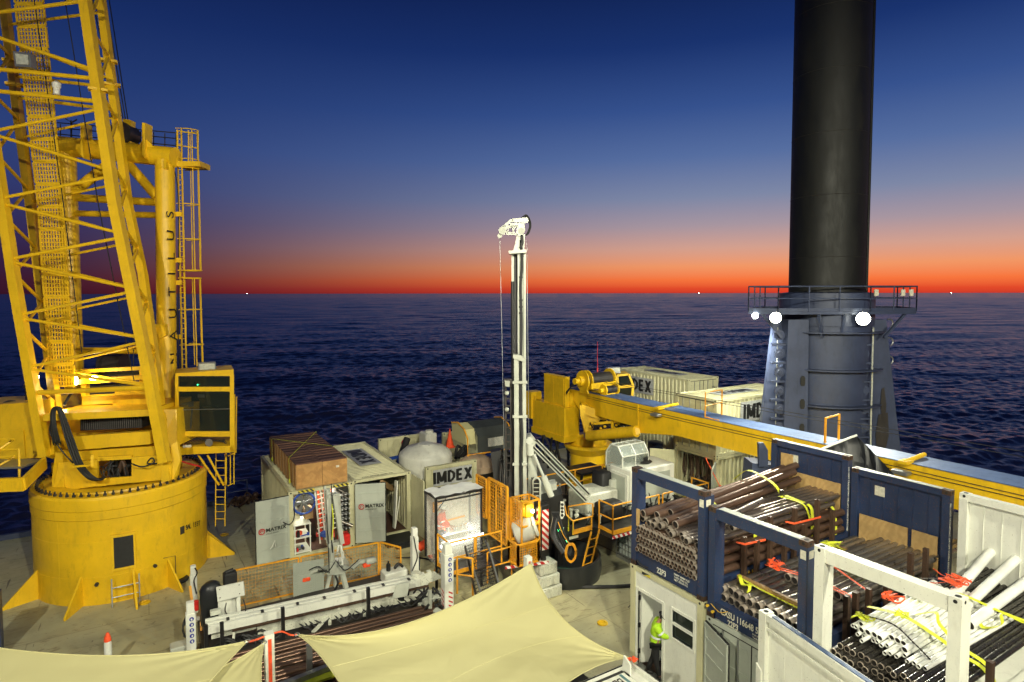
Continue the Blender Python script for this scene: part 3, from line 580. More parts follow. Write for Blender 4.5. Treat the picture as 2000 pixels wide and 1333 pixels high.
slab(s, [(346, 756, Dc), (450, 756, Dc), (450, 765, Dc), (346, 765, Dc)], .1); slab(s, [(346, 843, Dc), (450, 843, Dc), (450, 853, Dc), (346, 853, Dc)], .12); slab(s, [(336, 874, Dc), (457, 871, Dc), (457, 884, Dc), (334, 890, Dc)], 1.7)
slab(s, [(449, 735, Dc+1.6), (457, 735, Dc+1.6), (457, 884, Dc+1.6), (449, 884, Dc+1.6)], .1)
slab(s, [(346, 853, Dc+1.5), (456, 853, Dc+1.5), (456, 875, Dc+1.5), (346, 875, Dc+1.5)], .1)
cab = s.build('cab', 'yel', crane)
for q in ([(348, 736), (449, 736), (449, 756), (348, 756)], [(350, 765), (449, 765), (449, 843), (350, 843)]):
    s = MB(); slab(s, [(x, y, Dc+.04) for x, y in q], .02); s.build('window', 'cabglass', cab)
s = MB(); slab(s, [(350, 738, Dc+1.55), (449, 738, Dc+1.55), (449, 845, Dc+1.55), (350, 845, Dc+1.55)], .04); s.build('cab_interior', 'rub', cab)
s = MB(); slab(s, [(395, 795, Dc+.6), (425, 795, Dc+.6), (428, 840, Dc+.6), (392, 840, Dc+.6)], .15); s.build('seat', 'black', cab)
s = MB(); slab(s, [(386, 771, Dc+.5), (400, 771, Dc+.5), (400, 777, Dc+.5), (386, 777, Dc+.5)], .05); slab(s, [(354, 790, Dc+.4), (378, 786, Dc+.4), (378, 794, Dc+.4), (354, 798, Dc+.4)], .3); s.tube(AT(375, 798, Dc+.4), AT(372, 838, Dc+.4), .03); s.build('console', 'steel', cab)
s = MB(); slab(s, [(371, 824, Dc+.5), (377, 824, Dc+.5), (377, 838, Dc+.5), (371, 838, Dc+.5)], .1); slab(s, [(355, 800, Dc+.7), (366, 797, Dc+.7), (372, 830, Dc+.7), (356, 832, Dc+.7)], .2); s.build('levers', 'yel', cab)
s = MB(); s.sphere(AT(386, 752, Dc-.02), .02, 6, 5); s.build('indicator', 'green', cab)
s = MB(); s.tube(AT(350, 801, Dc-.02), AT(449, 799, Dc-.02), .012, 5); s.build('wiper', 'steel', cab)
s = MB(); s.bbox(AT(0, 0, 1)*0+V((0, 0, 0)), (1, 1, 1)) if False else None
slab(s, [(386, 709, 22.6), (421, 707, 22.6), (423, 724, 22.6), (387, 726, 22.6)], .22); cf_ = s.build('floodlight', 'steel', cab)
s = MB(); slab(s, [(389, 711.5, 22.58), (419, 710, 22.58), (420, 721, 22.58), (390, 723, 22.58)], -.02); s.build('lens', 'lens', cf_)
s = MB(); s.lathe(AT(408, 865, Dc-.1), [(.14, 0), (.1, .08), (.05, .16)], 16, FH); s.build('horn', 'steel', cab)
s = MB()
for k in range(7): s.curve([AT(352+k*4, 870, Dc+.2), AT(375+k*6, 856+k, Dc+.3), AT(410+k*5, 862, Dc+.3), AT(440, 858+k*2, Dc+.3)], .012, 5, 4)
s.build('cables', 'rubber', cab)
s = MB(); slab(s, [(357, 870, Dc-.03), (374, 869, Dc-.03), (374, 874, Dc-.03), (357, 875, Dc-.03)], .02); s.build('plate', 'paper', cab)
slab = _sl
s = MB(); ladder(s, AT(430, 1028, 23.2), AT(431, 886, 23.2), RH, .36, .022, .27); s.build('cab_ladder', 'yel', crane)
s = MB()
for x in (442, 450, 457): s.tube(AT(x, 886, 23.0), AT(x, 946, 23.0), .02, 5)
for y in (888, 946): s.path([AT(439, y, 23.2), AT(446, y+3, 22.8), AT(458, y-3, 23.1)], .02)
s.tube(AT(387, 889, 22.6), AT(428, 948, 23.1), .04); s.tube(AT(405, 889, 22.6), AT(437, 948, 23.1), .04); s.tube(AT(458, 770, 23.4), AT(458, 888, 23.4), .03); s.tube(AT(462, 775, 23.4), AT(461, 885, 23.4), .02); s.build('cab_strut', 'yel', crane)
# hose loop
s = MB()
for k, (dx, r) in enumerate(((0, .04), (5, .03), (-5, .03), (9, .028))):
    s.curve([AT(110+dx, 870, 20.1), AT(104+dx*.6, 835, 20), AT(103+dx*.5, 805, 20), AT(110+dx*.5, 796, 20), AT(118+dx*.6, 806, 20), AT(133+dx, 855, 20), AT(150+dx, 902, 20), AT(166+dx, 925, 19.9), AT(186+dx, 938, 20), AT(205, 932, 20.3)], r, 7)
s.curve([AT(104, 815, 20), AT(98, 845, 20.1), AT(120, 880, 20.1), AT(143, 905, 20.2)], .025); s.curve([AT(257, 906, 20.3), AT(275, 912, 20.3), AT(290, 909, 20.4), AT(302, 902, 20.5), AT(296, 895, 20.5), AT(288, 905, 20.5), AT(306, 906, 20.5)], .025)
s.curve([AT(125, 792, 21), AT(140, 768, 21.3), AT(150, 765, 21.5)], .05)
s.build('hose_bundle', 'rubber', crane, 60)
s = MB(); s.beam(AT(142, 912, 19.9), AT(176, 909, 19.9), .06); s.beam(AT(180, 911, 19.9), AT(180, 889, 19.9), .08, .08); s.build('hose_bracket', 'yel', crane)
s = MB(); s.curve([AT(345, 897, 21.5), AT(365, 905, 21.8), AT(385, 910, 22), AT(395, 913, 22)], .03); s.build('cable', 'red', crane)
s = MB(); slab(s, [(74, 850, 21.4), (76, 846, 21.4), (80, 852, 21.4), (78, 862, 21.4)], -.01); s.build('sign', 'ink', mbx)
s = MB(); s.sphere(AT(183, 739, 22.1), .1, 12, 8, (1.4, .6, .8)); s.build('work_lamp', 'glowy', crane)
lamp('crane_work_light', 'POINT', AT(183, 739, 21.8), None, 50, (1, .82, .4), .12); lamp('crane_work_light', 'POINT', AT(125, 800, 21.2), None, 22, (1, .82, .4), .1)
s = MB(); slab(s, [(68, 736, 21.9), (74, 734, 21.9), (74, 752, 21.9), (70, 752, 21.9)], .05); slab(s, [(146, 734, 22.1), (150, 734, 22.1), (150, 752, 22.1), (146, 752, 22.1)], .05); s.build('lamp_tube', 'glowy', crane)
# ================================================================== CONTAINERS
def container(name, label, u0, u1, v0, v1, z0, z1, col, sides, group=None, roofcol=None, ridge='v'):
    t_ = thing(name, label, 'container', ((u0+u1)/2, (v0+v1)/2, z0), group); e = .002
    P4 = {'u0': ((u0, v1), (u0, v0), (-1, 0, 0)), 'u1': ((u1, v0), (u1, v1), (1, 0, 0)), 'v0': ((u0, v0), (u1, v0), (0, -1, 0)), 'v1': ((u1, v1), (u0, v1), (0, 1, 0))}
    s = MB(); w = .16
    for x in (u0, u1-w):
        for y in (v0, v1-w): s.box((x, y, z0), (x+w, y+w, z1))
    for x in (u0, u1-.12):
        for za, zb in ((z0, z0+.16), (z1-.12, z1)): s.box((x+.003, v0+w, za+.003), (x+.117, v1-w, zb-.003))
    for y in (v0, v1-.12):
        for za, zb in ((z0, z0+.16), (z1-.12, z1)): s.box((u0+w, y+.003, za+.003), (u1-w, y+.117, zb-.003))
    s.build('frame', col, t_)
    for x, dx in ((u0-.006, -1), (u1-.172, 1)):
        for y, dy in ((v0-.006, -1), (v1-.172, 1)):
            for z in (z0-.004, z1-.114):
                s = MB(); s.box((x, y, z), (x+.178, y+.178, z+.118)); cs = s.build('corner_casting', col, t_); s = MB(); hx = x+(0 if dx < 0 else .178); hy = y+(0 if dy < 0 else .178); zz = z+.06
                s.tube((hx, y+.089, zz), (hx+dx*.003, y+.089, zz), .032, 8); s.tube((x+.089, hy, zz), (x+.089, hy+dy*.003, zz), .032, 8); s.build('casting_hole', 'rub', cs)
    for k, kind in sides.items():
        (ax, ay), (bx, by), nr_ = P4[k]; nr_ = V(nr_); a = V((ax, ay, z0+.16)); b = V((bx, by, z0+.16)); d = (b-a).normalized(); a += d*w; b -= d*w
        if kind == 'corr': s = MB(); s.corr(a-nr_*.02, b-nr_*.02, (0, 0, z1-z0-.28), nr_); s.build('side_wall', col, t_)
        elif kind == 'flat': s = MB(); s.prism([a-nr_*.06, b-nr_*.06, b-nr_*.06+UP*(z1-z0-.28), a-nr_*.06+UP*(z1-z0-.28)], nr_*-.03); s.build('end_wall', col, t_)
        elif kind == 'door':
            mid = (a+b)/2; H_ = z1-z0-.28
            for p, q in ((a, mid-d*.012), (mid+d*.012, b)):
                s = MB(); s.prism([p-nr_*.05, q-nr_*.05, q-nr_*.05+UP*H_, p-nr_*.05+UP*H_], nr_*.03)
                for f in (.06, .36, .64, .9): c = p.lerp(q, .5)+UP*H_*f-nr_*.012; s.beam(p+d*.08+UP*H_*f-nr_*.012, q-d*.08+UP*H_*f-nr_*.012, .012, .09)
                dr_ = s.build('door', col, t_)
                s = MB()
                for f in (.3, .7): c = p.lerp(q, f); s.tube(c+nr_*.02+UP*.02, c+nr_*.02+UP*(H_-.02), .018, 8); s.beam(c+nr_*.03+UP*.9, c+nr_*.03+UP*.9+d*.2, .03, .03)
                s.build('lock_bar', 'steel', dr_)
            s = MB(); s.beam(mid-nr_*.015+UP*.02, mid-nr_*.015+UP*(H_-.02), .02, .012); s.beam(a+UP*(H_-.015)-nr_*.018, b+UP*(H_-.015)-nr_*.018, .01, .03); s.build('door_gasket', 'rub', t_)
    s = MB()  # roof with shallow corrugation
    if ridge == 'v':
        n = round((v1-v0-.3)/.21)
        for i in range(n):
            y = v0+.15+i*(v1-v0-.3)/n; st = (v1-v0-.3)/n; zt = z1-.035
            s.add([(u0+.1, y, zt), (u1-.1, y, zt), (u1-.1, y+st*.3, zt), (u0+.1, y+st*.3, zt), (u1-.1, y+st*.38, zt-.06), (u0+.1, y+st*.38, zt-.06), (u1-.1, y+st*.9, zt-.06), (u0+.1, y+st*.9, zt-.06), (u1-.1, y+st, zt), (u0+.1, y+st, zt)], [(0, 1, 2, 3), (3, 2, 4, 5), (5, 4, 6, 7), (7, 6, 8, 9)])
    else:
        n = round((u1-u0-.3)/.21)
        for i in range(n):
            x = u0+.15+i*(u1-u0-.3)/n; st = (u1-u0-.3)/n; zt = z1-.035
            s.add([(x, v1-.1, zt), (x, v0+.1, zt), (x+st*.3, v0+.1, zt), (x+st*.3, v1-.1, zt), (x+st*.38, v0+.1, zt-.06), (x+st*.38, v1-.1, zt-.06), (x+st*.9, v0+.1, zt-.06), (x+st*.9, v1-.1, zt-.06), (x+st, v0+.1, zt), (x+st, v1-.1, zt)], [(0, 1, 2, 3), (3, 2, 4, 5), (5, 4, 6, 7), (7, 6, 8, 9)])
    s.box((u0+.14, v0+.14, z1-.115), (u1-.14, v1-.14, z1-.102)); s.build('roof', roofcol or col, t_)
    s = MB(); s.box((u0+.14, v0+.14, z0+.1), (u1-.14, v1-.14, z0+.15)); s.build('floor', 'crateT' if col == 'cream' else 'dsteel', t_)
    return t_
def panel_text(parent, org, xd, yd, w, h, body, size, spacing=1.0, nrm=None, sx=.95, mirror=False, bold=.018):
    x, y = V(xd).normalized(), V(yd).normalized(); n_ = V(nrm) if nrm is not None else x.cross(y); o = V(org); s = MB()
    s.prism([o-x*w/2-y*h/2, o+x*w/2-y*h/2, o+x*w/2+y*h/2, o-x*w/2+y*h/2], n_*.012); p = s.build('sign_panel', 'label', parent)
    blockword(p, body, size*.82, o+n_*.014, x, y, n_); return p
# --- workshop container under the timber crates
c1 = container('workshop_container', 'cream shipping container used as a lit workshop, wooden crates stacked on its roof', 4.55, 6.99, 23.4, 29.46, 0, 2.6, 'cream', {'u0': 'corr', 'u1': 'corr', 'v1': 'corr'}, 'cream containers by the far deck edge')
c2 = container('store_container', 'open cream shipping container right beside the workshop one, big name panel on its bare roof', 7.02, 9.44, 23.55, 29.6, 0, 2.6, 'cream', {'u0': 'corr', 'u1': 'corr', 'v1': 'corr'}, 'cream containers by the far deck edge')
panel_text(c2, (8.4, 26.9, 2.59), (0, -1, 0), (1, 0, 0), 2.9, .95, 'IMDEX', .8, nrm=(0, 0, 1), sx=1)
text(c2, 'MAX GROSS 30480 KG', .13, (8.1, 23.75, 2.602), (1, 0, 0), (0, 1, 0), 'ink', align='CENTER')
s = MB(); s.box((4.9, 23.392, 2.5), (5.5, 23.397, 2.6)); s.build('hazard_tape', 'hazb', c1); s = MB(); s.box((6.2, 23.392, 2.5), (6.8, 23.397, 2.6)); s.build('hazard_tape', 'hazb', c1)
def leaf(parent, h0, h1, z0, z1, logo_at, thick=.05, face=None):   # open door leaf from hinge h0 to free edge h1
    a, b = V(h0+(0,)), V(h1+(0,)); d = (b-a).normalized(); n_ = V(face or (0, -1, 0)); n_ = (n_-d*n_.dot(d)).normalized()
    s = MB(); s.prism([a+UP*z0, b+UP*z0, b+UP*z1, a+UP*z1], -n_*thick); 
    for z in (z0+.03, z1-.03): s.beam(a+UP*z+n_*.012, b+UP*z+n_*.012, .024, .06)
    for q in (a+d*.04, b-d*.04): s.beam(q+UP*z0+n_*.012, q+UP*z1+n_*.012, .03, .07, up=n_) if False else s.beam(q+UP*(z0+.06)+n_*.012, q+UP*(z1-.06)+n_*.012, .06, .024, up=n_)
    for f in (.2, .42, .66, .84): z = z0+(z1-z0)*f; s.beam(a+d*.07+UP*z+n_*.008, b-d*.07+UP*z+n_*.008, .016, .05)
    dr_ = s.build('door', 'doorgrey', parent)
    s = MB(); s.beam(a+UP*(z1+.01)-n_*thick*.5, b+UP*(z1+.01)-n_*thick*.5, .05, .02); s.beam(b+d*.01+UP*z0-n_*thick*.5, b+d*.01+UP*z1-n_*thick*.5, .05, .02, up=n_); s.build('gasket', 'rub', dr_)
    if logo_at:
        f, z = logo_at; c = a.lerp(b, f)+UP*z+n_*.03; x = d if d.cross(UP).dot(n_) > 0 else -d
        s = MB(); s.path([c-x*.34+(x*math.cos(q)+UP*math.sin(q))*.1 for q in [2*PI*k/20 for k in range(20)]], .018, 5, closed=True); s.path([c-x*.34+(x*math.cos(q)+UP*math.sin(q))*.045 for q in [2*PI*k/14 for k in range(11)]], .012, 5); s.build('emblem', 'redlet', dr_)
        text(dr_, 'MATRIX', .19, c-x*.2+UP*.01, x, UP, 'ink', bold=.004, sx=1.05); text(dr_, 'DRILLING SERVICES', .05, c-x*.19-UP*.12, x, UP, 'ink')
    return dr_
d1 = leaf(c1, (4.56, 23.38), (3.38, 23.28), .15, 2.48, (.55, 1.35))
s = MB(); s.path([(4.0, 23.24, .95), (3.9, 23.2, .75), (3.84, 23.22, .68)], .02); s.path([(4.0, 23.24, .95), (4.02, 23.2, .72)], .02); s.build('handle', 'white', d1)
d2 = leaf(c2, (7.04, 23.36), (8.12, 22.95), .15, 2.5, (.5, 1.6))
s = MB(); s.prism([(9.44, 23.5, .15), (9.5, 22.35, .15), (9.5, 22.35, 2.5), (9.44, 23.5, 2.5)], (.05, 0, 0)); s.build('door', 'cream', c2)
s = MB(); s.tube((4.28, 23.19, 1.62), (4.28, 23.16, 1.62), .09, 14); s.build('door_lamp', 'lens', d1)
s = MB(); s.curve([(4.28, 23.16, 1.62), (4.5, 23.1, 1.5), (4.7, 23.3, 1.6), (4.75, 23.4, 2.0)], .02); s.build('cable', 'rubber', d1)
s = MB()
for x in (3.65, 3.95, 4.2): pass
# things inside the workshop
lamp('workshop_light', 'POINT', (5.3, 24.6, 2.35), None, 75, (1, .97, .88), .15); lamp('workshop_light', 'POINT', (6.1, 24.2, 2.2), None, 60, (1, .97, .88), .15)
fan = thing('pedestal_fan', 'round drum fan with a blue rim, high inside the lit workshop', 'fan', (5.2, 23.75, 1.7))
s = MB(); s.path([V((5.15, 23.62, 2.02))+V((math.cos(q), 0, math.sin(q)))*.4 for q in [2*PI*k/28 for k in range(28)]], .045, 8, closed=True); s.build('rim', 'bblue', fan, 60)
s = MB()
for k in range(6):
    q = 2*PI*k/6; d = V((math.cos(q), 0, math.sin(q))); e_ = V((-d.z, 0, d.x)); c = V((5.15, 23.68, 2.02)); s.prism([c+d*.08-e_*.04, c+d*.36-e_*.1, c+d*.36+e_*.1, c+d*.08+e_*.04], (0, .02, 0))
s.build('blades', 'steel', fan)
s = MB(); s.lathe((5.15, 23.58, 2.02), [(.02, 0), (.09, .02), (.1, .12)], 14, (0, 1, 0)); s.build('hub', 'steel', fan)
s = MB()
for r in (.13, .2, .27, .34): s.path([V((5.15, 23.57, 2.02))+V((math.cos(q), 0, math.sin(q)))*r for q in [2*PI*k/20 for k in range(20)]], .005, 4, closed=True)
for k in range(8): q = PI*k/8; d = V((math.cos(q), 0, math.sin(q)))*.38; s.tube(V((5.15, 23.57, 2.02))-d, V((5.15, 23.57, 2.02))+d, .005, 4)
s.build('grille', 'steel', fan)
sh = thing('workbench', 'white two shelf bench full of tools, just inside the open workshop door', 'bench', (4.95, 23.5, .15))
s = MB()
for z in (.2, .75, 1.25): s.box((4.72, 23.42, z), (5.35, 24.3, z+.04))
for x in (4.74, 5.3):
    for y in (23.44, 24.26): s.box((x, y, .15), (x+.04, y+.04, 1.28))
s.build('bench_frame', 'white', sh)
cols = ['red', 'steel', 'bblue', 'black', 'orange', 'dsteel']
for k in range(9):
    s = MB(); x, y, z = random.uniform(4.8, 5.15), 23.46+random.uniform(0, .5), random.choice((.24, .79, 1.29)); q = random.uniform(.06, .14)
    if k % 3 == 0: s.lathe((x, y, z), [(q*.5, 0), (q*.5, q*1.4), (q*.25, q*1.6), (q*.25, q*1.9)], 10); n_ = 'bottle'
    elif k % 3 == 1: s.bbox((x, y, z), (x+q*1.6, y+q*1.5, z+q), .01); s.path([(x, y, z+q), (x+q*.4, y, z+q*1.5), (x+q*1.2, y, z+q*1.5), (x+q*1.6, y, z+q)], .01, 5); n_ = 'tool_box'
    else: s.tube((x-.1, y, z+.03), (x+.16, y+.06, z+.03), .022, 8); s.bbox((x+.12, y+.0, z), (x+.2, y+.12, z+.1), .01); n_ = 'power_tool'
    o = s.build(n_, cols[k % 6]); lev = {.24: 'bottom', .79: 'middle', 1.29: 'top'}[z]; o['label'] = f'small {["red","grey","blue","black","orange","dark"][k%6]} {n_.replace("_"," ")} on the {lev} shelf of the white workbench'; o['category'] = 'tool'; o['group'] = 'tools on the white workbench'
s = MB(); s.prism([(4.78, 24.1, 1.3), (5.1, 24.1, 1.3), (4.95, 24.1, 1.95), (4.82, 24.1, 2.0)], (0, .25, 0)); o = s.build('paper_roll', 'paper'); o['label'] = 'tall cream sheet leaning behind the tools on the workbench'; o['category'] = 'sheet'
lr = thing('pipe_ladder_rack', 'tall white and orange ladder racking inside the lit workshop', 'rack', (6.1, 24.3, .15))
s = MB()
for x in (5.75, 5.95, 6.2, 6.45): s.beam((x, 23.7, .3+.6*(x-5.75)), (x-.15, 23.75, 2.4), .05, .05)
for k in range(9): s.beam((5.65, 23.72, .7+k*.19), (6.4, 23.72, .8+k*.19), .03, .03)
s.build('uprights', 'white', lr)
s = MB()
for x in (5.83, 6.05, 6.3): s.beam((x, 23.8, .4), (x-.1, 23.85, 2.35), .05, .05)
for k in range(7): s.beam((5.75, 23.85, .75+k*.22), (6.25, 23.85, .6+k*.22), .04, .04)
s.build('rails', 'orange', lr)
s = MB()
for k in range(6): s.lathe((5.7+.12*k, 23.95, .5+.18*(k % 4)), [(.05, 0), (.06, .1), (.02, .16)], 8)
s.build('fittings', 'red', lr)
s = MB(); s.sphere((5.85, 23.5, .75), .12, 10, 7, (1.3, .8, .9)); s.tube((5.7, 23.5, .7), (6.0, 23.45, .6), .05, 8); o = s.build('hose_coupling', 'bblue'); o['label'] = 'blue coupling hanging low on the orange ladder racking'; o['category'] = 'coupling'
rk = thing('tool_rack', 'dark rack of round tube ends and rings on the workshop right wall', 'rack', (6.6, 23.7, .9))
s = MB(); s.box((6.38, 23.6, .7), (6.83, 24.4, 2.35)); s.build('cabinet', 'rub', rk)
s = MB()
for i in range(3):
    for j in range(8): s.pipe((6.46+.14*i, 23.59, .8+.19*j), (6.46+.14*i, 23.5, .8+.19*j+.02), .045, .014, 10)
s.build('tube_ends', 'steel', rk)
s = MB(); s.tube((6.3, 23.4, 1.25), (6.85, 23.15, .95), .07, 10); s.tube((6.35, 23.5, 2.3), (6.8, 23.45, 1.95), .035, 8); s.tube((6.45, 23.5, 2.35), (6.8, 23.45, 2.1), .03, 8); s.build('loose_tube', 'pipegrey', rk, 40)
s = MB(); s.bbox((6.35, 23.2, .18), (6.8, 23.5, .62), .05); s.tube((6.42, 23.3, .62), (6.42, 23.3, .68), .03, 8); s.path([(6.5, 23.35, .62), (6.52, 23.35, .7), (6.7, 23.35, .7), (6.72, 23.35, .62)], .018); o = s.build('fuel_can', 'red'); o['label'] = 'red plastic fuel can on the floor at the workshop entrance'; o['category'] = 'can'
s = MB(); s.box((5.2, 23.7, 1.35), (5.5, 24.1, 1.75)); o = s.build('carton', 'timber'); o['label'] = 'brown cardboard box directly under the blue rimmed fan'; o['category'] = 'box'
s = MB(); s.box((5.5, 24.4, .15), (5.75, 25.2, 1.9)); s.box((5.52, 24.35, 1.2), (5.73, 24.41, 1.85)); o = s.build('cabinet', 'dsteel'); o['label'] = 'dark narrow cabinet deep inside the lit workshop'; o['category'] = 'cabinet'
s = MB(); s.beam((8.2, 23.6, 2.3), (9.2, 25, 1.5), .1, .25); o = s.build('plank', 'timber'); o['label'] = 'brown plank leaning inside the open store container'; o['category'] = 'plank'
s = MB(); s.beam((8.75, 23.7, .3), (8.95, 23.9, 2.2), .28, .04); s.beam((9.0, 23.65, 1.6), (8.8, 23.65, .35), .03); o = s.build('white_board', 'white'); o['label'] = 'pale narrow panel standing in the store container mouth'; o['category'] = 'panel'
s = MB(); s.box((8.05, 22.5, .02), (9.3, 23.5, .12)); s.box((8.3, 22.2, .01), (9.4, 22.42, .06)); o = s.build('floor_mat', 'rubber'); o['label'] = 'black mat on the deck before the open store container'; o['category'] = 'mat'
# stacked timber crates on the workshop roof
for i in range(2):
    for j in range(9):
        u0 = 4.86+i*.97; v0 = 23.5+j*.605; zz = 2.612; L_ = .58; k = i*9+j
        t_ = thing('timber_crate', f'brown wooden crate on the workshop roof, {["left","right"][i]} row, {["nearest the camera","second from the near end","third from the near end","fourth from the near end","fifth from the near end","sixth from the near end","seventh from the near end","eighth from the near end","farthest, at the sea end"][j]}', 'crate', (u0+.48, v0+.3, zz), 'wooden crates on the workshop roof')
        s = MB(); s.box((u0, v0, zz+.04), (u0+.955, v0+L_-.01, zz+.93)); s.build('box', 'ply', t_)
        s = MB()
        for q in range(3): s.cur = 1 if q == (k*2) % 3 else 0; s.box((u0-.012, v0+.005+q*.19, zz+.932), (u0+.967, v0+.005+q*.19+.15-.03*s.cur, zz+.965-.012*((k+q) % 2)))
        s.build('lid_boards', ['crateT', 'crateT2'], t_)
        s = MB()
        for q in (.02, .45): s.box((u0-.02, v0+q, zz+.001), (u0+.955, v0+q+.08, zz+.039)) ; s.box((u0-.02, v0+q, zz+.05), (u0-.002, v0+q+.07, zz+.92))
        s.build('batten', 'timber', t_)
s = MB(); s.box((6.35, 23.485, 3.25), (6.47, 23.497, 3.33)); o = s.build('shipping_label', 'paper'); o['label'] = 'small white label stuck on the right front crate end'; o['category'] = 'label'
for a, b, lab in (((4.84, 24.6), (6.84, 28.6), 'yellow ratchet strap running from the near left crate to the far end of the stack'), ((4.84, 28.2), (6.84, 25.4), 'yellow ratchet strap crossing the crate stack towards the bare container roof')):
    s = MB(); A3, B3 = V(a+(3.6,)), V(b+(3.6,)); e_ = (B3-A3).normalized(); sd = UP.cross(e_)
    s.ribbon([V((a[0]-.04, a[1]-.25, 2.62)), V((a[0]-.04, a[1]-.1, 3.55)), A3, B3, B3+V((.04, 0, -.2)), V((b[0]+.1, b[1], 2.65))], .05, (0, 1, .01), .006)
    s.cbox(V((a[0]-.06, a[1]-.25, 2.75)), (.05, .09, .14)); o = s.build('ratchet_strap', 'strap'); o['label'] = lab; o['category'] = 'strap'; o['group'] = 'straps over the wooden crates'
# --- tank flat rack
def flat_end(parent, u0, u1, v, z0, z1, dep=.16, name='end_wall', col='cream', face=-1):
    s = MB()
    for x in (u0, u1-.17): s.box((x, v, z0), (x+.17, v+dep, z1))
    s.box((u0+.17, v+.004, z1-.14), (u1-.17, v+dep-.004, z1-.004)); s.box((u0+.17, v+.004, z0), (u1-.17, v+dep-.004, z0+.15)); e_ = s.build(name, col, parent)
    s = MB()
    if face < 0: s.corr((u0+.17, v+.03, z0+.15), (u1-.17, v+.03, z0+.15), (0, 0, z1-z0-.29), (0, -1, 0), .27, .04)
    else: s.box((u0+.17, v+.06, z0+.15), (u1-.17, v+.09, z1-.14)); [s.box((u0+.17+k*.3, v+.035, z0+.15), (u0+.2+k*.3, v+.06, z1-.14)) for k in range(1, 7)]
    s.build('panel', col, e_); s = MB()
    for x in (u0+.085, u1-.085): s.tube((x, v-.004, z1-.07), (x, v-.001, z1-.07), .035, 8)
    s.build('casting_hole', 'rub', e_); return e_
tr = thing('tank_flat_rack', 'cream flat rack with a name panel, holding the big grey tank', 'flat rack', (11.4, 26.7, 0))
flat_end(tr, 10.2, 12.64, 23.7, 0, 2.6); flat_end(tr, 10.2, 12.64, 29.65, 0, 2.6, face=1)
s = MB(); s.box((10.22, 23.86, 0), (10.45, 29.64, .45)); s.box((12.4, 23.86, 0), (12.62, 29.64, .45)); s.box((10.45, 23.86, .3), (12.4, 29.64, .42)); s.build('base', 'timber', tr)
panel_text(tr, (11.45, 23.685, 2.08), (1, 0, 0), (0, 0, 1), 1.85, .7, 'IMDEX', .62)
tk = thing('water_tank', 'big round grey plastic tank with a black lower half behind the name panel', 'tank', (10.95, 25.6, .45))
s = MB(); s.lathe((10.98, 25.55, .46), [(1.2, 0), (1.2, 1.35)], 48); s.build('lower_shell', 'black', tk, 40)
s = MB(); s.lathe((10.98, 25.55, .46), [(1.2, 1.36), (1.21, 2.2), (1.18, 2.28), (.9, 2.52), (.35, 2.68), (.34, 2.7), (.02, 2.71)], 48); s.build('upper_shell', 'tank', tk, 50)
s = MB(); s.tube((10.7, 25.0, 2.95), (10.62, 24.85, 2.88), .02, 6); s.sphere((11.0, 25.2, 3.13), .05, 8, 5, (1.4, .7, .5)); s.build('lid_fittings', 'steel', tk)
t2 = thing('mud_tank', 'brown topped round tank with a black base right of the big grey tank', 'tank', (13.0, 24.6, 0))
s = MB(); s.lathe((13.3, 25.0, 0), [(.95, 0), (.95, 1.75)], 40); s.build('lower_shell', 'black', t2, 40); s = MB(); s.lathe((13.3, 25.0, 0), [(.95, 1.76), (.95, 2.0), (.5, 2.35), (.3, 2.4), (.02, 2.42)], 40); s.build('upper_shell', 'tanktan', t2, 50)
s = MB(); s.box((12.72, 24.35, 1.45), (12.85, 24.37, 1.6)); s.build('sticker', 'paper', t2)
fr2 = thing('folding_rack_wall', 'cream end wall standing behind the grey canvas shelter', 'rack wall', (14.7, 29.2, 0)); flat_end(fr2, 13.55, 15.9, 29.2, 0, 2.6, face=1)
# mud pump with blue frame behind the grey tank
bp = thing('blue_pump_unit', 'bright blue pump frame on a blue base between the store container and grey tank', 'pump', (10.0, 26.6, 0))
s = MB(); s.bbox((9.6, 25.9, 0), (10.15, 27.4, 1.25), .03); s.build('base', 'bblue', bp)
s = MB(); 
for x, y in ((9.7, 26.4), (9.7, 27.2), (10.3, 27.2)): s.beam((x, y, 1.2), (x, y, 2.2), .1)
s.beam((9.7, 26.4, 2.2), (9.7, 27.2, 2.2), .12); s.beam((9.7, 27.2, 2.2), (10.5, 27.4, 2.2), .12); s.beam((10.1, 26.3, 1.2), (9.9, 26.9, 2.1), .12); s.build('frame', 'bblue', bp)
s = MB(); s.curve([(10.1, 27, 1.6), (10.6, 27.8, 1.9), (11, 28.3, 2.3), (11.3, 28.6, 2.7)], [.18]*19, 8); s.build('hose', 'rubber', bp, 50)
s = MB(); s.sphere((11.2, 28.6, 2.5), .2, 10, 7); s.build('valve_wheel', 'red', bp, 50)
s = MB()
s.bbox((11.9, 27.6, .45), (12.5, 28.5, 3.05), .06); s.lathe((12.2, 27.9, 3.05), [(.2, 0), (.2, .12), (.05, .14)], 14); o = s.build('white_tote', 'tank'); o['label'] = 'off white tote with a round cap behind the big grey tank'; o['category'] = 'tote'
def cone(p, lab, h=.75, r=.2):
    t_ = thing('traffic_cone', lab, 'cone', p); p = V(p); s = MB(); s.lathe(p, [(r*1.1, 0), (r*1.1, .03), (r*.8, .04), (.03, h), (.005, h)], 16); s.build('cone_body', 'orange', t_, 40); s = MB(); s.lathe(p, [(r*.55+.004, h*.35), (r*.4+.004, h*.55)], 16); s.build('band', 'refl', t_, 40)
cone((13.0, 27.2, 2.35), 'orange traffic cone standing behind the big grey tank', .9, .25)
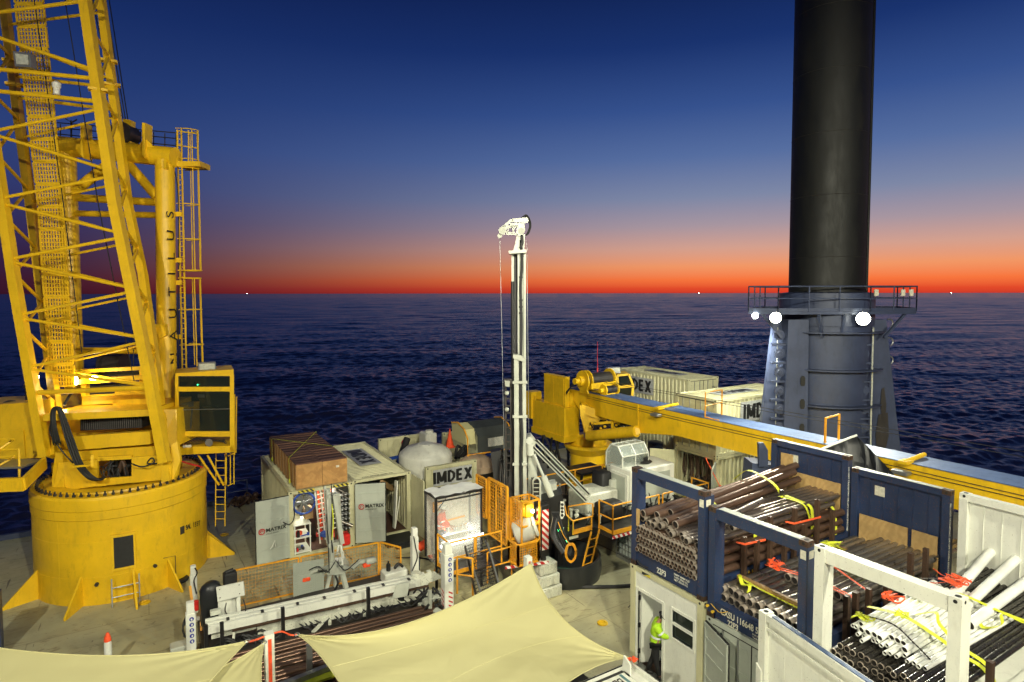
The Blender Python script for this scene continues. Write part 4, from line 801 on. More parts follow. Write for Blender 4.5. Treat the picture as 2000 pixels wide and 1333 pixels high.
# grey canvas shelter on yellow frame
ts = thing('canvas_shelter', 'grey canvas half shelter with a clear window on a yellow frame', 'shelter', (14.4, 26.5, 2.0))
tu0, tu1, tv0, tv1, tz = 12.95, 15.35, 25.2, 26.9, 2.45
s = MB(); s.loft([[(x, tv0, tz), (x, tv0, tz+.75), (x, tv0+.35, tz+1.1), (x, tv0+1.0, tz+1.3), (x, tv1, tz+1.15), (x, tv1+.02, tz+1.1), (x, tv0+1.0, tz+1.27), (x, tv0+.37, tz+1.07), (x, tv0+.03, tz+.73), (x, tv0+.03, tz)] for x in (tu0+.55, tu1)], True, True); s.build('canopy', 'tentgrey', ts)
s = MB(); s.box((tu0+1.1, tv0-.012, tz+.2), (tu0+1.95, tv0-.004, tz+.62)); s.build('window', 'sheet', ts); s = MB(); s.box((tu0+1.1, tv0-.003, tz+.2), (tu0+1.95, tv0-.0005, tz+.62)); s.build('pale_lining', 'paper', ts)  # pale sheet close behind the clear window
s = MB(); s.prism([(tu0+.02, tv1, tz+.4), (tu0+.02, tv0+.15, tz+.4), (tu0+.02, tv0+.3, tz+1.1), (tu0+.02, tv0+1, tz+1.28), (tu0+.02, tv1, tz+1.15)], (.5, 0, 0)); s.build('inner_curtain', 'sail', ts)
s = MB()
for x in (tu0, tu1+.03): s.path([(x, tv0-.03, 1.6), (x, tv0-.03, tz+.75), (x, tv0+.33, tz+1.13), (x, tv0+1, tz+1.33), (x, tv1, tz+1.2)], .035, 6)
s.tube((tu0, tv0-.03, tz-.05), (tu1, tv0-.03, tz-.05), .04, 6); s.tube((tu0+.6, tv0-.05, .2), (tu0+.6, tv0-.05, tz), .04); s.tube((tu0, tv0-.05, .2), (tu0, tv0-.05, tz), .05); s.tube((tu1, tv0-.05, .8), (tu1, tv0-.05, tz), .04)
for k in range(4): s.tube((tu1-.1, tv0-.1, 2.3-k*.25), (tu1+.35, tv0-.2, 2.1-k*.25), .022, 6)
s.tube((tu0, tv0-.05, 2.0), (tu0+.6, tv0-.05, 2.15), .045); s.tube((tu0-.5, tv0-.05, 1.2), (tu0, tv0-.05, 1.9), .035); s.tube((tu0, tv0-.05, 1.2), (tu0+.5, tv0-.05, 1.9), .035); s.build('tube_frame', 'rail', ts)
bm = thing('mud_mixer', 'blue mixing unit with hoses and valves under the grey canvas shelter', 'mixer', (14.3, 25.8, 0))
s = MB(); s.bbox((13.6, 25.3, .2), (14.1, 26.4, 2.1), .03); s.bbox((14.75, 25.2, 1.2), (15.15, 25.8, 2.0), .03); s.box((14.1, 25.6, .2), (15.6, 26.8, 1.1)); s.beam((14.1, 25.5, 2.2), (15.4, 25.5, 2.25), .1, .1); s.build('cabinet', 'bblue', bm)
s = MB()
for k in range(14):
    x = random.uniform(13.9, 15.3); s.curve([(x, 25.2, 1.1+random.random()*.6), (x+random.uniform(-.3, .3), 25.0, 1.5+random.random()*.6), (x+random.uniform(-.4, .4), 25.1, 1.2+random.random()*.9)], .03, 6, 5)
s.build('hoses', 'rubber', bm, 50)
s = MB()
for k in range(6): s.sphere((random.uniform(13.9, 15.2), 25.05, random.uniform(1.3, 2.2)), .07, 8, 6)
s.curve([(14.2, 25, 1.2), (14.5, 24.9, 1.7), (14.6, 24.95, 2.2)], .05); s.build('valves', 'white', bm, 50)
s = MB(); s.bbox((13.2, 25.35, 1.2), (13.5, 25.6, 2.05), .04); o = s.build('orange_barrel', 'orange'); o['label'] = 'orange barrel left of the blue mixing unit'; o['category'] = 'barrel'
s = MB()
for k in range(8): s.curve([(12.9+random.random()*.7, 26.6, 1.9), (13+random.random()*.7, 26.5, 2.2+random.random()*.4), (13.2+random.random()*.5, 26.6, 1.95)], .07, 6, 4)
o = s.build('hose_pile', 'rubber', None, 50); o['label'] = 'heap of black hoses beside the cream wall left of the shelter'; o['category'] = 'hoses'
# black hose curtain between the tanks and the mast
s = MB()
for k in range(30):
    x = 13.5+random.random()*1.0; y = 23.0+random.random()*.5; s.curve([(x+.2, y+.2, 2.6+random.random()*.3), (x+random.uniform(-.2, .2), y, 1.9), (x+random.uniform(-.1, .35), y-.1, 1.1), (x+.3+random.uniform(-.1, .3), y-.1, .3)], .06, 6, 4)
o = s.build('hydraulic_hoses', 'rubber', None, 50); o['label'] = 'thick black hydraulic hoses hanging left of the tall mast'; o['category'] = 'hoses'
# ================================================================== FAR CONTAINERS, TOWER, KNUCKLE CRANE
def stack(u0, u1, v0, v1, labs, sides, rid, grp='cream containers stacked beyond the yellow boom'):
    return [container('shipping_container', l, u0, u1, v0, v1, z, z+2.6, 'cream', sd, grp, ridge=rid) for l, z, sd in zip(labs, (0, 2.61), sides)]
a1, a2 = stack(25.8, 28.24, 23.5, 29.56, ('cream container at the bottom of the far stack, behind the crane pedestal', 'cream container on top of the far stack, name panel on its long side'), ({'u0': 'corr', 'v0': 'flat', 'u1': 'corr', 'v1': 'flat'}, {'u0': 'corr', 'v0': 'door', 'u1': 'corr', 'v1': 'flat'}), 'v')
panel_text(a2, (25.78, 27.6, 4.42), (0, -1, 0), UP, 2.9, .95, 'IMDEX', .84, nrm=(-1, 0, 0)); panel_text(a2, (27.1, 26.5, 5.2), (0, -1, 0), (1, 0, 0), 2.9, .8, 'IMDEX', .7, nrm=(0, 0, 1))
text(a2, '22G1', .2, (27.7, 23.49, 4.6), (1, 0, 0), UP, 'ink')
b1, b2 = stack(21.85, 27.9, 18.25, 20.69, ('cream container under the nearer stack, its doors open on hanging hoses', 'cream container on top of the nearer stack, lit roof, partly behind the blue tower'), ({'v0': 'corr', 'u1': 'flat', 'v1': 'corr'}, {'v0': 'corr', 'u0': 'door', 'u1': 'flat', 'v1': 'corr'}), 'u')
panel_text(b2, (24.9, 18.225, 4.5), (1, 0, 0), UP, 2.9, .95, 'IMDEX', .84, nrm=(0, -1, 0)); panel_text(b2, (24.6, 19.5, 5.2), (-1, 0, 0), (0, -1, 0), 2.8, .8, 'IMDEX', .7, nrm=(0, 0, 1))
text(b2, '22G1', .2, (21.82, 18.95, 4.3), (0, -1, 0), UP, 'ink')
s = MB(); s.prism([(21.85, 20.69, .15), (21.0, 21.5, .15), (21.0, 21.5, 2.45), (21.85, 20.69, 2.45)], (.03, .05, 0)); s.build('door', 'cream', b1)
s = MB(); s.prism([(21.8, 18.25, .15), (20.8, 17.6, .15), (20.8, 17.6, 2.45), (21.8, 18.25, 2.45)], (.02, -.05, 0)); s.build('door', 'doorgrey', b1)
s = MB()
for k in range(26): y = 18.6+random.random()*1.9; s.curve([(22.2, y, 2.3), (22.15+random.random()*.2, y+random.uniform(-.1, .1), 1.6), (22.2, y+random.uniform(-.15, .15), 1.1+random.random()*.3)], .028, 5, 4)
o = s.build('hanging_hose', 'rustsurf', None, 50); o['label'] = 'red brown hoses hanging in the open lower container'; o['category'] = 'hoses'
s = MB(); s.box((22.3, 18.5, .2), (23, 20.4, .9)); s.box((22.4, 18.9, .9), (22.9, 19.6, 1.3)); s.curve([(22.3, 19, .9), (22.2, 19.5, 1.2), (22.3, 20.1, .9)], .05); o = s.build('stowed_machine', 'dsteel'); o['label'] = 'dark machine stowed inside the open lower container'; o['category'] = 'machine'
lamp('tower_light', 'SPOT', AT(1515, 626, 24.4), (12, 10, 3), 2600, (1, 1, .82), .12, 125)
lamp('tower_light', 'SPOT', AT(1686, 628, 24.4), (15, 9, 3), 3400, (1, 1, .82), .12, 125)
lamp('tower_light', 'SPOT', AT(1470, 624, 25.3), (24.5, 21, 4.5), 2800, (1, 1, .82), .12, 120)
# ---- tower
TW = V((AT(1613, 585, 27).x, AT(1613, 585, 27).y, 0)); tz = lambda y, D=27: AT(1620, y, D).z
tower = thing('jacking_tower', 'tall black round column rising out of a blue braced casing with a railed platform', 'tower', TW)
s = MB(); s.lathe(TW, [(1.52, 8.6), (1.52, 60)], 72); cl = s.build('column', 'blackcol', tower, 30)
s = MB()
for k in range(11): s.path([TW+V((math.cos(q), math.sin(q), 0))*1.522+UP*(11.5+k*2.6) for q in [2*PI*i/70 for i in range(70)]], .009, 4, closed=True)
s.build('weld_seam', 'dsteel', cl, kind='stuff')
s = MB(); dr_ = (RH*.985-FH*.17).normalized()
for k in range(175): z = 9.6+k*.16; s.prism([TW+dr_*1.5+UP*z-FH*.1, TW+dr_*1.6+UP*(z+.03)-FH*.1, TW+dr_*1.6+UP*(z+.09)-FH*.1, TW+dr_*1.5+UP*(z+.12)-FH*.1], FH*.2)
s.build('rack_teeth', 'dsteel', cl, kind='stuff')
s = MB(); s.tube(TW+RH*1.3-FH*.85+UP*9, TW+RH*1.3-FH*.85+UP*60, .05, 8); s.build('guide_rail', 'blackcol', cl)
s = MB(); s.lathe(TW, [(1.82, 0), (1.82, 8.6), (1.9, 8.6), (1.9, 9.5), (1.8, 9.6)], 64)
for y in (653, 728, 800): s.lathe(TW, [(1.8, tz(y, 25)), (2.25, tz(y, 25)), (2.25, tz(y, 25)+.05), (1.8, tz(y, 25)+.05)], 64)
cas = s.build('casing', 'steelblue', tower, 30)
def fin(poly, D, t, nm='buttress', mt='steelblue'): m_ = MB(); m_.prism([AT(x, y, D) for x, y in poly], FH*t); return m_.build(nm, mt, tower)
fin([(1512, 625), (1544, 625), (1536, 1010), (1466, 1010)], 26.1, .25); f1 = fin([(1540, 625), (1562, 625), (1553, 1010), (1524, 1010)], 25.5, 1.2, mt='steelblue')
fin([(1562, 625), (1580, 625), (1574, 1010), (1553, 1010)], 25.6, .12); fin([(1696, 625), (1731, 625), (1772, 1010), (1696, 1010)], 25.9, .3); fin([(1728, 660), (1737, 700), (1776, 1010), (1762, 1010)], 26.3, 1.5)
s = MB()
for y in (745, 790, 838): c = AT(1568-(y-745)*.02, y, 25.56); s.prism([c+RH*x+UP*z for x, z in ((-.07, -.2), (.07, -.2), (.1, -.1), (.1, .12), (.05, .22), (-.05, .22), (-.1, .12), (-.1, -.1))], -FH*.01)
s.build('lightening_hole', 'rub', tower)
for x in (1522, 1686):
    for y in range(655, 870, 36): s = MB(); c = AT(x, y, 25.7); s.lathe(c, [(.22, 0), (.22, .06), (.12, .07), (.1, .1)], 16, -FH) ; s.beam(c-UP*.4-RH*.35, c-UP*.4+RH*.35, .25, .08); s.build('jacking_pinion', 'steelblue', tower, 40)
s = MB(); s.curve([AT(1706, 640, 25.6), AT(1704, 700, 25.6), AT(1703, 760, 25.6), AT(1701, 830, 25.6), AT(1700, 960, 25.6)], .035); s.tube(AT(1519, 640, 25.9), AT(1512, 960, 25.9), .02); s.build('cable', 'lens', tower)
for y in (632, 668, 704): s = MB(); s.path([AT(1736, y, 26)+(RH*math.cos(q)+UP*math.sin(q))*.18 for q in [PI*k/8-1.2 for k in range(9)]], .03, 5); s.build('mooring_ring', 'steel', tower)
s = MB(); s.prism([AT(x, y, 25.85) for x, y in ((1722, 760), (1727, 757), (1731, 790), (1728, 830), (1723, 825), (1720, 790))], -FH*.004); s.prism([AT(x, y, 25.85) for x, y in ((1716, 810), (1734, 806), (1736, 850), (1728, 885), (1712, 880), (1710, 850))], -FH*.004); s.build('worn_patch', 'dsteel', tower)
pz = AT(1620, 609, 24.9).z; s = MB(); pc = lambda x, D: (lambda p: V((p.x, p.y, pz)))(AT(x, 600, D))
poly = [pc(1462, 25.6), pc(1520, 24.9), pc(1700, 24.9), pc(1790, 25.4), pc(1752, 28.8), pc(1494, 28.8)]
s.prism([p-UP*.12 for p in poly], UP*.12); s.lathe(TW, [(1.9, pz), (1.9, pz+.75), (1.5, pz+.8)], 48); pf = s.build('platform', 'steelblue', tower, 30)
s = MB(); railing(s, poly+[poly[0]], 1.03, .03, True, .01, post_sp=1.25); 
for p_, q_ in (((1530, 560, 28.6), (1560, 560, 28.6)),): pass
s.build('platform_railing', 'steelblue', pf)
for x, d in ((1490, 25.4), (1600, 25), (1650, 25), (1768, 25.5)): s = MB(); s.beam(pc(x, d)-UP*.12, AT(1620+(x-1620)*.72, 660, 25.4), .1, .1); s.build('platform_brace', 'steelblue', pf)
for x in (1710, 1762, 1778): s = MB(); c = pc(x, 25.1)+UP*.75; s.prism([c-RH*.08-UP*.12, c+RH*.08-UP*.12, c+RH*.08+UP*.15, c-RH*.08+UP*.15], -FH*.05); s.build('lamp_fitting', 'paper', pf)
for i, (x, y, D, r) in enumerate(((1515, 621, 24.7, .21), (1686, 623, 24.7, .25), (1475, 617, 25.4, .12))):
    t_ = MB(); c = AT(x, y, D); dd = (O-c).normalized(); t_.lathe(c+(-dd)*.12, [(r*.6, 0), (r*1.05, .05), (r*1.05, .1)], 20, dd); h_ = t_.build('floodlight', 'steelblue', tower, 40)
    t_ = MB(); t_.lathe(c, [(r, 0), (r, .02)], 24, dd); t_.build('lens', 'glow', h_)
# ---- knuckle boom crane
kc = thing('knuckle_boom_crane', 'yellow pedestal crane with long blue topped box boom reaching right across the deck', 'crane', (20.7, 25.9, 0))
s = MB(); s.lathe((20.6, 25.8, 0), [(.95, 0), (.95, 1.35), (1.0, 1.4), (1.3, 1.75), (1.3, 1.9), (.6, 1.92)], 40); s.build('pedestal', 'yel', kc, 30)
BU0, BU1 = 19.5, 20.62; zb = [(1134, 804), (1241, 834), (1246, 846), (1320, 851), (1482, 893), (1509, 901)]
bot = [PU(x, y, BU0) for x, y in zb]; pr = [(26.4, 4.9)]+[(b.y, b.z) for b in bot]+[(2, bot[-1].z+(bot[-1].z-bot[-2].z)*0), (2, 4.9)]
s = MB(); s.prism([(BU0, y, z) for y, z in pr], (BU1-BU0, 0, 0)); bb = s.build('boom', 'yel', kc)
s = MB(); s.box((BU0-.02, 2, 4.9), (BU1+.02, 26, 4.925)); s.build('boom_top', 'boomblue', bb)
s = MB(); s.box((BU0-.05, bot[2].y-.04, bot[2].z), (BU0, bot[2].y+.04, 4.85)); s.build('stiffener', 'yel', bb)
s = MB()
for dz in (-.14, -.24): s.curve([(BU0-.015, 24.5, 4.86+dz), (BU0-.015, 18, 4.82+dz), (BU0-.015, 10, 4.86+dz), (BU0-.015, 2.1, 4.84+dz)], .012, 5)
for dz, dv in ((.12, 0), (.2, .02)): s.tube((20.2, 24.6, 5.3+dz), (20.3, 2, 5.35+dz*2), .012, 5)
s.build('hoist_wire', 'dsteel', bb)
for v_, lb in ((19.3, 0), (9.2, 0)):
    s = MB(); s.tube((20.5, v_, 5.02), (19.3, v_, 4.95), .07, 8); s.cbox((19.4, v_, 4.95), (.4, .25, .1)); br_ = s.build('lamp_bracket', 'yel', bb)
    s = MB(); s.bbox((19.05, v_-.2, 4.6), (19.35, v_+.25, 4.72), .02); h_ = s.build('floodlight', 'steel', br_)
s = MB(); s.path([(19.55, 16.9, 4.93), (19.55, 16.9, 5.95), (20.55, 16.9, 5.98), (20.55, 16.9, 4.93)], .035, 6); s.path([(19.55, 16.9, 5.4), (20.55, 16.9, 5.45)], .035, 6); s.path([(19.55, 16.2, 4.93), (19.55, 16.9, 4.95)], .03); s.build('rope_guide', 'rail', bb)
s = MB(); s.path([(19.7, 11.9, 4.93), (19.7, 11.9, 5.75), (20.5, 11.9, 5.8), (20.5, 11.9, 4.93)], .045, 6); s.build('rope_guide', 'rail', bb)
s = MB(); s.box((19.75, 23.3, 4.93), (20.4, 25.1, 5.05)); s.build('winch_bed', 'yel', kc)
s = MB(); s.tube((19.2, 24.4, 5.55), (20.9, 24.4, 5.55), .36, 24); wd = s.build('winch_drum', 'dsteel', kc, 40)
s = MB()
for x in (19.1, 19.35, 20.85): s.tube((x, 24.4, 5.55), (x+.07, 24.4, 5.55), .52, 28)
s.tube((18.85, 24.4, 5.55), (19.1, 24.4, 5.55), .26, 16); s.tube((18.6, 24.4, 5.55), (18.85, 24.4, 5.55), .16, 12); s.beam((19.3, 23.95, 5.3), (20.9, 23.95, 5.3), .08, .3); s.prism([(19.2, 24.1, 4.9), (19.2, 24.8, 4.9), (19.2, 24.6, 5.4), (19.2, 24.2, 5.4)], (.08, 0, 0)); s.build('winch_flange', 'yel', wd, 40)
s = MB(); s.tube((19.7, 23.4, 5.15), (20.4, 23.4, 5.15), .2, 20); w2 = s.build('auxiliary_drum', 'dsteel', kc, 40); s = MB()
for x in (19.62, 20.4): s.tube((x, 23.4, 5.15), (x+.06, 23.4, 5.15), .3, 20)
s.tube((19.4, 23.4, 5.15), (19.62, 23.4, 5.15), .12, 10); s.build('drum_flange', 'yel', w2, 40)
s = MB(); 
for k in range(4): s.curve([(18.7, 24.4+k*.05, 5.5), (18.6, 25, 5.0-k*.03), (19.0, 25.6, 4.7)], .03)
s.build('hoses', 'rubber', kc, 50)
c0 = AT(1102, 830, 32); cu, cv = c0.x, c0.y
s = MB(); s.box((cu, cv, 2.45), (cu+1.0, cv+3.0, AT(1102, 797, 32).z)); s.box((cu-.06, cv-.06, AT(1102, 866, 32).z), (cu+1.25, cv+3.05, 2.45)); cwt = s.build('counterweight', 'yel', kc)
s = MB(); s.box((cu-.006, cv-.006, 3.35), (cu+1.006, cv+3.0, 3.37)); s.lathe((cu+.5, cv-.001, 2.9), [(.27, 0), (.27, .012), (.24, .012)], 24, (0, -1, 0)); s.build('seam', 'yel', cwt)
s = MB(); zc = AT(1102, 797, 32).z
for x, y in ((cu+.05, cv+.05), (cu+.95, cv+.05), (cu+.05, cv+2.9)): s.prism([(x, y-.08, zc), (x, y+.08, zc), (x, y+.05, zc+.22), (x, y-.05, zc+.22)], (.04, 0, 0))
s.build('lifting_lug', 'yel', cwt)
s = MB(); zt = AT(1102, 736, 32.3).z; s.box((cu+.15, cv+.15, zc), (cu+.45, cv+2.1, zt)); rd = s.build('oil_cooler', 'yel', kc); s = MB(); s.box((cu+.13, cv+.25, zc+.1), (cu+.149, cv+1.1, zt-.1)); s.box((cu+.13, cv+1.16, zc+.1), (cu+.149, cv+2.0, zt-.1)); s.build('cooler_grille', 'rustsurf' if False else 'yel', rd)
s = MB(); s.box((cu+.46, cv+.1, zc), (cu+1.1, cv+.9, zc+.72)); s.box((cu-.1, cv+3.0, 2.9), (cu+.6, cv+3.6, 4.4)); s.build('side_box', 'yel', kc)
s = MB(); s.prism([AT(1133, 805, 31), AT(1180, 810, 31), AT(1150, 850, 31), AT(1140, 845, 31)], FH*.1); s.prism([AT(x, y, 30.6) for x, y in ((1132, 790), (1142, 800), (1156, 850), (1146, 855), (1134, 815))], FH*.15); s.prism([AT(x, y, 30.8) for x, y in ((1136, 790), (1200, 812), (1180, 822), (1140, 810))], FH*.8)
s.lathe((20.6, 25.8, 1.9), [(1.0, 0), (1.0, .35), (.7, .4)], 30); s.beam(AT(1158, 828, 30.5), AT(1225, 822, 29.8), .1, .12); s.beam(AT(1196, 822, 30), AT(1196, 840, 30), .1); s.build('slew_frame', 'yel', kc)
s = MB(); s.tube(AT(1150, 852, 30.3), AT(1243, 843, 27.9), .26, 20); s.tube(AT(1243, 843, 27.85), AT(1243, 843, 28.1), .17, 20); s.build('lift_cylinder', 'yel', kc, 40)
s = MB()
for k in range(22): a_ = random.uniform(1146, 1215); s.curve([AT(a_, 838, 30.6), AT(a_+random.uniform(-8, 8), 826, 30.5), AT(a_+random.uniform(5, 25), 835-random.random()*8, 30.4)], .035, 5, 4)
s.box((cu+1.2, cv-1.4, 3.0), (cu+2.2, cv-.2, 3.9)); s.build('hydraulics', 'rubber', kc)
s = MB()
for k in range(9): a_ = random.uniform(1150, 1210); s.sphere(AT(a_, random.uniform(824, 838), 30.2), .07, 7, 5)
s.build('valves', 'yel', kc)
s = MB(); Dk = 33.0
for q in ([(1206, 732), (1228, 730), (1228, 734), (1206, 736)], [(1208, 754), (1239, 752), (1239, 757), (1208, 759)], [(1226, 731), (1230, 731), (1240, 756), (1236, 756)], [(1234, 757), (1239, 757), (1236, 782), (1232, 782)], [(1204, 732), (1208, 732), (1210, 782), (1206, 782)]): s.prism([AT(x, y, Dk) for x, y in q], FH*1.2)
kb = s.build('crane_cab', 'yel', kc); s = MB(); s.prism([AT(x, y, Dk+.1) for x, y in ((1208, 735), (1227, 734), (1236, 754), (1210, 755))], FH*.9); s.prism([AT(x, y, Dk+.1) for x, y in ((1210, 760), (1235, 758), (1232, 780), (1211, 780))], FH*.9); s.build('cab_glass', 'dglass', kb)
s = MB(); s.prism([AT(x, y, 32.8) for x, y in ((1186, 719), (1211, 718), (1212, 729), (1190, 730))], FH*.4); s.build('floodlight', 'steel', kb); s = MB(); s.prism([AT(x, y, 32.78) for x, y in ((1194, 720), (1211, 719), (1211, 727), (1195, 728))], -FH*.02); s.build('lens', 'lens', kb)
s = MB(); s.tube(AT(1167, 728, 32), AT(1167, 668, 32), .012, 5); s.tube(AT(1167, 728, 32), AT(1167, 720, 32), .04, 6); s.build('aerial', 'red', kc)
s = MB()
for a_, b_ in (((1060, 850), (1062, 905)), ((1085, 862), (1098, 920)), ((1062, 850), (1098, 915)), ((1078, 855), (1070, 915)), ((1092, 862), (1082, 900))): s.beam(AT(*a_, 32.5), AT(*b_, 32.5), .09)
s.build('support_frame', 'black', kc)
# yellow framed generator in front of the pedestal
gp = AT(1148, 936, 28.6); gx, gy = gp.x, gp.y
gn = thing('generator_set', 'yellow boxed generator in a black frame before the crane pedestal', 'generator', (gx, gy, 0))
s = MB()
for x in (gx-.75, gx+.7):
    for y in (gy-.5, gy+.7): s.beam((x, y, 0), (x, y, 1.75), .08)
s.box((gx-.8, gy-.55, 1.72), (gx+.75, gy+.75, 1.8)); s.build('frame', 'black', gn)
s = MB(); s.bbox((gx-.68, gy-.3, .15), (gx+.1, gy+.6, 1.5), .03); s.bbox((gx+.2, gy-.2, .15), (gx+.6, gy+.6, 1.5), .03); s.build('housing', 'yel', gn)
s = MB(); s.bbox((gx+.2, gy-.5, .4), (gx+.6, gy-.25, .75), .05); s.bbox((gx+.8, gy-.9, .4), (gx+1.0, gy-.7, .8), .04); o = s.build('fire_extinguisher', 'red'); o['label'] = 'red extinguishers hung by the generator, right of the crane pedestal'; o['category'] = 'extinguisher'
s = MB(); s.lathe(AT(1280, 868, 31.5)-UP*1.4, [(.4, 0), (.4, 1.5), (.3, 1.55)], 20); o = s.build('blue_drum', 'blue', None, 40); o['label'] = 'dark blue drum under the yellow boom, left of the far containers'; o['category'] = 'drum'
# ================================================================== SITE OFFICE, FLAT RACKS AND PIPES (right)
U0 = 11.0; P_ = lambda x, y, u=U0: PU(x, y, u)
of = container('site_office', 'cream container turned into a cabin, white wall with door and window, under the pipe rack', U0, 17.05, 9.5, 11.94, 0, 2.79, 'cream', {'v0': 'corr', 'u1': 'flat', 'v1': 'corr'})
dl, dr, dt_ = 11.68, 10.80, 2.17; wl, wr, wt, wb = 10.46, 9.79, 2.19, 1.5
s = MB(); x0, x1 = U0+.04, U0+.1
for y0, y1, z0, z1 in ((dl, 11.78, .16, 2.67), (dr, dl, dt_, 2.67), (wl, dr, .16, 2.67), (wr, wl, wt, 2.67), (wr, wl, .16, wb), (9.66, wr, .16, 2.67)): s.box((x0, y0, z0), (x1, y1, z1))
fw = s.build('front_wall', 'white', of)
s = MB()
for y0, y1, z0, z1 in ((dl, dl+.07, .16, dt_+.07), (dr-.07, dr, .16, dt_+.07), (dr, dl, dt_, dt_+.07)): s.box((U0+.015, y0, z0), (U0+.13, y1, z1))
s.build('door_frame', 'white', fw)
s = MB()
for y0, y1, z0, z1 in ((wl, wl+.06, wb-.06, wt+.06), (wr-.06, wr, wb-.06, wt+.06), (wr, wl, wt, wt+.06), (wr, wl, wb-.06, wb), (wr, wl, (wb+wt)/2-.02, (wb+wt)/2+.03)): s.box((U0+.01, y0, z0), (U0+.12, y1, z1))
wf = s.build('window', 'white', fw)
s = MB(); s.box((U0+.075, wr, wb), (U0+.085, wl, wt)); s.build('pane', 'dglass', wf)
s = MB(); s.box((U0+.3, 9.7, .17), (U0+.34, 10.75, 2.6)); s.box((U0+3.2, 9.7, .17), (U0+3.25, 11.7, 2.6)); s.build('inner_partition', 'rub', of)
s = MB(); hx = U0+.12; s.prism([(hx, dl-.02, .2), (hx+.8, dl-.36, .2), (hx+.8, dl-.36, dt_-.03), (hx, dl-.02, dt_-.03)], (-.01, -.04, 0)); dd = s.build('door', 'white', of)
s = MB()
for z in (.45, 1.15, 1.9): s.box((U0+.03, dl-.035, z), (U0+.1, dl-.004, z+.12))
s.build('hinge', 'black', dd)
s = MB(); s.box((U0-.06, dr, .12), (U0+.14, dl, .165)); s.build('sill', 'steel', of)
s = MB(); s.box((U0-.01, 11.2, 2.68), (U0-.004, 11.5, 2.75)); s.build('hazard_tape', 'hazb', of)
# containers under racks two and three
cb = container('dry_container', 'grey white container under the middle rack, one lit door leaf swung open', 11.08, 17.1, 7.02, 9.44, 0, 2.5, 'doorgrey', {'v0': 'corr', 'u1': 'flat', 'u0': 'door'}, 'containers under the pipe racks')
hz = P_(1363, 1190, 11.03); f0 = G(1430, 1240, hz.z); h0 = V((11.03, 9.43, 0)); zt = hz.z; fr0 = V((10.35, 8.72, 0))
fz_ = fr0
leaf(cb, (11.04, 9.46), (G(1430, 1240, 2.36).x-.42, G(1430, 1240, 2.36).y-.22), .2, 2.36, None, face=(-1, -.6, 0))
cc_ = container('dry_container', 'white container under the white framed rack at the right edge', 10.86, 16.9, 4.28, 6.7, 0, 2.6, 'white', {'v0': 'corr', 'u1': 'flat', 'u0': 'door'}, 'containers under the pipe racks')
ww = G(1490, 1190, 3.6); we = G(1700, 1333, 3.6); d = (we-ww).normalized(); nrm = UP.cross(d).normalized(); nrm = nrm if nrm.x < 0 else -nrm; en = ww+d*3.4
wr_ = thing('white_folded_rack', 'plain white steel end wall standing before the racks at the bottom right', 'rack wall', (ww.x, ww.y, 0))
s = MB(); b0 = V((ww.x, ww.y, 0)); b1 = V((en.x, en.y, 0))
s.prism([b0+nrm*.1, b0+d*.18+nrm*.1, b0+d*.18-nrm*.12, b0-nrm*.12], UP*3.6); s.beam(b0+d*.18+UP*3.52, b1+UP*3.52, .16, .14); s.beam(b0+d*.18+UP*3.3+nrm*.05, b1+UP*3.3+nrm*.05, .03, .05)
s.prism([b0+nrm*.13+UP*.6-d*.02, b0+d*.12+nrm*.13+UP*.6, b0+d*.12+nrm*.13+UP*2.4, b0+nrm*.13+UP*2.5-d*.02], nrm*-.06); s.build('post', 'white', wr_)
s = MB(); s.prism([b0+d*.18, b1, b1+UP*3.45, b0+d*.18+UP*3.45], -nrm*.03)
for k in range(1, 8): s.prism([b0+d*(.18+k*.42)+nrm*.003, b0+d*(.19+k*.42)+nrm*.003, b0+d*(.19+k*.42)+nrm*.003+UP*3.42, b0+d*(.18+k*.42)+nrm*.003+UP*3.42], -nrm*.004)
s.build('panel', 'white', wr_)
s = MB(); s.beam(b0+d*.3+UP*3.6, b1+UP*3.6, .09, .018); s.build('worn_top_edge', 'boomblue', wr_)
s = MB()
s.tube(b0+d*.09+UP*3.598, b0+d*.09+UP*3.603, .05, 10); s.build('casting_hole', 'rub', wr_)
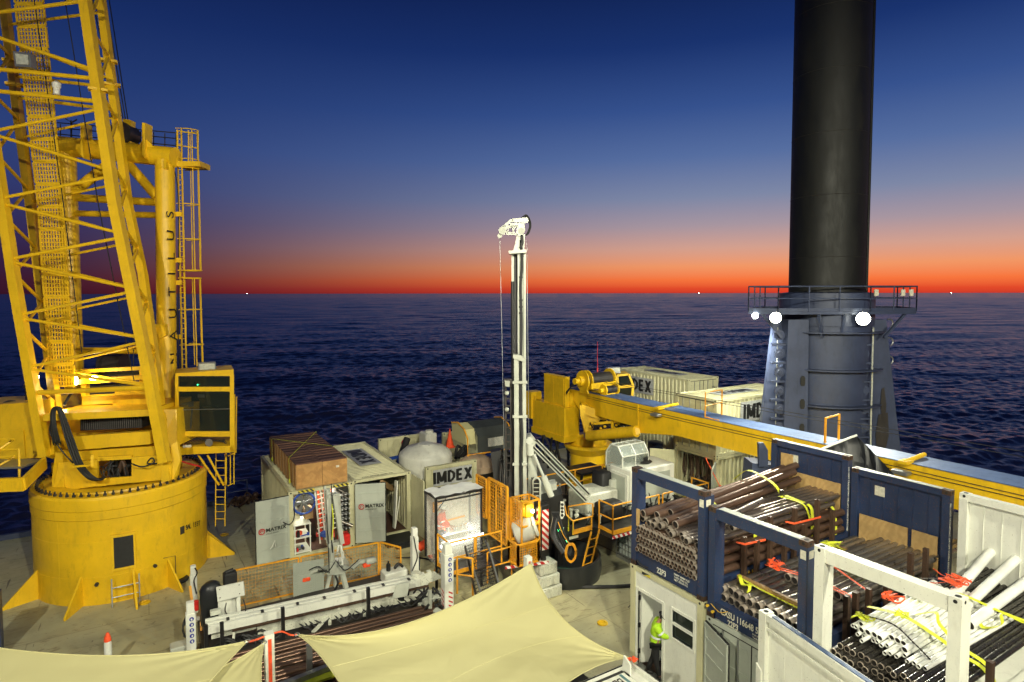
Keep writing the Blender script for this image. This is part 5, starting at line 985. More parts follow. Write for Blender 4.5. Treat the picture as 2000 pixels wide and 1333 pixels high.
# ---- flat racks
def flatrack(name, label, u0, v0, z0, col, ply=None, back=True):
    t_ = thing(name, label, 'flat rack', (u0+3, v0+1.22, z0), 'flat racks loaded with pipes'); L_, W_, H_ = 6.06, 2.438, 2.591; z1 = z0+H_; v1 = v0+W_; u1 = u0+L_
    s = MB()
    for y in (v0, v1-.19): s.box((u0, y, z0), (u0+.32, y+.19, z1-.12)); 
    s.box((u0+.02, v0+.19, z1-.27), (u0+.26, v1-.19, z1-.02)); s.build('front_frame', col, t_)
    for x in (u0-.005, u1-.205):
        for y in (v0-.005, v1-.19):
            s = MB(); s.box((x, y, z1-.12), (x+.21, y+.195, z1)); cs = s.build('corner_casting', 'rustsurf' if col == 'blue' else col, t_)
            s = MB(); s.lathe((x-.003, y+.095, z1-.06), [(.032, 0), (.032, .002)], 10, (-1, 0, 0)); s.lathe((x+.1, y+.095, z1+.001), [(.05, 0), (.05, .002)], 10); s.lathe((x+.1, y-.002, z1-.06), [(.03, 0), (.03, .002)], 10, (0, -1, 0)); s.build('casting_hole', 'rub', cs)
            s = MB(); s.box((x, y, z0-.003), (x+.21, y+.195, z0+.11)); cs = s.build('corner_casting', 'rustsurf' if col == 'blue' else col, t_); s = MB(); s.lathe((x-.003, y+.095, z0+.055), [(.03, 0), (.03, .002)], 10, (-1, 0, 0)); s.build('casting_hole', 'rub', cs)
    s = MB(); s.box((u0+.03, v0+.05, z0+.02), (u0+.2, v1-.05, z0+.4)); s.box((u0+.2, v0+.02, z0+.05), (u1-.1, v0+.14, z0+.4)); s.box((u0+.2, v1-.14, z0+.05), (u1-.1, v1-.02, z0+.4)); s.box((u0+.2, v0+.14, z0+.3), (u1-.1, v1-.14, z0+.36))
    s.build('base', col, t_)
    s = MB()
    for y in (v0, v1-.17): s.box((u1-.22, y, z0+.11), (u1, y+.17, z1-.12))
    s.box((u1-.2, v0+.17, z1-.17), (u1-.02, v1-.17, z1-.01)); s.box((u1-.09, v0+.17, z0+.3), (u1-.06, v1-.17, z1-.15))
    for k in range(1, 6): s.box((u1-.105, v0+.17+k*.36, z0+.3), (u1-.09, v0+.185+k*.36, z1-.18))
    s.box((u1-.14, v0+.17, z0+.3), (u1-.09, v0+.19, z1-.17)); ew = s.build('end_wall', col, t_)
    if col == 'blue':
        s = MB(); s.box((u1-.135, v1-.85, z1-.62), (u1-.108, v1-.6, z1-.36)); s.build('document_plate', 'paper', ew); s = MB(); s.box((u0-.006, v0+.03, z1-.38), (u0-.001, v0+.15, z1-.2)); s.box((u0+.05, v0-.006, z1-.36), (u0+.2, v0-.001, z1-.2)); s.build('number_plate', 'paper', t_)
        s = MB(); s.box((u1-.04, v0-.004, z1-.0), (u1-.0, v1, z1+.004)); s.beam((u1-.13, v0+.2, z1+.004), (u1-.13, v1-.2, z1+.004), .14, .008); s.beam((u0+.14, v0+.2, z1-.015), (u0+.14, v1-.25, z1-.015), .2, .006); s.build('bright_edge', 'doorgrey', ew)
        text(ew, 'DO NOT TRANSPORT OR LIFT WHEN ERECTED', .085, (u1-.18, v0-.004, z1-.3), (0, 0, -1), (1, 0, 0), 'whitelet')
    return t_
r1 = flatrack('flat_rack', 'dark blue flat rack on the cream office, piled high with rusty threaded pipes', 11.01, 9.49, 2.815, 'blue')
r2 = flatrack('flat_rack', 'dark blue flat rack in the middle, low load of grey pipes between stanchions', 11.08, 6.99, 2.51, 'blue')
r3 = flatrack('flat_rack', 'white flat rack at the right edge, loaded with black and white pipes', 10.84, 4.26, 2.604, 'white')
text(r1, '22P3', .2, (11.0, 10.98, 2.99), (0, -1, 0), UP, 'whitelet', bold=.004, sx=.8); text(r1, 'MGW 45000 KG\nTARE 2940 KG\nNET 42060 KG', .07, (11.0, 10.4, 3.05), (0, -1, 0), UP, 'whitelet')
text(r2, 'CXSU 116648 5', .2, (11.07, 9.05, 2.78), (0, -1, 0), UP, 'paper', bold=.004, sx=.75); text(r2, '22P3', .19, (11.07, 8.85, 2.6), (0, -1, 0), UP, 'paper', bold=.004, sx=.75); text(r2, 'MAX.GR\nTARE', .07, (11.07, 8.2, 2.62), (0, -1, 0), UP, 'paper')
text(r1, 'SEACO', .26, (12.6, 9.5, 3.05), (1, 0, 0), UP, 'yellet', bold=.006) if False else text(r1, 'JTALL', .26, (12.35, 9.5, 3.05), (1, 0, 0), UP, 'yellet', bold=.008)
for a, b in (((11.0, 11.7, 2.98), (11.0, 11.3, 2.92)), ): s = MB(); s.curve([a, V(a).lerp(V(b), .5)+V((-.03, 0, -.03)), b], .02); s.build('lashing', 'dsteel', r1)
s = MB()
for y in (9.35, 9.2): s.lathe((11.02, y, 2.72+(y-9.2)*.5), [(.03, 0), (.035, .05)], 8, (-1, 0, 0))
s.curve([(11.04, 9.3, 2.85), (10.98, 9.0, 2.8), (11.0, 8.8, 2.9)], .008); s.build('lock_pin', 'yellet', r2)
# ---- pipes: one mesh per kind, copied
def pipe_proto(r, L_, body, wall=.01, thread=True, lip=True):
    m_ = MB(); m_.pipe((0, 0, 0), (L_, 0, 0), r, wall, 16)
    m_.cur = 2 if thread or lip else 0
    if thread: m_.openlathe((-.001, 0, 0), [(r-wall*.9, 0), (r+.002, .0), (r+.002, .11)], 16); m_.openlathe((.155, 0, 0), [(r+.001, 0), (r+.004, .01), (r+.004, .03), (r+.001, .04)], 16)
    elif lip: m_.openlathe((-.001, 0, 0), [(r-wall*1.3, 0), (r+.001, .0), (r+.001, .02)], 16)
    m_.cur = 1; a = [V((.035, math.cos(2*PI*i/16)*(r-wall)*.99, math.sin(2*PI*i/16)*(r-wall)*.99)) for i in range(16)]; o_ = len(m_.v); m_.v += a; m_.face([o_+i for i in range(16)])  # dark disc paints the shade of the bore just inside the mouth
    me_o = m_; off = V((0, 0, 0)); me = bpy.data.meshes.new('pipe'); me.from_pydata([tuple(v) for v in m_.v], [], m_.f); me.materials.append(M[body]); me.materials.append(M['bore']); me.materials.append(M['lip']); me.polygons.foreach_set('material_index', m_.mi); me.polygons.foreach_set('use_smooth', [True]*len(me.polygons)); me.set_sharp_from_angle(angle=R_(45)); me.update(); return me
PM = {}
ORD = 'first second third fourth fifth sixth seventh eighth ninth tenth eleventh twelfth thirteenth fourteenth fifteenth sixteenth seventeenth eighteenth'.split()
ROWN = ['bottom', 'second', 'third', 'fourth', 'fifth', 'top']
def put_pipe(kind, loc, end=None, name='steel_pipe', label='', group='', roll=None):
    me = PM[kind]; o = bpy.data.objects.new(name, me); COL.objects.link(o); o.location = loc
    if end is not None: o.rotation_mode = 'QUATERNION'; o.rotation_quaternion = (V(end)-V(loc)).to_track_quat('X', 'Z')
    o['label'] = label; o['category'] = 'pipe'; o['group'] = group; return o
PM['thr'] = pipe_proto(.057, 5.6, 'rust', .009); PM['med'] = pipe_proto(.078, 5.5, 'pipe'); PM['big'] = pipe_proto(.098, 5.3, 'rust', .01, False); PM['bigt'] = pipe_proto(.085, 4.8, 'pipe'); PM['shortp'] = pipe_proto(.085, 1.6, 'pipe', .008, False)
PM['g9'] = pipe_proto(.088, 5.6, 'pipegrey'); PM['b6'] = pipe_proto(.058, 5.5, 'pipeblk', .008, False); PM['b5'] = pipe_proto(.05, 5.6, 'pipeblk', .008, False); PM['w4'] = pipe_proto(.038, 3.2, 'pvc', .004, False, False); PM['w6'] = pipe_proto(.055, 3.0, 'pvc', .004, False, False); PM['w10'] = pipe_proto(.1, 3.3, 'pvc', .006, False, False)
rj = lambda a: random.uniform(-a, a)
rows1 = [3.285, 3.385, 3.53, 3.63, 3.775, 3.875]
lb1 = 'rusty threaded pipe in the ordered rows of the office top rack, open end facing out'
for i, z in enumerate(rows1):
    for k in range(17 if i % 2 == 0 else 16): put_pipe('thr', (10.97+rj(.015)-(i % 2)*.02, 9.75+.06*(i % 2)+k*.12, z), label='rusty threaded pipe, '+ROWN[i]+' ordered row on the office rack, '+ORD[k]+' from the right', group='rusty threaded pipes in rows on the tallest pile')
for k, (z, l_) in enumerate(((3.33, 'bottom'), (3.56, 'middle'), (3.8, 'top'))): put_pipe('big', (11.5+rj(.1), 9.6, z), (16.8, 9.6, z), label='thick brown pipe low on the near side of the tallest pile, '+l_+' one', group='thick pipes on the near side of the tallest pile')
s = MB()
for u in (12.0, 14.2, 16.2):
    for z in (3.445, 3.69, 3.93): s.box((u, 9.72, z), (u+.1, 11.74, z+.028))
o = s.build('timber_spacer', 'timber'); o['label'] = 'thin timber spacers between the rows of rusty threaded pipes'; o['category'] = 'spacer'
lb2 = 'brown steel pipe in the loose top layer of the tallest pile'
for k in range(11): put_pipe('med', (11.1+rj(.12)+k*.01, 9.74+k*.165, 4.035), (16.7, 9.74+k*.165, 4.035), label='brown pipe just above the ordered rows of the tallest pile, '+ORD[k]+' from the right', group='loose top layer on the tallest pile')
for k in range(10): put_pipe('med', (12.6+rj(.3), 9.8+k*.165, 4.19), (17.9, 9.8+k*.165, 4.2), label='brown pipe in the set back upper layer of the tallest pile, '+ORD[k]+' from the right', group='loose top layer on the tallest pile') if k < 6 else None
BG = 'strapped big pipes on top of the tallest pile'
bigs = [((11.0, 11.5, 4.28), (16.2, 11.42, 4.5), 'leftmost big rusty pipe, jutting out past the blue front frame'), ((11.3, 11.3, 4.24), (16.5, 11.3, 4.68), 'big rusty pipe strapped on top at the far side of the pile'), ((11.6, 11.12, 4.3), (16.3, 11.09, 4.72), 'big rusty pipe along the crest of the strapped bundle'), ((11.2, 10.9, 4.22), (16.5, 10.88, 4.68), 'big rusty pipe low in the strapped bundle, next to the crest'), ((11.5, 10.75, 4.22), (16.4, 11.2, 4.5), 'big rusty pipe at the near side of the strapped bundle'), ((11.25, 10.62, 4.22), (16.6, 10.78, 4.48), 'big rusty pipe nearest the camera in the strapped bundle')]
for a, b, l_ in bigs: put_pipe('big', a, b, label=l_, group=BG)
for k, (a, b) in enumerate((((11.15, 11.25, 4.12), (16, 11.2, 4.2)), ((11.05, 10.95, 4.12), (16, 10.85, 4.15)), ((11.1, 11.62, 4.1), (16, 11.6, 4.2)))): put_pipe('bigt', a, b, label='threaded pipe under the strapped big pipes, '+ORD[k]+' from the blue left post' if k < 3 else '', group=BG)
put_pipe('shortp', (12.55, 10.1, 4.32), (14.2, 10.25, 4.42), name='short_pipe', label='short open pipe lying alone on top, behind the blue frame corner', group=BG)
def strap(label, pts, w, mat='strap', side=None, group='ratchet straps over the pipes', name='ratchet_strap', buckle=None):
    m_ = MB(); pp = smooth_pts(pts, 5); sd = V(side or (1, 0, 0)); m_.ribbon(pp, w*1.5, sd, .006)
    t_ = m_.build(name, mat); t_['label'] = label; t_['category'] = 'strap'; t_['group'] = group
    if buckle: b_ = MB(); p = V(buckle); b_.cbox(p, (.09, .07, .16)); b_.cbox(p+V((0, -.04, .02)), (.12, .03, .05)); q = b_.build('ratchet', 'dsteel', None); q['label'] = 'steel ratchet buckle on: '+label if len(label.split()) < 11 else 'steel ratchet buckle of a yellow strap'; q['category'] = 'ratchet'; q['group'] = 'ratchet buckles'
    return t_
strap('yellow strap hanging over the front half of the big bundle', [(12.6, 11.6, 4.4), (12.6, 11.2, 4.62), (12.6, 10.75, 4.6), (12.6, 10.45, 4.45), (12.6, 10.3, 4.15)], .06)
strap('yellow strap over the crest of the big bundle near the back wall', [(14.9, 11.75, 4.5), (14.9, 11.3, 4.86), (14.9, 10.75, 4.8), (14.95, 10.4, 4.62), (15, 10.25, 4.35)], .07)
strap('yellow strap running over the top layer to the near edge, front', [(13.0, 10.25, 4.2), (13.0, 9.95, 4.18), (13.0, 9.66, 4.12), (13.0, 9.6, 3.9), (13.0, 9.58, 3.3)], .08)
strap('yellow strap running over the top layer to the near edge, back', [(15.2, 10.3, 4.36), (15.3, 10.0, 4.3), (15.4, 9.68, 4.2), (15.4, 9.6, 3.9), (15.4, 9.56, 3.2)], .08)
strap('twisted yellow strap beside the back near edge strap', [(15.0, 10.35, 4.36), (15.2, 10.05, 4.3), (15.2, 9.7, 4.24), (15.25, 9.58, 3.9), (15.3, 9.54, 3.6)], .05)
strap('yellow strap down the near side right at the blue end wall', [(16.4, 9.9, 4.1), (16.4, 9.66, 4.0), (16.4, 9.55, 3.7), (16.4, 9.53, 3.25)], .07)
strap('yellow strap low on the near side beside the blue front post', [(11.45, 9.62, 3.6), (11.45, 9.53, 3.4), (11.45, 9.5, 3.1)], .07)
for p, l_ in (((12.6, 10.28, 4.3), 'steel ratchet on the front bundle strap'), ((14.95, 10.25, 4.5), 'steel ratchet on the crest strap'), ((13.0, 9.55, 3.55), 'steel ratchet on the near side of the tallest pile, front'), ((15.4, 9.52, 3.5), 'steel ratchet on the near side of the tallest pile, back')):
    b_ = MB(); p = V(p); b_.cbox(p, (.08, .05, .16)); b_.cbox(p+V((0, -.035, .03)), (.12, .03, .05)); b_.tube(p+V((-.06, -.03, .07)), p+V((.06, -.03, .07)), .012, 6); q = b_.build('ratchet', 'dsteel'); q['label'] = l_; q['category'] = 'ratchet'; q['group'] = 'ratchet buckles'
# stanchions
st = [(12.35, 9.42, 4.1, 'tall'), (12.75, 9.36, 3.95, 'tall'), (13.3, 9.4, 4.42, 'tall'), (13.75, 9.3, 3.85, 'short'), (14.3, 9.4, 4.45, 'tall'), (14.55, 9.28, 4.0, 'short'), (15.25, 9.38, 4.5, 'tall'), (15.9, 9.34, 4.1, 'short')]
lst = ['first from the blue front post', 'second from the blue front post', 'third from the front post', 'fourth from the front post, lower one', 'fifth from the front post', 'sixth from the front post, lower one', 'seventh from the front post', 'last before the blue end wall']
for (x, y, zt_, _), l_ in zip(st, lst):
    s = MB(); s.beam((x, y, 2.9), (x, y, zt_), .1, .1); o = s.build('stanchion', 'rustsurf'); o['label'] = 'square rusty stanchion between the two blue racks, '+l_; o['category'] = 'stanchion'; o['group'] = 'stanchions between the two blue racks'
for a, b, l_ in (((12.3, 9.36, 3.92), (13.0, 9.3, 3.9), 'orange strap tied round the first two stanchions'), ((14.2, 9.34, 4.05), (15.3, 9.3, 4.02), 'orange strap tied round the far stanchions')):
    s = MB(); a, b = V(a), V(b); s.prism([a, b, b+UP*.05, a+UP*.05], (0, .008, 0)); s.prism([a, a+V((-.12, .16, .02)), a+V((-.12, .16, .07)), a+UP*.05], (0, .008, 0)); o = s.build('orange_strap', 'ostrap'); o['label'] = l_; o['category'] = 'strap'
# rack two load
for i in range(2):
    for k in range(12 if i == 0 else 11): put_pipe('g9', (11.3+rj(.06)+i*.1, 7.28+.095*i+k*.19, 2.965+i*.155), label='grey steel pipe, '+('lower' if i == 0 else 'upper')+' open ended row of the middle blue rack, '+ORD[k]+' from the right', group='grey pipes in the middle rack')
for k in range(8): put_pipe('g9', (12.9+rj(.2), 7.3+k*.185, 3.3), label='grey pipe set back on top of the middle blue rack load, '+ORD[k]+' from the right', group='grey pipes in the middle rack')
for u, l_ in ((12.0, 'timber beam across the grey pipes, near the blue front frame'), (15.6, 'timber beam across the grey pipes, by the far end wall')):
    s = MB(); s.beam((u, 7.15, 3.26), (u-.02, 9.3, 3.26), .09, .1); o = s.build('timber_beam', 'timber'); o['label'] = l_; o['category'] = 'timber'; o['group'] = 'timbers across the middle rack'
strap('yellow strap along the near timber beam of the middle rack', [(11.9, 9.2, 3.3), (11.88, 8.8, 3.27), (11.9, 8.3, 3.24), (11.9, 7.2, 3.22)], .09, side=(1, 0, -.3))
strap('crumpled yellow strap end hanging over the big pipe mouths', [(11.95, 9.25, 3.32), (11.8, 9.1, 3.36), (11.7, 8.95, 3.28), (11.75, 8.8, 3.3), (11.6, 8.72, 3.22)], .08)
strap('yellow strap along the far timber beam of the middle rack', [(15.5, 9.3, 3.32), (15.5, 8.4, 3.3), (15.5, 7.15, 3.28)], .09, side=(1, 0, -.3))
def knot(c, n, sp, mat, label, r=.018, rib=.045):
    m_ = MB(); c = V(c)
    for _ in range(n):
        p = [c+V((rj(sp), rj(sp), abs(rj(sp*.45)))) for _ in range(5)]; m_.ribbon(smooth_pts(p, 4), rib, (rj(1), rj(1), .3), .005)
    o = m_.build('strap_knot', mat); o['label'] = label; o['category'] = 'strap'; o['group'] = 'knotted straps'; return o
knot((12.9, 8.95, 3.42), 7, .22, 'ostrap', 'knotted orange strap lying on the grey pipes by the first stanchions')
s = MB(); s.ribbon([(12.75, 9.1, 3.42), (13.0, 8.2, 3.42), (13.0, 7.15, 3.4)], .05, (1, 0, 0)); s.ribbon([(12.85, 9.0, 3.43), (13.1, 8.1, 3.44), (13.05, 7.15, 3.41)], .04, (1, 0, 0)); o = s.build('orange_strap', 'ostrap'); o['label'] = 'orange straps stretched over the grey pipes in the middle rack'; o['category'] = 'strap'
knot((14.3, 7.9, 3.5), 7, .28, 'strap', 'heap of yellow strap on the grey pipes near the plywood', rib=.07); knot((15.2, 8.9, 3.45), 5, .22, 'strap', 'yellow strap coil by the far left plywood sheet', rib=.07)
s = MB(); s.ribbon([(14.2, 9.0, 3.48), (13.9, 8.0, 3.47), (13.4, 6.95, 3.46)], .07, (1, .2, 0)); o = s.build('orange_strap', 'ostrap'); o['label'] = 'broad orange strap crossing the middle rack behind the white frame'; o['category'] = 'strap'
for (x, y, zt_), l_ in zip(((12.6, 6.86, 3.75), (13.1, 6.86, 3.7), (13.9, 6.9, 3.95), (14.9, 6.9, 4.05), (15.6, 6.9, 4.0), (12.2, 6.82, 3.8)), ('second behind the white front beam', 'third behind the white front beam', 'standing before the plywood', 'left one of two before the dark slot', 'right one of two before the dark slot', 'first behind the white front beam')):
    s = MB(); s.beam((x, y, 2.8), (x, y, zt_), .1, .1); o = s.build('stanchion', 'rustsurf'); o['label'] = 'square rusty stanchion beside the white rack, '+l_; o['category'] = 'stanchion'; o['group'] = 'stanchions beside the white rack'
pw = [((16.93, 9.72, 3.3), (16.9, 11.7, 4.55), 'plywood sheet behind the tallest pipe pile', 'ply2'), ((16.99, 7.95, 2.9), (16.96, 9.2, 3.85), 'large plywood sheet on the middle blue end wall, upper left', 'ply2'), ((16.99, 7.25, 3.2), (16.96, 7.85, 3.85), 'plywood sheet on the middle blue end wall, right of the gap', 'ply2'), ((16.93, 7.2, 2.85), (16.9, 8.5, 3.35), 'plywood strip low on the middle blue end wall', 'ply2')]
for a, b, l_, m_ in pw: s = MB(); s.box(a, b); o = s.build('plywood_sheet', m_); o['label'] = l_; o['category'] = 'plywood'; o['group'] = 'plywood against the end walls'
s = MB(); s.box((16.9, 11.2, 4.6), (16.87, 11.6, 5.05)); s.box((10.98, 11.62, 3.9), (11.01, 11.72, 4.35)); o = s.build('timber_offcut', 'ply2'); o['label'] = 'plywood offcuts standing at the tallest pile, upper left of its end wall'; o['category'] = 'plywood'
# rack three load
for i in range(3):
    for k in range(14): put_pipe('b6', (10.95+rj(.06)+i*.12, 4.75+.06*(i % 2)+k*.125, 3.06+i*.105), label='black pipe, '+['bottom', 'middle', 'top'][i]+' row in the white rack, '+ORD[k]+' from the right', group='black pipes in the white rack')
for k in range(8): put_pipe('b5', (11.0+rj(.1), 4.5+k*.11, 3.42), (16.6, 4.5+k*.11, 3.42), label='black pipe lying on top beside the white front post, '+ORD[k]+' from the right', group='black pipes in the white rack')
for k in range(5): put_pipe('b5', (13.6+rj(.1), 5.9+k*.11, 3.5), (19.0, 5.95+k*.1, 3.52), label='dark pipe in the bundle by the blue end wall, '+ORD[k]+' from the right', group='dark pipes by the blue end wall') if k < 4 else None
for k in range(15): put_pipe('w4', (11.55+rj(.2)+abs(k-7)*.02, 5.35+k*.082, 3.42+(k % 2)*.03), (14.75, 5.3+k*.085, 3.5+(k % 2)*.03), name='white_pipe', label='thin white pipe on the black pipes behind the white frame, '+ORD[k]+' from the right', group='thin white pipes in the white rack')
for k in range(9): put_pipe('w6', (11.75+rj(.12), 5.45+k*.11, 3.53), (14.7, 5.5+k*.11, 3.6), name='white_pipe', label='thicker white pipe on top of the thin white ones, '+ORD[k]+' from the right', group='white pipes on the thin ones')
for k in range(4): put_pipe('w4', (11.35+rj(.1), 5.0+k*.09, 3.5), (14.3, 4.9+k*.09, 3.52), name='white_pipe', label='thin white pipe lying apart by the white front post, '+ORD[k]+' from the right', group='thin white pipes set apart')
for k, (a, b, l_) in enumerate((((13.8, 5.75, 3.62), (17.0, 6.1, 3.95), 'thick white pipe, leftmost of the three leaning on the white end wall'), ((13.6, 5.45, 3.62), (16.9, 5.6, 3.95), 'thick white pipe, middle of the three leaning on the white end wall'), ((13.4, 5.15, 3.62), (16.8, 5.15, 3.85), 'thick white pipe, rightmost of the three leaning on the white end wall'))): put_pipe('w10', a, b, name='white_pipe', label=l_, group='thick white pipes')
knot((14.6, 5.9, 3.85), 8, .28, 'ostrap', 'tangle of orange strap over the thick white pipes'); knot((13.7, 6.0, 3.72), 7, .25, 'strap', 'crumpled yellow strap with black writing by the thick white pipes', rib=.07); knot((11.9, 6.35, 3.62), 6, .18, 'strap', 'yellow strap heap at the left end of the thin white pipes', rib=.05); knot((13.2, 6.45, 3.62), 4, .2, 'ostrap', 'small orange strap knot left on the white pipes'); knot((12.5, 5.9, 3.7), 4, .16, 'strap', 'small yellow strap loop in the middle of the white pipes', rib=.04)
strap('yellow strap stretched from the white heap to the near rack edge', [(12.4, 6.5, 3.66), (12.5, 5.9, 3.72), (12.4, 5.3, 3.66), (12.3, 4.8, 3.56), (12.3, 4.5, 3.5), (12.3, 4.36, 3.3), (12.3, 4.3, 2.95)], .07)
strap('looped yellow strap over the white pipes, beside the stretched one', [(12.8, 5.8, 3.7), (12.9, 5.5, 3.85), (12.6, 5.3, 3.8), (12.5, 4.9, 3.6), (12.45, 4.5, 3.5), (12.42, 4.34, 3.2)], .07)
strap('long yellow strap from the thick white pipes to the right edge', [(13.8, 6.2, 3.8), (14.1, 5.6, 3.86), (14.3, 5.0, 3.72), (14.5, 4.5, 3.6), (14.6, 4.3, 3.3)], .06)
strap('twisted yellow strap end lying on the black pipes by the white post', [(14.0, 5.2, 3.7), (13.6, 5.0, 3.6), (13.9, 4.8, 3.65), (14.2, 4.9, 3.75), (14.5, 4.6, 3.6), (15, 4.5, 3.6)], .08)
s = MB(); s.ribbon(smooth_pts([(15.3, 6.6, 3.7), (15.0, 6.3, 3.75), (14.7, 6.0, 3.86)], 4), .04, (1, 0, 0)); s.ribbon(smooth_pts([(14.2, 6.7, 3.7), (14.4, 6.2, 3.76), (14.7, 5.9, 3.86)], 4), .04, (1, 0, 0)); o = s.build('orange_strap', 'ostrap'); o['label'] = 'orange strap from the blue end wall to the tangle'; o['category'] = 'strap'
def chain(pts, label):
    m_ = MB(); pp = smooth_pts(pts, 10)
    for i in range(len(pp)-1): c = (pp[i]+pp[i+1])/2; d = (pp[i+1]-pp[i]); m_.tube(pp[i]-d*.1, pp[i+1]+d*.1, .016 if i % 2 else .011, 5)
    o = m_.build('chain', 'dsteel'); o['label'] = label; o['category'] = 'chain'
chain([(12.0, 6.5, 3.62), (12.1, 5.9, 3.68), (11.9, 5.4, 3.6), (11.7, 5.05, 3.55)], 'lashing chain laid over the white pipes'); chain([(14.6, 6.6, 3.65), (15.0, 6.2, 3.7), (15.2, 5.8, 3.72)], 'lashing chain on the dark bundle by the blue end wall')
text(r3, 'MYTEE', .1, (13.55, 6.05, 3.86), (.7, -.7, 0), (.6, .6, .4), 'ink', name='strap_lettering', bold=.003)
s = MB(); s.beam((12.15, 4.33, 2.85), (12.15, 4.33, 3.75), .1, .1); o = s.build('stanchion', 'rustsurf'); o['label'] = 'square rusty stanchion right of the white front post'; o['category'] = 'stanchion'; o['group'] = 'stanchions beside the white rack'
s = MB(); s.cbox((12.32, 4.28, 3.1), (.09, .06, .18)); s.cbox((12.32, 4.24, 3.12), (.13, .03, .05)); o = s.build('ratchet', 'dsteel'); o['label'] = 'steel ratchet below the rusty stanchion at the bottom right'; o['category'] = 'ratchet'; o['group'] = 'ratchet buckles'
for i in range(3):
    for k in range(11): put_pipe('b6', (11.4+rj(.1)+i*.05, 2.75+.06*(i % 2)+k*.125, 2.95+i*.1), label='black pipe, '+['bottom', 'middle', 'top'][i]+' row of the lower right edge pile, '+ORD[k]+' from the right', group='black pipes in the lower right pile')
s = MB(); s.box((11.3, 2.4, 2.4), (17, 4.2, 2.88)); o = s.build('pipe_cradle', 'white'); o['label'] = 'white steel cradle under the lower pipe pile at the right edge'; o['category'] = 'cradle'
# tarps behind the blue walls
pk = [AT(1590, 884, 19.3), AT(1632, 866, 19.15), AT(1672, 851, 19.0), AT(1700, 878, 18.6), AT(1735, 915, 18.1), AT(1778, 960, 17.5)]
s = MB(); fr = []; n_ = 40
for i in range(n_+1):
    f = i/n_*(len(pk)-1); k = min(int(f), len(pk)-2); p = pk[k].lerp(pk[k+1], f-k); w_ = .06*math.sin(i*1.3)+.04*math.sin(i*2.9); bt_ = p+UP*-(1.1+.25*math.sin(i*.7))-FH*(.35+w_*2)+RH*.12*math.sin(i*.9); fr.append([p, p.lerp(bt_, .3)-FH*w_*.6, p.lerp(bt_, .65)+FH*w_, bt_, bt_+FH*.7, p+FH*.03])
s.loft(fr, True, True); tt_ = s.build('black_tarpaulin', 'tarp', None, 70); tt_['label'] = 'black tarpaulin peaked like a tent behind the blue end walls'; tt_['category'] = 'tarpaulin'
s = MB(); s.beam(AT(1588, 884, 19.2), AT(1674, 850, 18.95), .05, .05); o = s.build('tent_pole', 'white'); o['label'] = 'white pole along the ridge of the black tarpaulin'; o['category'] = 'pole'
s = MB(); a, b, c_, d_ = AT(1925, 988, 17.5), AT(2040, 952, 17), AT(2080, 1000, 15.5), AT(1950, 1010, 15.8); s.prism([a, b, c_, d_], (0, 0, -.6)); o = s.build('black_cover', 'tarp'); o['label'] = 'black cover with folds behind the white end wall at the right edge'; o['category'] = 'cover'
s = MB(); s.prism([AT(x, y, 20.8) for x, y in ((1482, 866), (1492, 866), (1500, 880), (1500, 912), (1483, 912))], FH*.15); s.prism([AT(x, y, 21) for x, y in ((1470, 905), (1515, 910), (1505, 960), (1465, 960))], FH*.8); o = s.build('dark_bollard', 'steelblue'); o['label'] = 'dark blue notched upright just left of the tallest blue end wall'; o['category'] = 'upright'
# white box with lettering at the bottom
q0 = G(1232, 1294, 2.0)
bx = thing('white_equipment_lid', 'white ribbed lid with black letters at the bottom edge beside the office', 'lid', (q0.x, q0.y, 0))
s = MB(); s.box((q0.x-3.6, q0.y-2.2, .1), (q0.x, q0.y, 1.94)); s.build('body', 'white', bx)
s = MB(); s.box((q0.x-3.6, q0.y-.05, 1.94), (q0.x, q0.y, 2.03)); s.box((q0.x-.06, q0.y-2.2, 1.94), (q0.x, q0.y-.05, 2.03)); s.box((q0.x-.3, q0.y-2.2, 1.94), (q0.x-.26, q0.y-.12, 1.98)); s.box((q0.x-3.6, q0.y-.85, 1.94), (q0.x-.06, q0.y-.8, 1.99)); s.prism([(q0.x-.3, q0.y-.05, 1.94), (q0.x-.3, q0.y-.3, 1.94), (q0.x-.3, q0.y-.3, 2.2), (q0.x-.3, q0.y-.1, 2.3)], (.04, 0, 0)); s.build('rim', 'white', bx)
s = MB(); s.box((q0.x-3.6, q0.y-.05, 2.031), (q0.x-.08, q0.y-.012, 2.036)); s.box((q0.x-3.6, q0.y-.12, 1.942), (q0.x-.08, q0.y-.055, 1.952)); s.box((q0.x+.003, q0.y-2.2, 1.7), (q0.x+.05, q0.y-.4, 1.98)); s.build('seal', 'rub', bx)
s = MB(); s.box((q0.x-.46, q0.y-.52, 1.942), (q0.x-.4, q0.y-.14, 1.95)); s.box((q0.x-1.3, q0.y-.52, 1.942), (q0.x-1.15, q0.y-.14, 1.95)); s.build('teal_band', 'teal', bx)
text(bx, 'BBCO', .36, (q0.x-.5, q0.y-.33, 1.945), (-1, 0, 0), (0, -1, 0), 'ink', bold=.0, sx=.62)
s = MB(); qq = G(1118, 1312, 1.9); s.prism([G(1050, 1336, 1.9), G(1131, 1310, 1.9), G(1150, 1325, 1.9), G(1120, 1350, 1.9), G(1040, 1360, 1.9)], (0, 0, -.3)); o = s.build('black_mat', 'rubber'); o['label'] = 'black cover between the shade sail and the white lettered lid'; o['category'] = 'cover'
knot(G(1236, 1290, 2.12), 6, .09, 'ostrap', 'orange strap end tied at the right corner of the big shade sail', rib=.03)
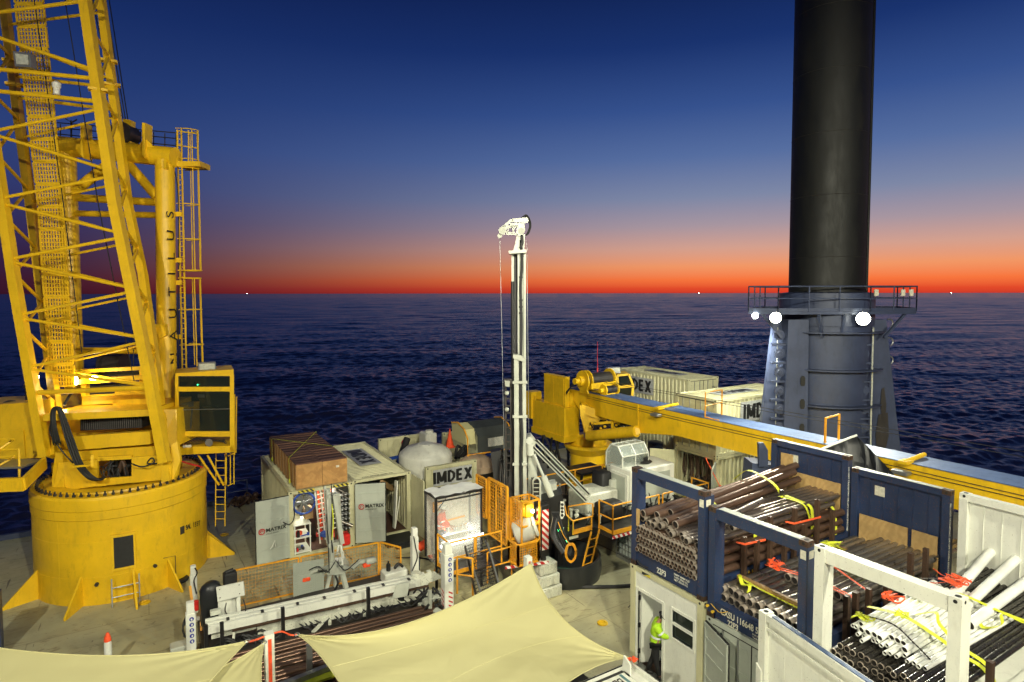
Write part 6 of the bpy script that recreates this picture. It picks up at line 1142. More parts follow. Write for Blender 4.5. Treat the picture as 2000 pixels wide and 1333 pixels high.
# ================================================================== DRILL RIG (centre)
MP = V((11.3, 18.2, 0)); D0 = 21.3
rig = thing('drill_rig', 'tall white drill mast on a black deck module with a yellow basket at its foot', 'drill rig', MP)
def col(name, mat, parent, x0, x1, y0, y1, D, t, sm=None): m_ = MB(); slab(m_, [(x0, y0, D), (x1, y0, D), (x1, y1, D), (x0, y1, D)], t); return m_.build(name, mat, parent, sm)
s = MB(); s.tube(AT(1006, 497, D0+.3), AT(1008, 1010, D0+.3), .1, 14); s.tube(AT(1001, 550, D0+.2), AT(1003, 1010, D0+.2), .06, 10); s.build('black_guide', 'black', rig, 40)
s = MB(); slab(s, [(1011, 488, D0), (1026, 488, D0), (1027, 1010, D0), (1012, 1010, D0)], .06); slab(s, [(1011, 488, D0-.12), (1014, 488, D0-.12), (1015, 1010, D0-.12), (1012, 1010, D0-.12)], .12); slab(s, [(1023, 488, D0-.12), (1027, 488, D0-.12), (1028, 1010, D0-.12), (1024, 1010, D0-.12)], .14)
for y in range(505, 1000, 42): slab(s, [(1014, y, D0-.1), (1024, y, D0-.1), (1024, y+3, D0-.1), (1014, y+3, D0-.1)], .08)
slab(s, [(999, 490, D0+.1), (1004, 490, D0+.1), (1004, 550, D0+.1), (999, 550, D0+.1)], .2)
mast = s.build('mast', 'greymachine', rig)
s = MB(); slab(s, [(1004, 697, D0-.35), (1013, 697, D0-.35), (1014, 985, D0-.35), (1005, 985, D0-.35)], .2); slab(s, [(1020, 700, D0-.35), (1027, 700, D0-.35), (1029, 985, D0-.35), (1022, 985, D0-.35)], .2); slab(s, [(1002, 693, D0-.4), (1018, 695, D0-.4), (1026, 704, D0-.4), (1026, 709, D0-.4), (1002, 700, D0-.4)], .4)
for y in (745, 812, 905): slab(s, [(1001, y, D0-.42), (1030, y, D0-.42), (1030, y+5, D0-.42), (1001, y+5, D0-.42)], .1)
s.build('feed_frame', 'greymachine', rig)
s = MB()
for k, x in enumerate((1016, 1018, 1019)): s.curve([AT(x, 470, D0-.14), AT(x+2, 520, D0-.16), AT(x-1, 560, D0-.16), AT(x+1, 640, D0-.16), AT(x-1, 760, D0-.3), AT(x+2, 850, D0-.42), AT(x-1, 900, D0-.42), AT(x+1, 980, D0-.42)], .022, 6)
for y in (540, 585, 598, 610): slab(s, [(1014, y, D0-.2), (1021, y, D0-.2), (1021, y+4, D0-.2), (1014, y+4, D0-.2)], .05)
s.build('mast_hoses', 'rubber', rig, 50)
s = MB(); slab(s, [(995, 490, D0-.3), (1028, 488, D0-.3), (1028, 494, D0-.3), (995, 496, D0-.3)], .6); slab(s, [(1009, 462, D0-.1), (1017, 460, D0-.1), (1022, 489, D0-.1), (1003, 490, D0-.1)], .2); slab(s, [(1016, 458, D0-.1), (1026, 458, D0-.1), (1024, 489, D0-.1), (1018, 489, D0-.1)], .2); s.tube(AT(996, 492, D0-.3), AT(998, 492, D0-.3)+FH*.7, .05); s.build('crown_collar', 'greymachine', rig)
s = MB()
def plate(m_, pts, D, t): slab(m_, [(x, y, D) for x, y in pts], t)
for dd in (-.18, .16):
    for q in ([(974, 452), (978, 444), (984, 441), (989, 446), (989, 452), (985, 459), (977, 458)], [(976, 446), (998, 428), (1004, 427), (1004, 431), (982, 446)], [(984, 441), (1012, 440), (1012, 444), (989, 447)], [(989, 452), (1012, 457), (1012, 460), (988, 459)], [(1000, 428), (1030, 425), (1033, 432), (1030, 436), (1000, 434)], [(996, 436), (1024, 436), (1026, 450), (1020, 462), (1008, 460), (1010, 444), (996, 444)], [(999, 444), (1002, 444), (1006, 458), (1003, 458)], [(992, 445), (994, 445), (992, 457), (990, 457)], [(1006, 444), (1008, 444), (1000, 458), (998, 457)]): plate(s, q, D0+dd, .03)
s.tube(AT(981, 451, D0-.2), AT(981, 451, D0+.22), .13, 16); s.tube(AT(1018, 452, D0-.2), AT(1018, 452, D0+.22), .12, 14); s.tube(AT(976, 461, D0-.1), AT(976, 461, D0+.1), .08, 10)
s.build('crown_jib', 'greymachine', rig, 35)
text(rig, 'EPIROC', .1, AT(1003, 431, D0-.2), RH, UP, 'ink') if False else None
s = MB()
for k in range(4): s.curve([AT(1014+k, 432, D0), AT(1022+k*1.5, 423-k, D0), AT(1030+k*1.5, 428, D0), AT(1034+k, 442, D0), AT(1029+k, 457, D0), AT(1022, 462, D0)], .018, 6)
s.curve([AT(1019, 460, D0-.2), AT(1020, 475, D0-.2), AT(1017, 485, D0-.2)], .05); s.build('jib_hoses', 'rubber', rig, 50)
s = MB(); s.tube(AT(976, 462, D0), AT(980, 640, D0), .009, 5); s.tube(AT(980, 640, D0), AT(986, 960, D0), .009, 5); s.tube(AT(1029, 470, D0), AT(1033, 860, D0), .008, 5); s.build('wireline', 'steel', rig)
# dark rod magazine left of mast
s = MB(); slab(s, [(985, 742, D0+.3), (989, 742, D0+.3), (991, 990, D0+.3), (987, 990, D0+.3)], .3); slab(s, [(996, 742, D0+.2), (1000, 742, D0+.2), (1001, 990, D0+.2), (997, 990, D0+.2)], .4)
for y in range(750, 990, 14): slab(s, [(988, y, D0+.25), (998, y, D0+.25), (998, y+2.5, D0+.25), (988, y+2.5, D0+.25)], .08)
slab(s, [(984, 741, D0+.1), (1001, 741, D0+.1), (1000, 757, D0+.1), (985, 757, D0+.1)], .3); s.build('rod_magazine', 'dsteel', rig)
s = MB(); slab(s, [(986, 744, D0), (996, 745, D0), (995, 756, D0), (987, 755, D0)], .1)
for y in (768, 800): s.sphere(AT(990, y, D0+.1), .08, 8, 6)
s.build('gripper', 'greymachine', rig, 40)
s = MB()
for k in range(16): x = 978+k*1.7; s.curve([AT(x, 890+rj(10), D0+.5+rj(.2)), AT(x+rj(5), 930, D0+.3), AT(x+rj(6)+3, 965, D0+.2), AT(x+rj(6)+5, 1000, D0+.1)], .045, 6, 4)
slab(s, [(958, 884, D0+1), (978, 880, D0+1), (985, 960, D0+.8), (968, 965, D0+.8)], .4); s.build('hose_bank', 'rubber', rig, 50)
# white strut, cylinder and back stays
s = MB(); s.prism([AT(x, y, D0-.1) for x, y in ((1031, 858), (1045, 868), (1048, 885), (1050, 960), (1046, 990), (1032, 990))], FH*.35); s.prism([AT(x, y, D0-.3) for x, y in ((1030, 855), (1037, 853), (1047, 866), (1043, 872), (1032, 866))], FH*.6); s.tube(AT(1034, 862, D0-.4), AT(1034, 862, D0+.4), .12, 14); s.prism([AT(x, y, D0-.2) for x, y in ((1050, 950), (1086, 945), (1090, 970), (1076, 990), (1058, 985))], FH*.5); s.build('mast_pivot', 'greymachine', rig)
s = MB(); s.tube(AT(1043, 888, D0-.5), AT(1063, 935, D0-.6), .05, 12); s.tube(AT(1061, 930, D0-.6), AT(1080, 978, D0-.7), .11, 16); s.tube(AT(1035, 868, D0-.4), AT(1036, 890, D0-.45), .12, 12); s.build('lift_cylinder', 'greymachine', rig, 40)
for a, b in (((1048, 862, D0-.1), (1152, 968, D0+1.2)), ((1043, 876, D0-.4), (1146, 980, D0+.8))):
    s = MB(); s.beam(AT(*a), AT(*b), .09, .13); s.build('back_stay', 'greymachine', rig); s = MB(); s.beam(AT(*a)+V((-.05, -.02, .05)), AT(*b)+V((-.05, -.02, .05)), .05, .06); s.build('stay_hose', 'rubber', rig)
s = MB()
s.path([AT(1041, 985, D0-.8), AT(1041, 940, D0-.8), AT(1045, 934, D0-.8), AT(1051, 934, D0-.8), AT(1055, 940, D0-.8), AT(1055, 985, D0-.8)], .035, 8)
for y in range(945, 985, 8): s.tube(AT(1041, y, D0-.8), AT(1055, y, D0-.8), .014, 5)
s.build('access_ladder', 'greymachine', rig, 50)
s = MB(); slab(s, [(1038, 938, D0-.7), (1054, 938, D0-.7), (1054, 992, D0-.7), (1038, 992, D0-.7)], .3); slab(s, [(1048, 985, D0-1), (1098, 965, D0-.8), (1110, 1030, D0-.6), (1062, 1030, D0-.9)], .8); s.build('machinery_block', 'black', rig)
s = MB(); s.prism([AT(x, y, D0-.9) for x, y in ((1095, 981), (1101, 981), (1103, 1006), (1099, 1014), (1090, 1014), (1094, 1006))], FH*.06); pl_ = s.build('slotted_bracket', 'white', rig); s = MB()
for y in (986, 993, 1000, 1007): s.tube(AT(1098, y, D0-.93), AT(1098, y, D0-.91), .05, 10)
s.build('slots', 'rub', pl_)
# black main deck of the rig, railings
zp = 1.4; du0, du1, dv0, dv1 = 12.3, 19.3, 17.15, 19.9
s = MB(); s.box((du0, dv0+.05, zp-.3), (du1, dv1, zp)); s.box((du0-.8, dv0+.3, .9), (du0, dv1, 1.3))
for u in (12.6, 15.6, 18.6):
    for v in (dv0+.3, dv1-.3): s.box((u, v, 0), (u+.22, v+.22, zp-.3))
md = s.build('deck_module', 'black', rig)
s = MB(); s.box((14.1, dv0-.9, zp-.14), (19.2, dv0+.05, zp)); s.build('side_walkway', 'dsteel', md); s = MB(); s.box((14.1, dv0-.915, zp-.13), (19.2, dv0-.902, zp-.02)); s.build('striped_edge', 'hazedge', md)
s = MB(); s.box((12.9, dv0+.03, zp-.22), (13.3, dv0+.045, zp-.12)); s.build('name_plate', 'paper', md)
s = MB(); railing(s, [(14.15, dv0-.1, zp), (14.15, dv0-.85, zp), (16.4, dv0-.85, zp)], 1.05, .03, True, .1, post_sp=1.0); railing(s, [(16.6, dv0-.85, zp), (19.1, dv0-.85, zp), (19.1, dv0, zp)], 1.05, .03, True, .1, post_sp=1.3); s.beam((14.15, dv0-.88, zp+.08), (19.1, dv0-.88, zp+.08), .02, .16); s.build('side_railing', 'rail', md, 50)
s = MB(); s.path([(12.95, dv0+.15, zp+.05), (12.95, dv0+.15, zp+.95), (13.7, dv0+.05, zp+.95), (13.85, dv0-.1, zp+.95), (13.85, dv0-.1, zp+.5), (12.95, dv0-.1, zp+.5), (12.8, dv0+.1, zp+.7), (12.8, dv0+.2, zp+1)], .032, 8); s.box((12.95, dv0-.1, zp), (13.8, dv0-.06, zp+.16)); s.tube((13.8, dv0-.1, zp), (13.8, dv0-.1, zp+.5), .03); s.tube((12.97, dv0-.1, zp), (12.97, dv0-.1, zp+.5), .03); s.build('hatch_railing', 'rail', md, 50)
s = MB(); railing(s, [(12.6, 20.4, zp), (18.6, 20.4, zp)], 1.1, .03, True, 0, post_sp=1.6); s.build('rear_railing', 'rail', md, 50)
s = MB(); ladder(s, G(1143, 1118, 0.02), G(1163, 1036, zp), (1, .1, 0), .42, .026, .27); s.build('ladder', 'rail', rig)
s = MB(); s.path([(13.2, 17.5, 1.6), (13.4, 17.4, 1.75), (13.6, 17.5, 1.6), (13.4, 17.6, 1.55)], .05, 6, True); s.path([(13.2, 17.5, 1.66), (13.45, 17.4, 1.8), (13.65, 17.5, 1.66), (13.4, 17.62, 1.6)], .04, 6, True); s.build('hose_coil', 'rubber', md, 50)
s = MB(); s.sphere((12.55, 17.35, 1.55), .05, 8, 6); s.sphere((12.7, 17.1, 1.2), .04, 8, 6); s.build('green_lamp', 'green', md); lamp('green_indicator', 'POINT', (12.6, 17.2, 1.6), None, 2.5, (.1, 1, .4), .05)
# engine housings on the rig deck
s = MB(); s.bbox((14.4, 18.1, zp), (16.0, 19.3, zp+.85), .06); s.tube((14.8, 18.7, zp+.85), (14.8, 18.7, zp+.93), .1, 12); eh = s.build('engine_housing', 'dwhite', md)
s = MB(); s.box((14.7, 18.085, zp+.1), (15.8, 18.095, zp+.35)); s.build('vent', 'rub', eh)
s = MB(); s.bbox((16.3, 17.7, zp), (18.7, 19.0, zp+1.6), .05); s.box((16.22, 17.85, zp+.25), (16.3, 18.85, zp+1.4)); eh2 = s.build('service_cabin', 'white', md)
s = MB(); s.box((16.2, 17.95, zp+.35), (16.22, 18.75, zp+1.3)); s.box((16.9, 17.68, zp+.2), (18.4, 17.7, zp+1.35)); s.build('panel', 'doorgrey', eh2)
s = MB(); s.lathe((17.6, 18.4, zp+1.6), [(.28, 0), (.36, .06), (.3, .1), (.18, .12), (.22, .26), (.1, .28)], 20); s.build('vent_cap', 'rubber', eh2, 40)
rc = AT(1225, 888, 25.2)
s = MB(); s.bbox((rc.x-.7, rc.y-.4, zp), (rc.x+.7, rc.y+.5, rc.z-.46), .05); s.bbox((rc.x-1.1, rc.y-.3, zp), (rc.x-.75, rc.y+.2, zp+1.1), .03); pb_ = s.build('pump_block', 'greymachine', md)
s = MB(); s.box((rc.x-.75, rc.y-.2, zp+.3), (rc.x-.71, rc.y+.3, rc.z-.7)); s.build('louvre', 'rub', pb_)
s = MB(); s.lathe(rc-V((.6, 0, 0)), [(.38, 0), (.38, .05), (.16, .06), (.16, .55), (.34, .56), (.34, .6), (.16, .61), (.16, 1.1), (.38, 1.12), (.38, 1.17)], 24, (1, 0, 0)); rl = s.build('cable_reel', 'steel', md, 40)
s = MB(); hc = [rc+V((-.7, y, z)) for y, z in ((-.5, -.45), (-.5, .1), (-.22, .48), (.22, .48), (.5, .1), (.5, -.45))]; hd = [p+V((1.4, 0, 0)) for p in hc]
for i in range(5): s.prism([hc[i], hc[i+1], hd[i+1], hd[i]], (0, 0, .012))
s.prism(hc, (-.012, 0, 0)); s.build('clear_cover', 'glass', rl)
s = MB()
for i in range(6):
    s.beam(hc[i], hd[i], .04); 
    if i < 5: s.beam(hc[i], hc[i+1], .04); s.beam(hd[i], hd[i+1], .04); s.beam(hc[i].lerp(hd[i], .5), hc[i+1].lerp(hd[i+1], .5), .03)
s.build('cover_frame', 'white', rl)
s = MB()
for k in range(30): x = random.uniform(14.3, 19); y = random.uniform(17.3, 18.4); s.curve([(x, y, 1.45), (x+rj(.5), y+rj(.2), 1.6+random.random()*.5), (x+rj(.7), y+rj(.3), 1.45)], .025, 5, 4)
s.bbox((14.5, 17.25, zp), (15.5, 17.8, zp+.7), .05); s.bbox((15.6, 18.6, zp), (16.1, 19.3, zp+1.4), .05); s.build('hydraulic_pack', 'rubber', md, 50)
s = MB()
for k in range(12): x = 12.9+k*.09; s.beam((x, 19.1+rj(.1), zp+.5), (x+rj(.1), 19+rj(.1), zp+1.1+rj(.2)), .05, .03)
s.bbox((12.7, 18.9, zp), (13.8, 19.5, zp+.5), .04); s.build('valve_chest', 'dwhite', md)
s = MB(); s.sphere((12.2, 19.8, zp+1.0), .22, 12, 8); s.box((12, 19.6, zp), (12.5, 20, zp+.8)); s.build('yellow_winch', 'yel', md, 40)
# red/white striped jack leg on white blocks
jb = G(1074, 1162, 0); jl = thing('jack_leg', 'red and white striped jacking leg standing on white stacked blocks', 'jack', (jb.x, jb.y, 0))
jx, jy = jb.x-.1, jb.y+.15
s = MB(); s.bbox((jx-.16, jy-.02, 1.25), (jx+.16, jy+.3, 3.0), .02); s.tube((jx, jy+.1, 1.0), (jx, jy+.1, 1.3), .1, 12); s.build('leg', 'black', jl)
s = MB(); s.box((jx-.13, jy-.03, 1.5), (jx+.13, jy-.022, 2.85)); s.box((jx-.168, jy+.03, 1.5), (jx-.162, jy+.26, 2.85)); s.build('striped_face', 'haz', jl)
for k in range(3):
    s = MB(); w = .33+.06*(2-k); z = .38*k; s.bbox((jx-w, jy-w*.8, z), (jx+w, jy+w*.9, z+.36), .02)
    for q in (-1, 0, 1): s.box((jx+q*w*.6-.05, jy-w*.8-.03, z+.06), (jx+q*w*.6+.05, jy-w*.8+.01, z+.3)); s.box((jx-w-.03, jy+q*w*.55-.05, z+.06), (jx-w+.01, jy+q*w*.55+.05, z+.3))
    s.build('block', 'dwhite', jl)
# yellow baskets
def meshpanel(m_, p, q, h, pitch=.1, r=.007, fr=.022, up=UP, nx=None):
    p, q = V(p), V(q); hh = up*h; L_ = (q-p).length
    for a, b in ((p, q), (p+hh, q+hh), (p, p+hh), (q, q+hh)): m_.beam(a, b, fr*2, fr*2)
    n = max(2, int(L_/pitch)); 
    for k in range(1, n): a = p.lerp(q, k/n); m_.beam(a, a+hh, r*2)
    n2 = max(2, int(h/pitch))
    for k in range(1, n2): m_.beam(p+hh*k/n2, q+hh*k/n2, r*2)
bc = AT(1019, 1075, 19.7); bz = bc.z; UU, VV = V((1, 0, 0)), V((0, 1, 0))
bk = thing('work_basket', 'upper yellow open basket at the mast foot, holding a wrapped white drum', 'basket', (bc.x, bc.y, bz-.4))
s = MB(); top = 1.55
for a in (bc, bc+UU*.68, bc+VV*.62, bc+UU*.68+VV*.62): s.beam(a, a+UP*top, .05)
for h in (0, .75, top):
    for a, b in ((bc, bc+UU*.68), (bc, bc+VV*.62), (bc+VV*.62, bc+UU*.68+VV*.62), (bc+UU*.68, bc+UU*.68+VV*.62)): s.beam(a+UP*h, b+UP*h, .05)
s.beam(bc+UP*.05, bc+UU*.68+UP*.05, .02, .16); s.beam(bc+UP*.05, bc+VV*.62+UP*.05, .02, .16); s.box(bc, bc+V((.68, .62, .03))); s.build('basket_frame', 'rail', bk)
s = MB(); meshpanel(s, bc+VV*.62, bc+VV*.62+UU*.68, top, .09); meshpanel(s, bc+UP*.75, bc+VV*.62+UP*.75, top-.75, .09); s.build('mesh', 'rail', bk)
s = MB(); c = bc+V((.3, .3, .5)); ax = V((.55, -.35, .25)).normalized(); s.lathe(c-ax*.35, [(.3, 0), (.37, .05), (.39, .3), (.37, .6), (.3, .66)], 24, ax); s.lathe(c+ax*.33, [(.34, 0), (.36, .03), (.3, .09), (.1, .1)], 9, ax); o = s.build('wrapped_drum', 'tank', None, 40); o['label'] = 'white wrapped drum lying tilted inside the yellow basket'; o['category'] = 'drum'
s = MB(); s.bbox(bc+V((.25, .2, .9)), bc+V((.62, .55, 1.4)), .05); s.lathe(bc+V((.2, .3, 1.0)), [(.08, 0), (.1, .3), (.06, .5)], 12); s.build('rotation_head', 'yel', bk); s = MB(); s.sphere(bc+V((.5, .12, 1.15)), .06, 10, 7); s.build('basket_lamp', 'glowy', bk); lamp('basket_lamp', 'POINT', bc+V((.55, -.15, 1.1)), None, 10, (1, .9, .55), .08)
b2 = AT(1012, 1106, 19.4)
lb_ = thing('mesh_basket', 'lower yellow mesh basket directly under the basket with the drum', 'basket', (b2.x, b2.y, b2.z))
s = MB(); h = .66
for p, q in ((b2, b2+UU*.78), (b2, b2+VV*.55), (b2+UU*.78, b2+UU*.78+VV*.55), (b2+VV*.55, b2+VV*.55+UU*.78)): meshpanel(s, p, q, h, .075, .006, .03)
s.build('mesh_cage', 'rail', lb_)
s = MB(); s.bbox(b2+V((.2, .1, .05)), b2+V((.4, .3, .45)), .03); s.tube(b2+V((.5, .2, .1)), b2+V((.7, .3, .5)), .05); s.build('valve', 'steel', lb_)
s = MB(); s.beam(b2+V((-.3, .3, -.1)), b2+V((1.1, -.1, -.1)), .05, .08); s.build('striped_bar', 'hazedge', lb_)
# mesh screens left of the mast
ms = thing('mesh_screen', 'tall yellow mesh screens standing left of the mast foot', 'screen', (9.9, 18, 1.2))
s = MB(); q0_ = AT(991, 1066, 20.2); q1_ = q0_+VV*1.25; meshpanel(s, q0_, q1_, 1.95, .11, .007, .035); s.build('screen_panel', 'rail', ms)
s = MB(); q2_ = q1_+UU*-.1; meshpanel(s, q2_+UP*.55, q2_+VV*.7+UP*.55, 1.35, .08, .006, .03); s.build('screen_panel', 'rail', ms)
s = MB(); q3_ = q0_+UU*.12; s.beam(q3_-UP*.6, q3_+UP*1.6, .06); s.beam(q3_+UU*.25-UP*.2, q3_+UU*.25+UP*1.6, .05); s.path([q0_+V((.02, .35, .4)), q0_+V((.02, .4, 1.8)), q0_+V((.02, .6, 1.95)), q0_+V((.02, .75, 1.8)), q0_+V((.02, .75, .3))], .03); s.build('gate_frame', 'rail', ms)
s = MB(); q4 = AT(952, 1110, 19.4); railing(s, [q4-UP*.5, q4-UP*.5+UU*.9], 1.0, .028, True); s.build('guard_rail', 'rail', ms)
# control booth and platform
bt = thing('control_booth', 'black framed booth with clear sheet walls and pale tarpaulin roof under the name wall', 'booth', (8.9, 18.3, 1.15))
bu0, bu1, bv0, bv1, z0b, z1b = 8.02, 9.68, 17.85, 18.7, 1.15, 3.4
s = MB()
for u in (bu0, bu1):
    for v in (bv0, bv1): s.beam((u, v, z0b-1.1 if v == bv0 else z0b), (u, v, z1b), .07)
for v in (bv0, bv1): s.beam((bu0, v, z1b-.03), (bu1, v, z1b-.03), .07); 
for u in (bu0, bu1): s.beam((u, bv0, z1b-.03), (u, bv1, z1b-.03), .07)
s.beam((bu0+.05, bv0-.02, z1b-.15), (bu1, bv0-.02, z1b-.15), .04); s.beam((bu0, bv0, z1b-.5), (bu0+.35, bv0, z1b-.1), .02); s.build('booth_frame', 'black', bt)
s = MB(); n = 10; P2 = []
for i in range(n+1):
    for j in range(6): u = bu0-.05+(bu1-bu0+.12)*i/n; v = bv0-.05+(bv1-bv0+.1)*j/5; P2.append((u, v, z1b+.03+.0*(j/5)+.025*math.sin(i*1.9+j)+.02*rj(1)))
s.add(P2, [(i*6+j, (i+1)*6+j, (i+1)*6+j+1, i*6+j+1) for i in range(n) for j in range(5)]); s.build('roof_sheet', 'pvc', bt, 60)
s = MB(); s.box((bu0, bv0-.01, z0b), (bu1, bv0, z1b-.1)); s.box((bu0-.01, bv0, z0b), (bu0, bv1, z1b-.1)); s.box((bu1, bv0, z0b), (bu1+.01, bv1, z1b-.1)); s.build('clear_sheet', 'sheet', bt)
s = MB(); s.box((bu0, bv1, z0b), (bu1, bv1+.02, z1b)); bw = s.build('back_panel', 'paper', bt); s = MB(); s.beam((bu0+.5, bv1-.02, 2.2), (bu1-.2, bv1-.02, 2.25), .02, .06); s.path([(bu0+.5, bv1-.1, 1.9), (bu1-.15, bv1-.1, 2.0), (bu1-.15, bv1-.1, 1.6)], .015); s.box((bu0+.25, bv1-.03, 2.6), (bu0+.6, bv1-.005, 2.95)); s.build('back_rails', 'rail', bw)
s = MB(); s.box((bu0+.35, bv0+.35, 1.9), (bu1-.1, bv0+.75, 1.95)); s.box((bu0+.3, bv0+.05, z0b), (bu1-.3, bv0+.3, 1.75)); s.build('bench', 'white', bt)
for k in range(9):
    s = MB(); x = bu0+.6+k*.1; s.lathe((x, bv0+.55+rj(.1), 1.951), [(.028, 0), (.028, .12), (.012, .15), (.012, .19)], 10); o = s.build('sample_bottle', ['glass', 'green', 'steel'][0] if k != 3 else 'steel', None, 40); o['label'] = 'small bottle on the booth bench, '+ORD[k]+' from the left'; o['category'] = 'bottle'; o['group'] = 'bottles on the booth bench'
s = MB(); s.tube((bu0+.15, bv0-.05, 1.75), (bu0+.95, bv0-.05, 1.78), .045, 10); s.tube((bu0+1.05, bv0-.05, 1.8), (bu1+.05, bv0-.05, 1.85), .045, 10); s.build('tube_light', 'tube', bt)
lamp('booth_light', 'POINT', (bu0+.55, bv0+.25, 2.0), None, 14, (1, 1, .96), .12); lamp('booth_light', 'POINT', (bu1-.3, bv0-.3, 2.1), None, 9, (1, 1, .96), .12)
text(bt, 'ROCKLABS', .09, (bu0+.75, bv0+.045, 1.6), (1, 0, 0), UP, 'ink') if False else None
pf2 = thing('access_platform', 'dark grating platform with yellow rails and stair before the lit booth', 'platform', (9, 17.3, 0))
s = MB(); s.box((8.05, 16.95, z0b-.08), (9.9, 17.8, z0b)); 
for u in (8.1, 9.8): s.beam((u, 17, 0), (u, 17, z0b), .07)
s.build('platform_deck', 'dsteel', pf2)
s = MB(); railing(s, [(8.05, 17.8, z0b), (8.05, 16.95, z0b), (8.95, 16.95, z0b)], 1.05, .03, True, .1, post_sp=.9); railing(s, [(9.0, 16.95, z0b), (9.95, 16.95, z0b)], 1.05, .03, True, post_sp=1); s.build('platform_railing', 'rail', pf2, 50)
s = MB(); a_, b_ = G(905, 1100, 1.2), G(925, 1185, .1); c_ = V((.55, .02, 0))
q = AT(893, 1160, 18.6); railing(s, [q, q+V((.35, -.35, 0))], 1.15, .032, True); s.build('stair_railing', 'rail', pf2, 50)
s = MB(); s0, s1 = AT(908, 1068, 19.6), AT(930, 1165, 17.9); sd = V((.85, .15, 0)); 
for k in range(16): a = s0.lerp(s1, k/15); s.beam(a, a+sd, .012, .02)
for k in range(14): s.beam(s0+sd*k/13, s1+sd*k/13, .008, .012)
for o_ in (0, 1): s.beam(s0+sd*o_, s1+sd*o_, .05, .1)
s.build('stair_grating', 'dsteel', pf2)
s = MB(); 
for p, q in (((915, 1082, 19.2), (950, 1190, 17.2)), ((952, 1060, 19.4), (988, 1190, 17.4))): s.beam(AT(*p), AT(*q), .05, .02)
s.build('stair_rail', 'steel', pf2)
s = MB(); c = AT(935, 1190, 17.8); c.z = 0; s.bbox(c+V((-.4, -.3, 0)), c+V((.7, .5, .75)), .04); g2 = s.build('generator', 'black'); g2['label'] = 'black compact power unit at the foot of the grating stair'; g2['category'] = 'generator'
s = MB(); s.bbox(c+V((-.25, -.32, .3)), c+V((.1, -.3, .6)), .005); s.bbox(c+V((.2, -.32, .3)), c+V((.5, -.3, .6)), .005); s.path([c+V((0, -.1, .78)), c+V((.15, -.1, .9)), c+V((.4, -.1, .88)), c+V((.5, .1, .78))], .03); ROOT[g2.name] = V(g2.location); s.build('control_panel', 'rustsurf', g2)
s = MB(); c = AT(995, 1165, 18.6); c.z = 0; s.bbox(c+V((-.6, -.2, 0)), c+V((.5, .5, .8)), .08); s.lathe(c+V((0, -.2, .45)), [(.12, 0), (.12, .05)], 12, (0, -1, 0)); s.lathe(c+V((.3, -.2, .45)), [(.12, 0), (.12, .05)], 12, (0, -1, 0)); o = s.build('white_pump', 'dwhite', None, 50); o['label'] = 'dirty white pump body behind the top corner of the big sail'; o['category'] = 'pump'
s = MB(); c = AT(1022, 1128, 19); c.z = .4; s.lathe(c, [(.18, 0), (.2, .1), (.2, .55), (.1, .6)], 16); o = s.build('red_drum', 'red', None, 40); o['label'] = 'dark red drum under the lower mesh basket'; o['category'] = 'drum'
# black round basin
bcn = V((13.0, 17.3, 0)); s = MB(); s.lathe(bcn+V((-.3, -.1, 0)), [(1.25, 0), (1.32, .3), (1.28, .75), (1.2, .75), (1.15, .2), (.1, .18)], 48); o = s.build('mud_basin', 'tarp', None, 40); o['label'] = 'round black basin on the deck under the rig deck and ladder'; o['category'] = 'basin'
s = MB()
for k in range(5): s.curve([AT(1078+k*3, 1000, 19.6), AT(1085+k*4, 1040, 19.2), AT(1098+k*4, 1070, 18.9), AT(1112, 1085, 18.7)], .03, 6)
s.curve([AT(1085, 1010, 19.5), AT(1080, 1045, 19), AT(1100, 1080, 18.8)], .09); s.build('umbilical', 'rubber', rig, 50)
s = MB()
for k in range(7): a = AT(1115, 1080, 18.7); s.path([a+(RH*math.cos(q)*(.13+.008*k)+UP*math.sin(q)*(.25+.01*k))+FH*rj(.04) for q in [2*PI*i/20 for i in range(20)]], .014, 5, closed=True)
s.curve([AT(1090, 1020, 19.3), AT(1100, 1045, 19), AT(1112, 1062, 18.7)], .014); o = s.build('rope_coil', 'rail', None, 50); o['label'] = 'coil of orange rope hanging before the black basin'; o['category'] = 'rope'
for pts, r, l_ in (([(12.2, 16.2, .05), (14.0, 15.2, .05), (16.5, 14.6, .05), (19, 14.9, .05)], .06, 'thick black hose on bare deck between the basin and the cream office'), ([(9.2, 20.6, .03), (9.6, 21.2, .03), (10.4, 21.0, .03), (11.2, 21.6, .03)], .03, 'black hose on deck behind the booth'), ([(8.0, 21.5, .03), (8.8, 21.0, .03), (9.2, 20.2, .03), (8.9, 19.4, .03)], .025, 'black cable on deck right of the bending worker'), ([(13, 14.2, .02), (14.2, 14.6, .02), (15.0, 14.0, .02), (16.0, 14.3, .02)], .018, 'thin dark cable on the bare deck left of the office wall')):
    s = MB(); s.curve(pts, r, 7, 8); o = s.build('deck_hose', 'rubber', None, 50); o['label'] = l_; o['category'] = 'hose'
s = MB(); s.tube((21.9, 18.9, 2.5), (19.0, 15.2, 1.9), .02, 6)
for f in (.3, .62): p = V((21.9, 18.9, 2.5)).lerp(V((19.0, 15.2, 1.9)), f); s.prism([p, p+V((.05, -.07, 0)), p+V((.05, -.07, -.35)), p+V((0, 0, -.3))], (0, .01, 0))
o = s.build('tag_line', 'ostrap'); o['label'] = 'orange rope with hanging flags from the open container to the pipe pile'; o['category'] = 'rope'
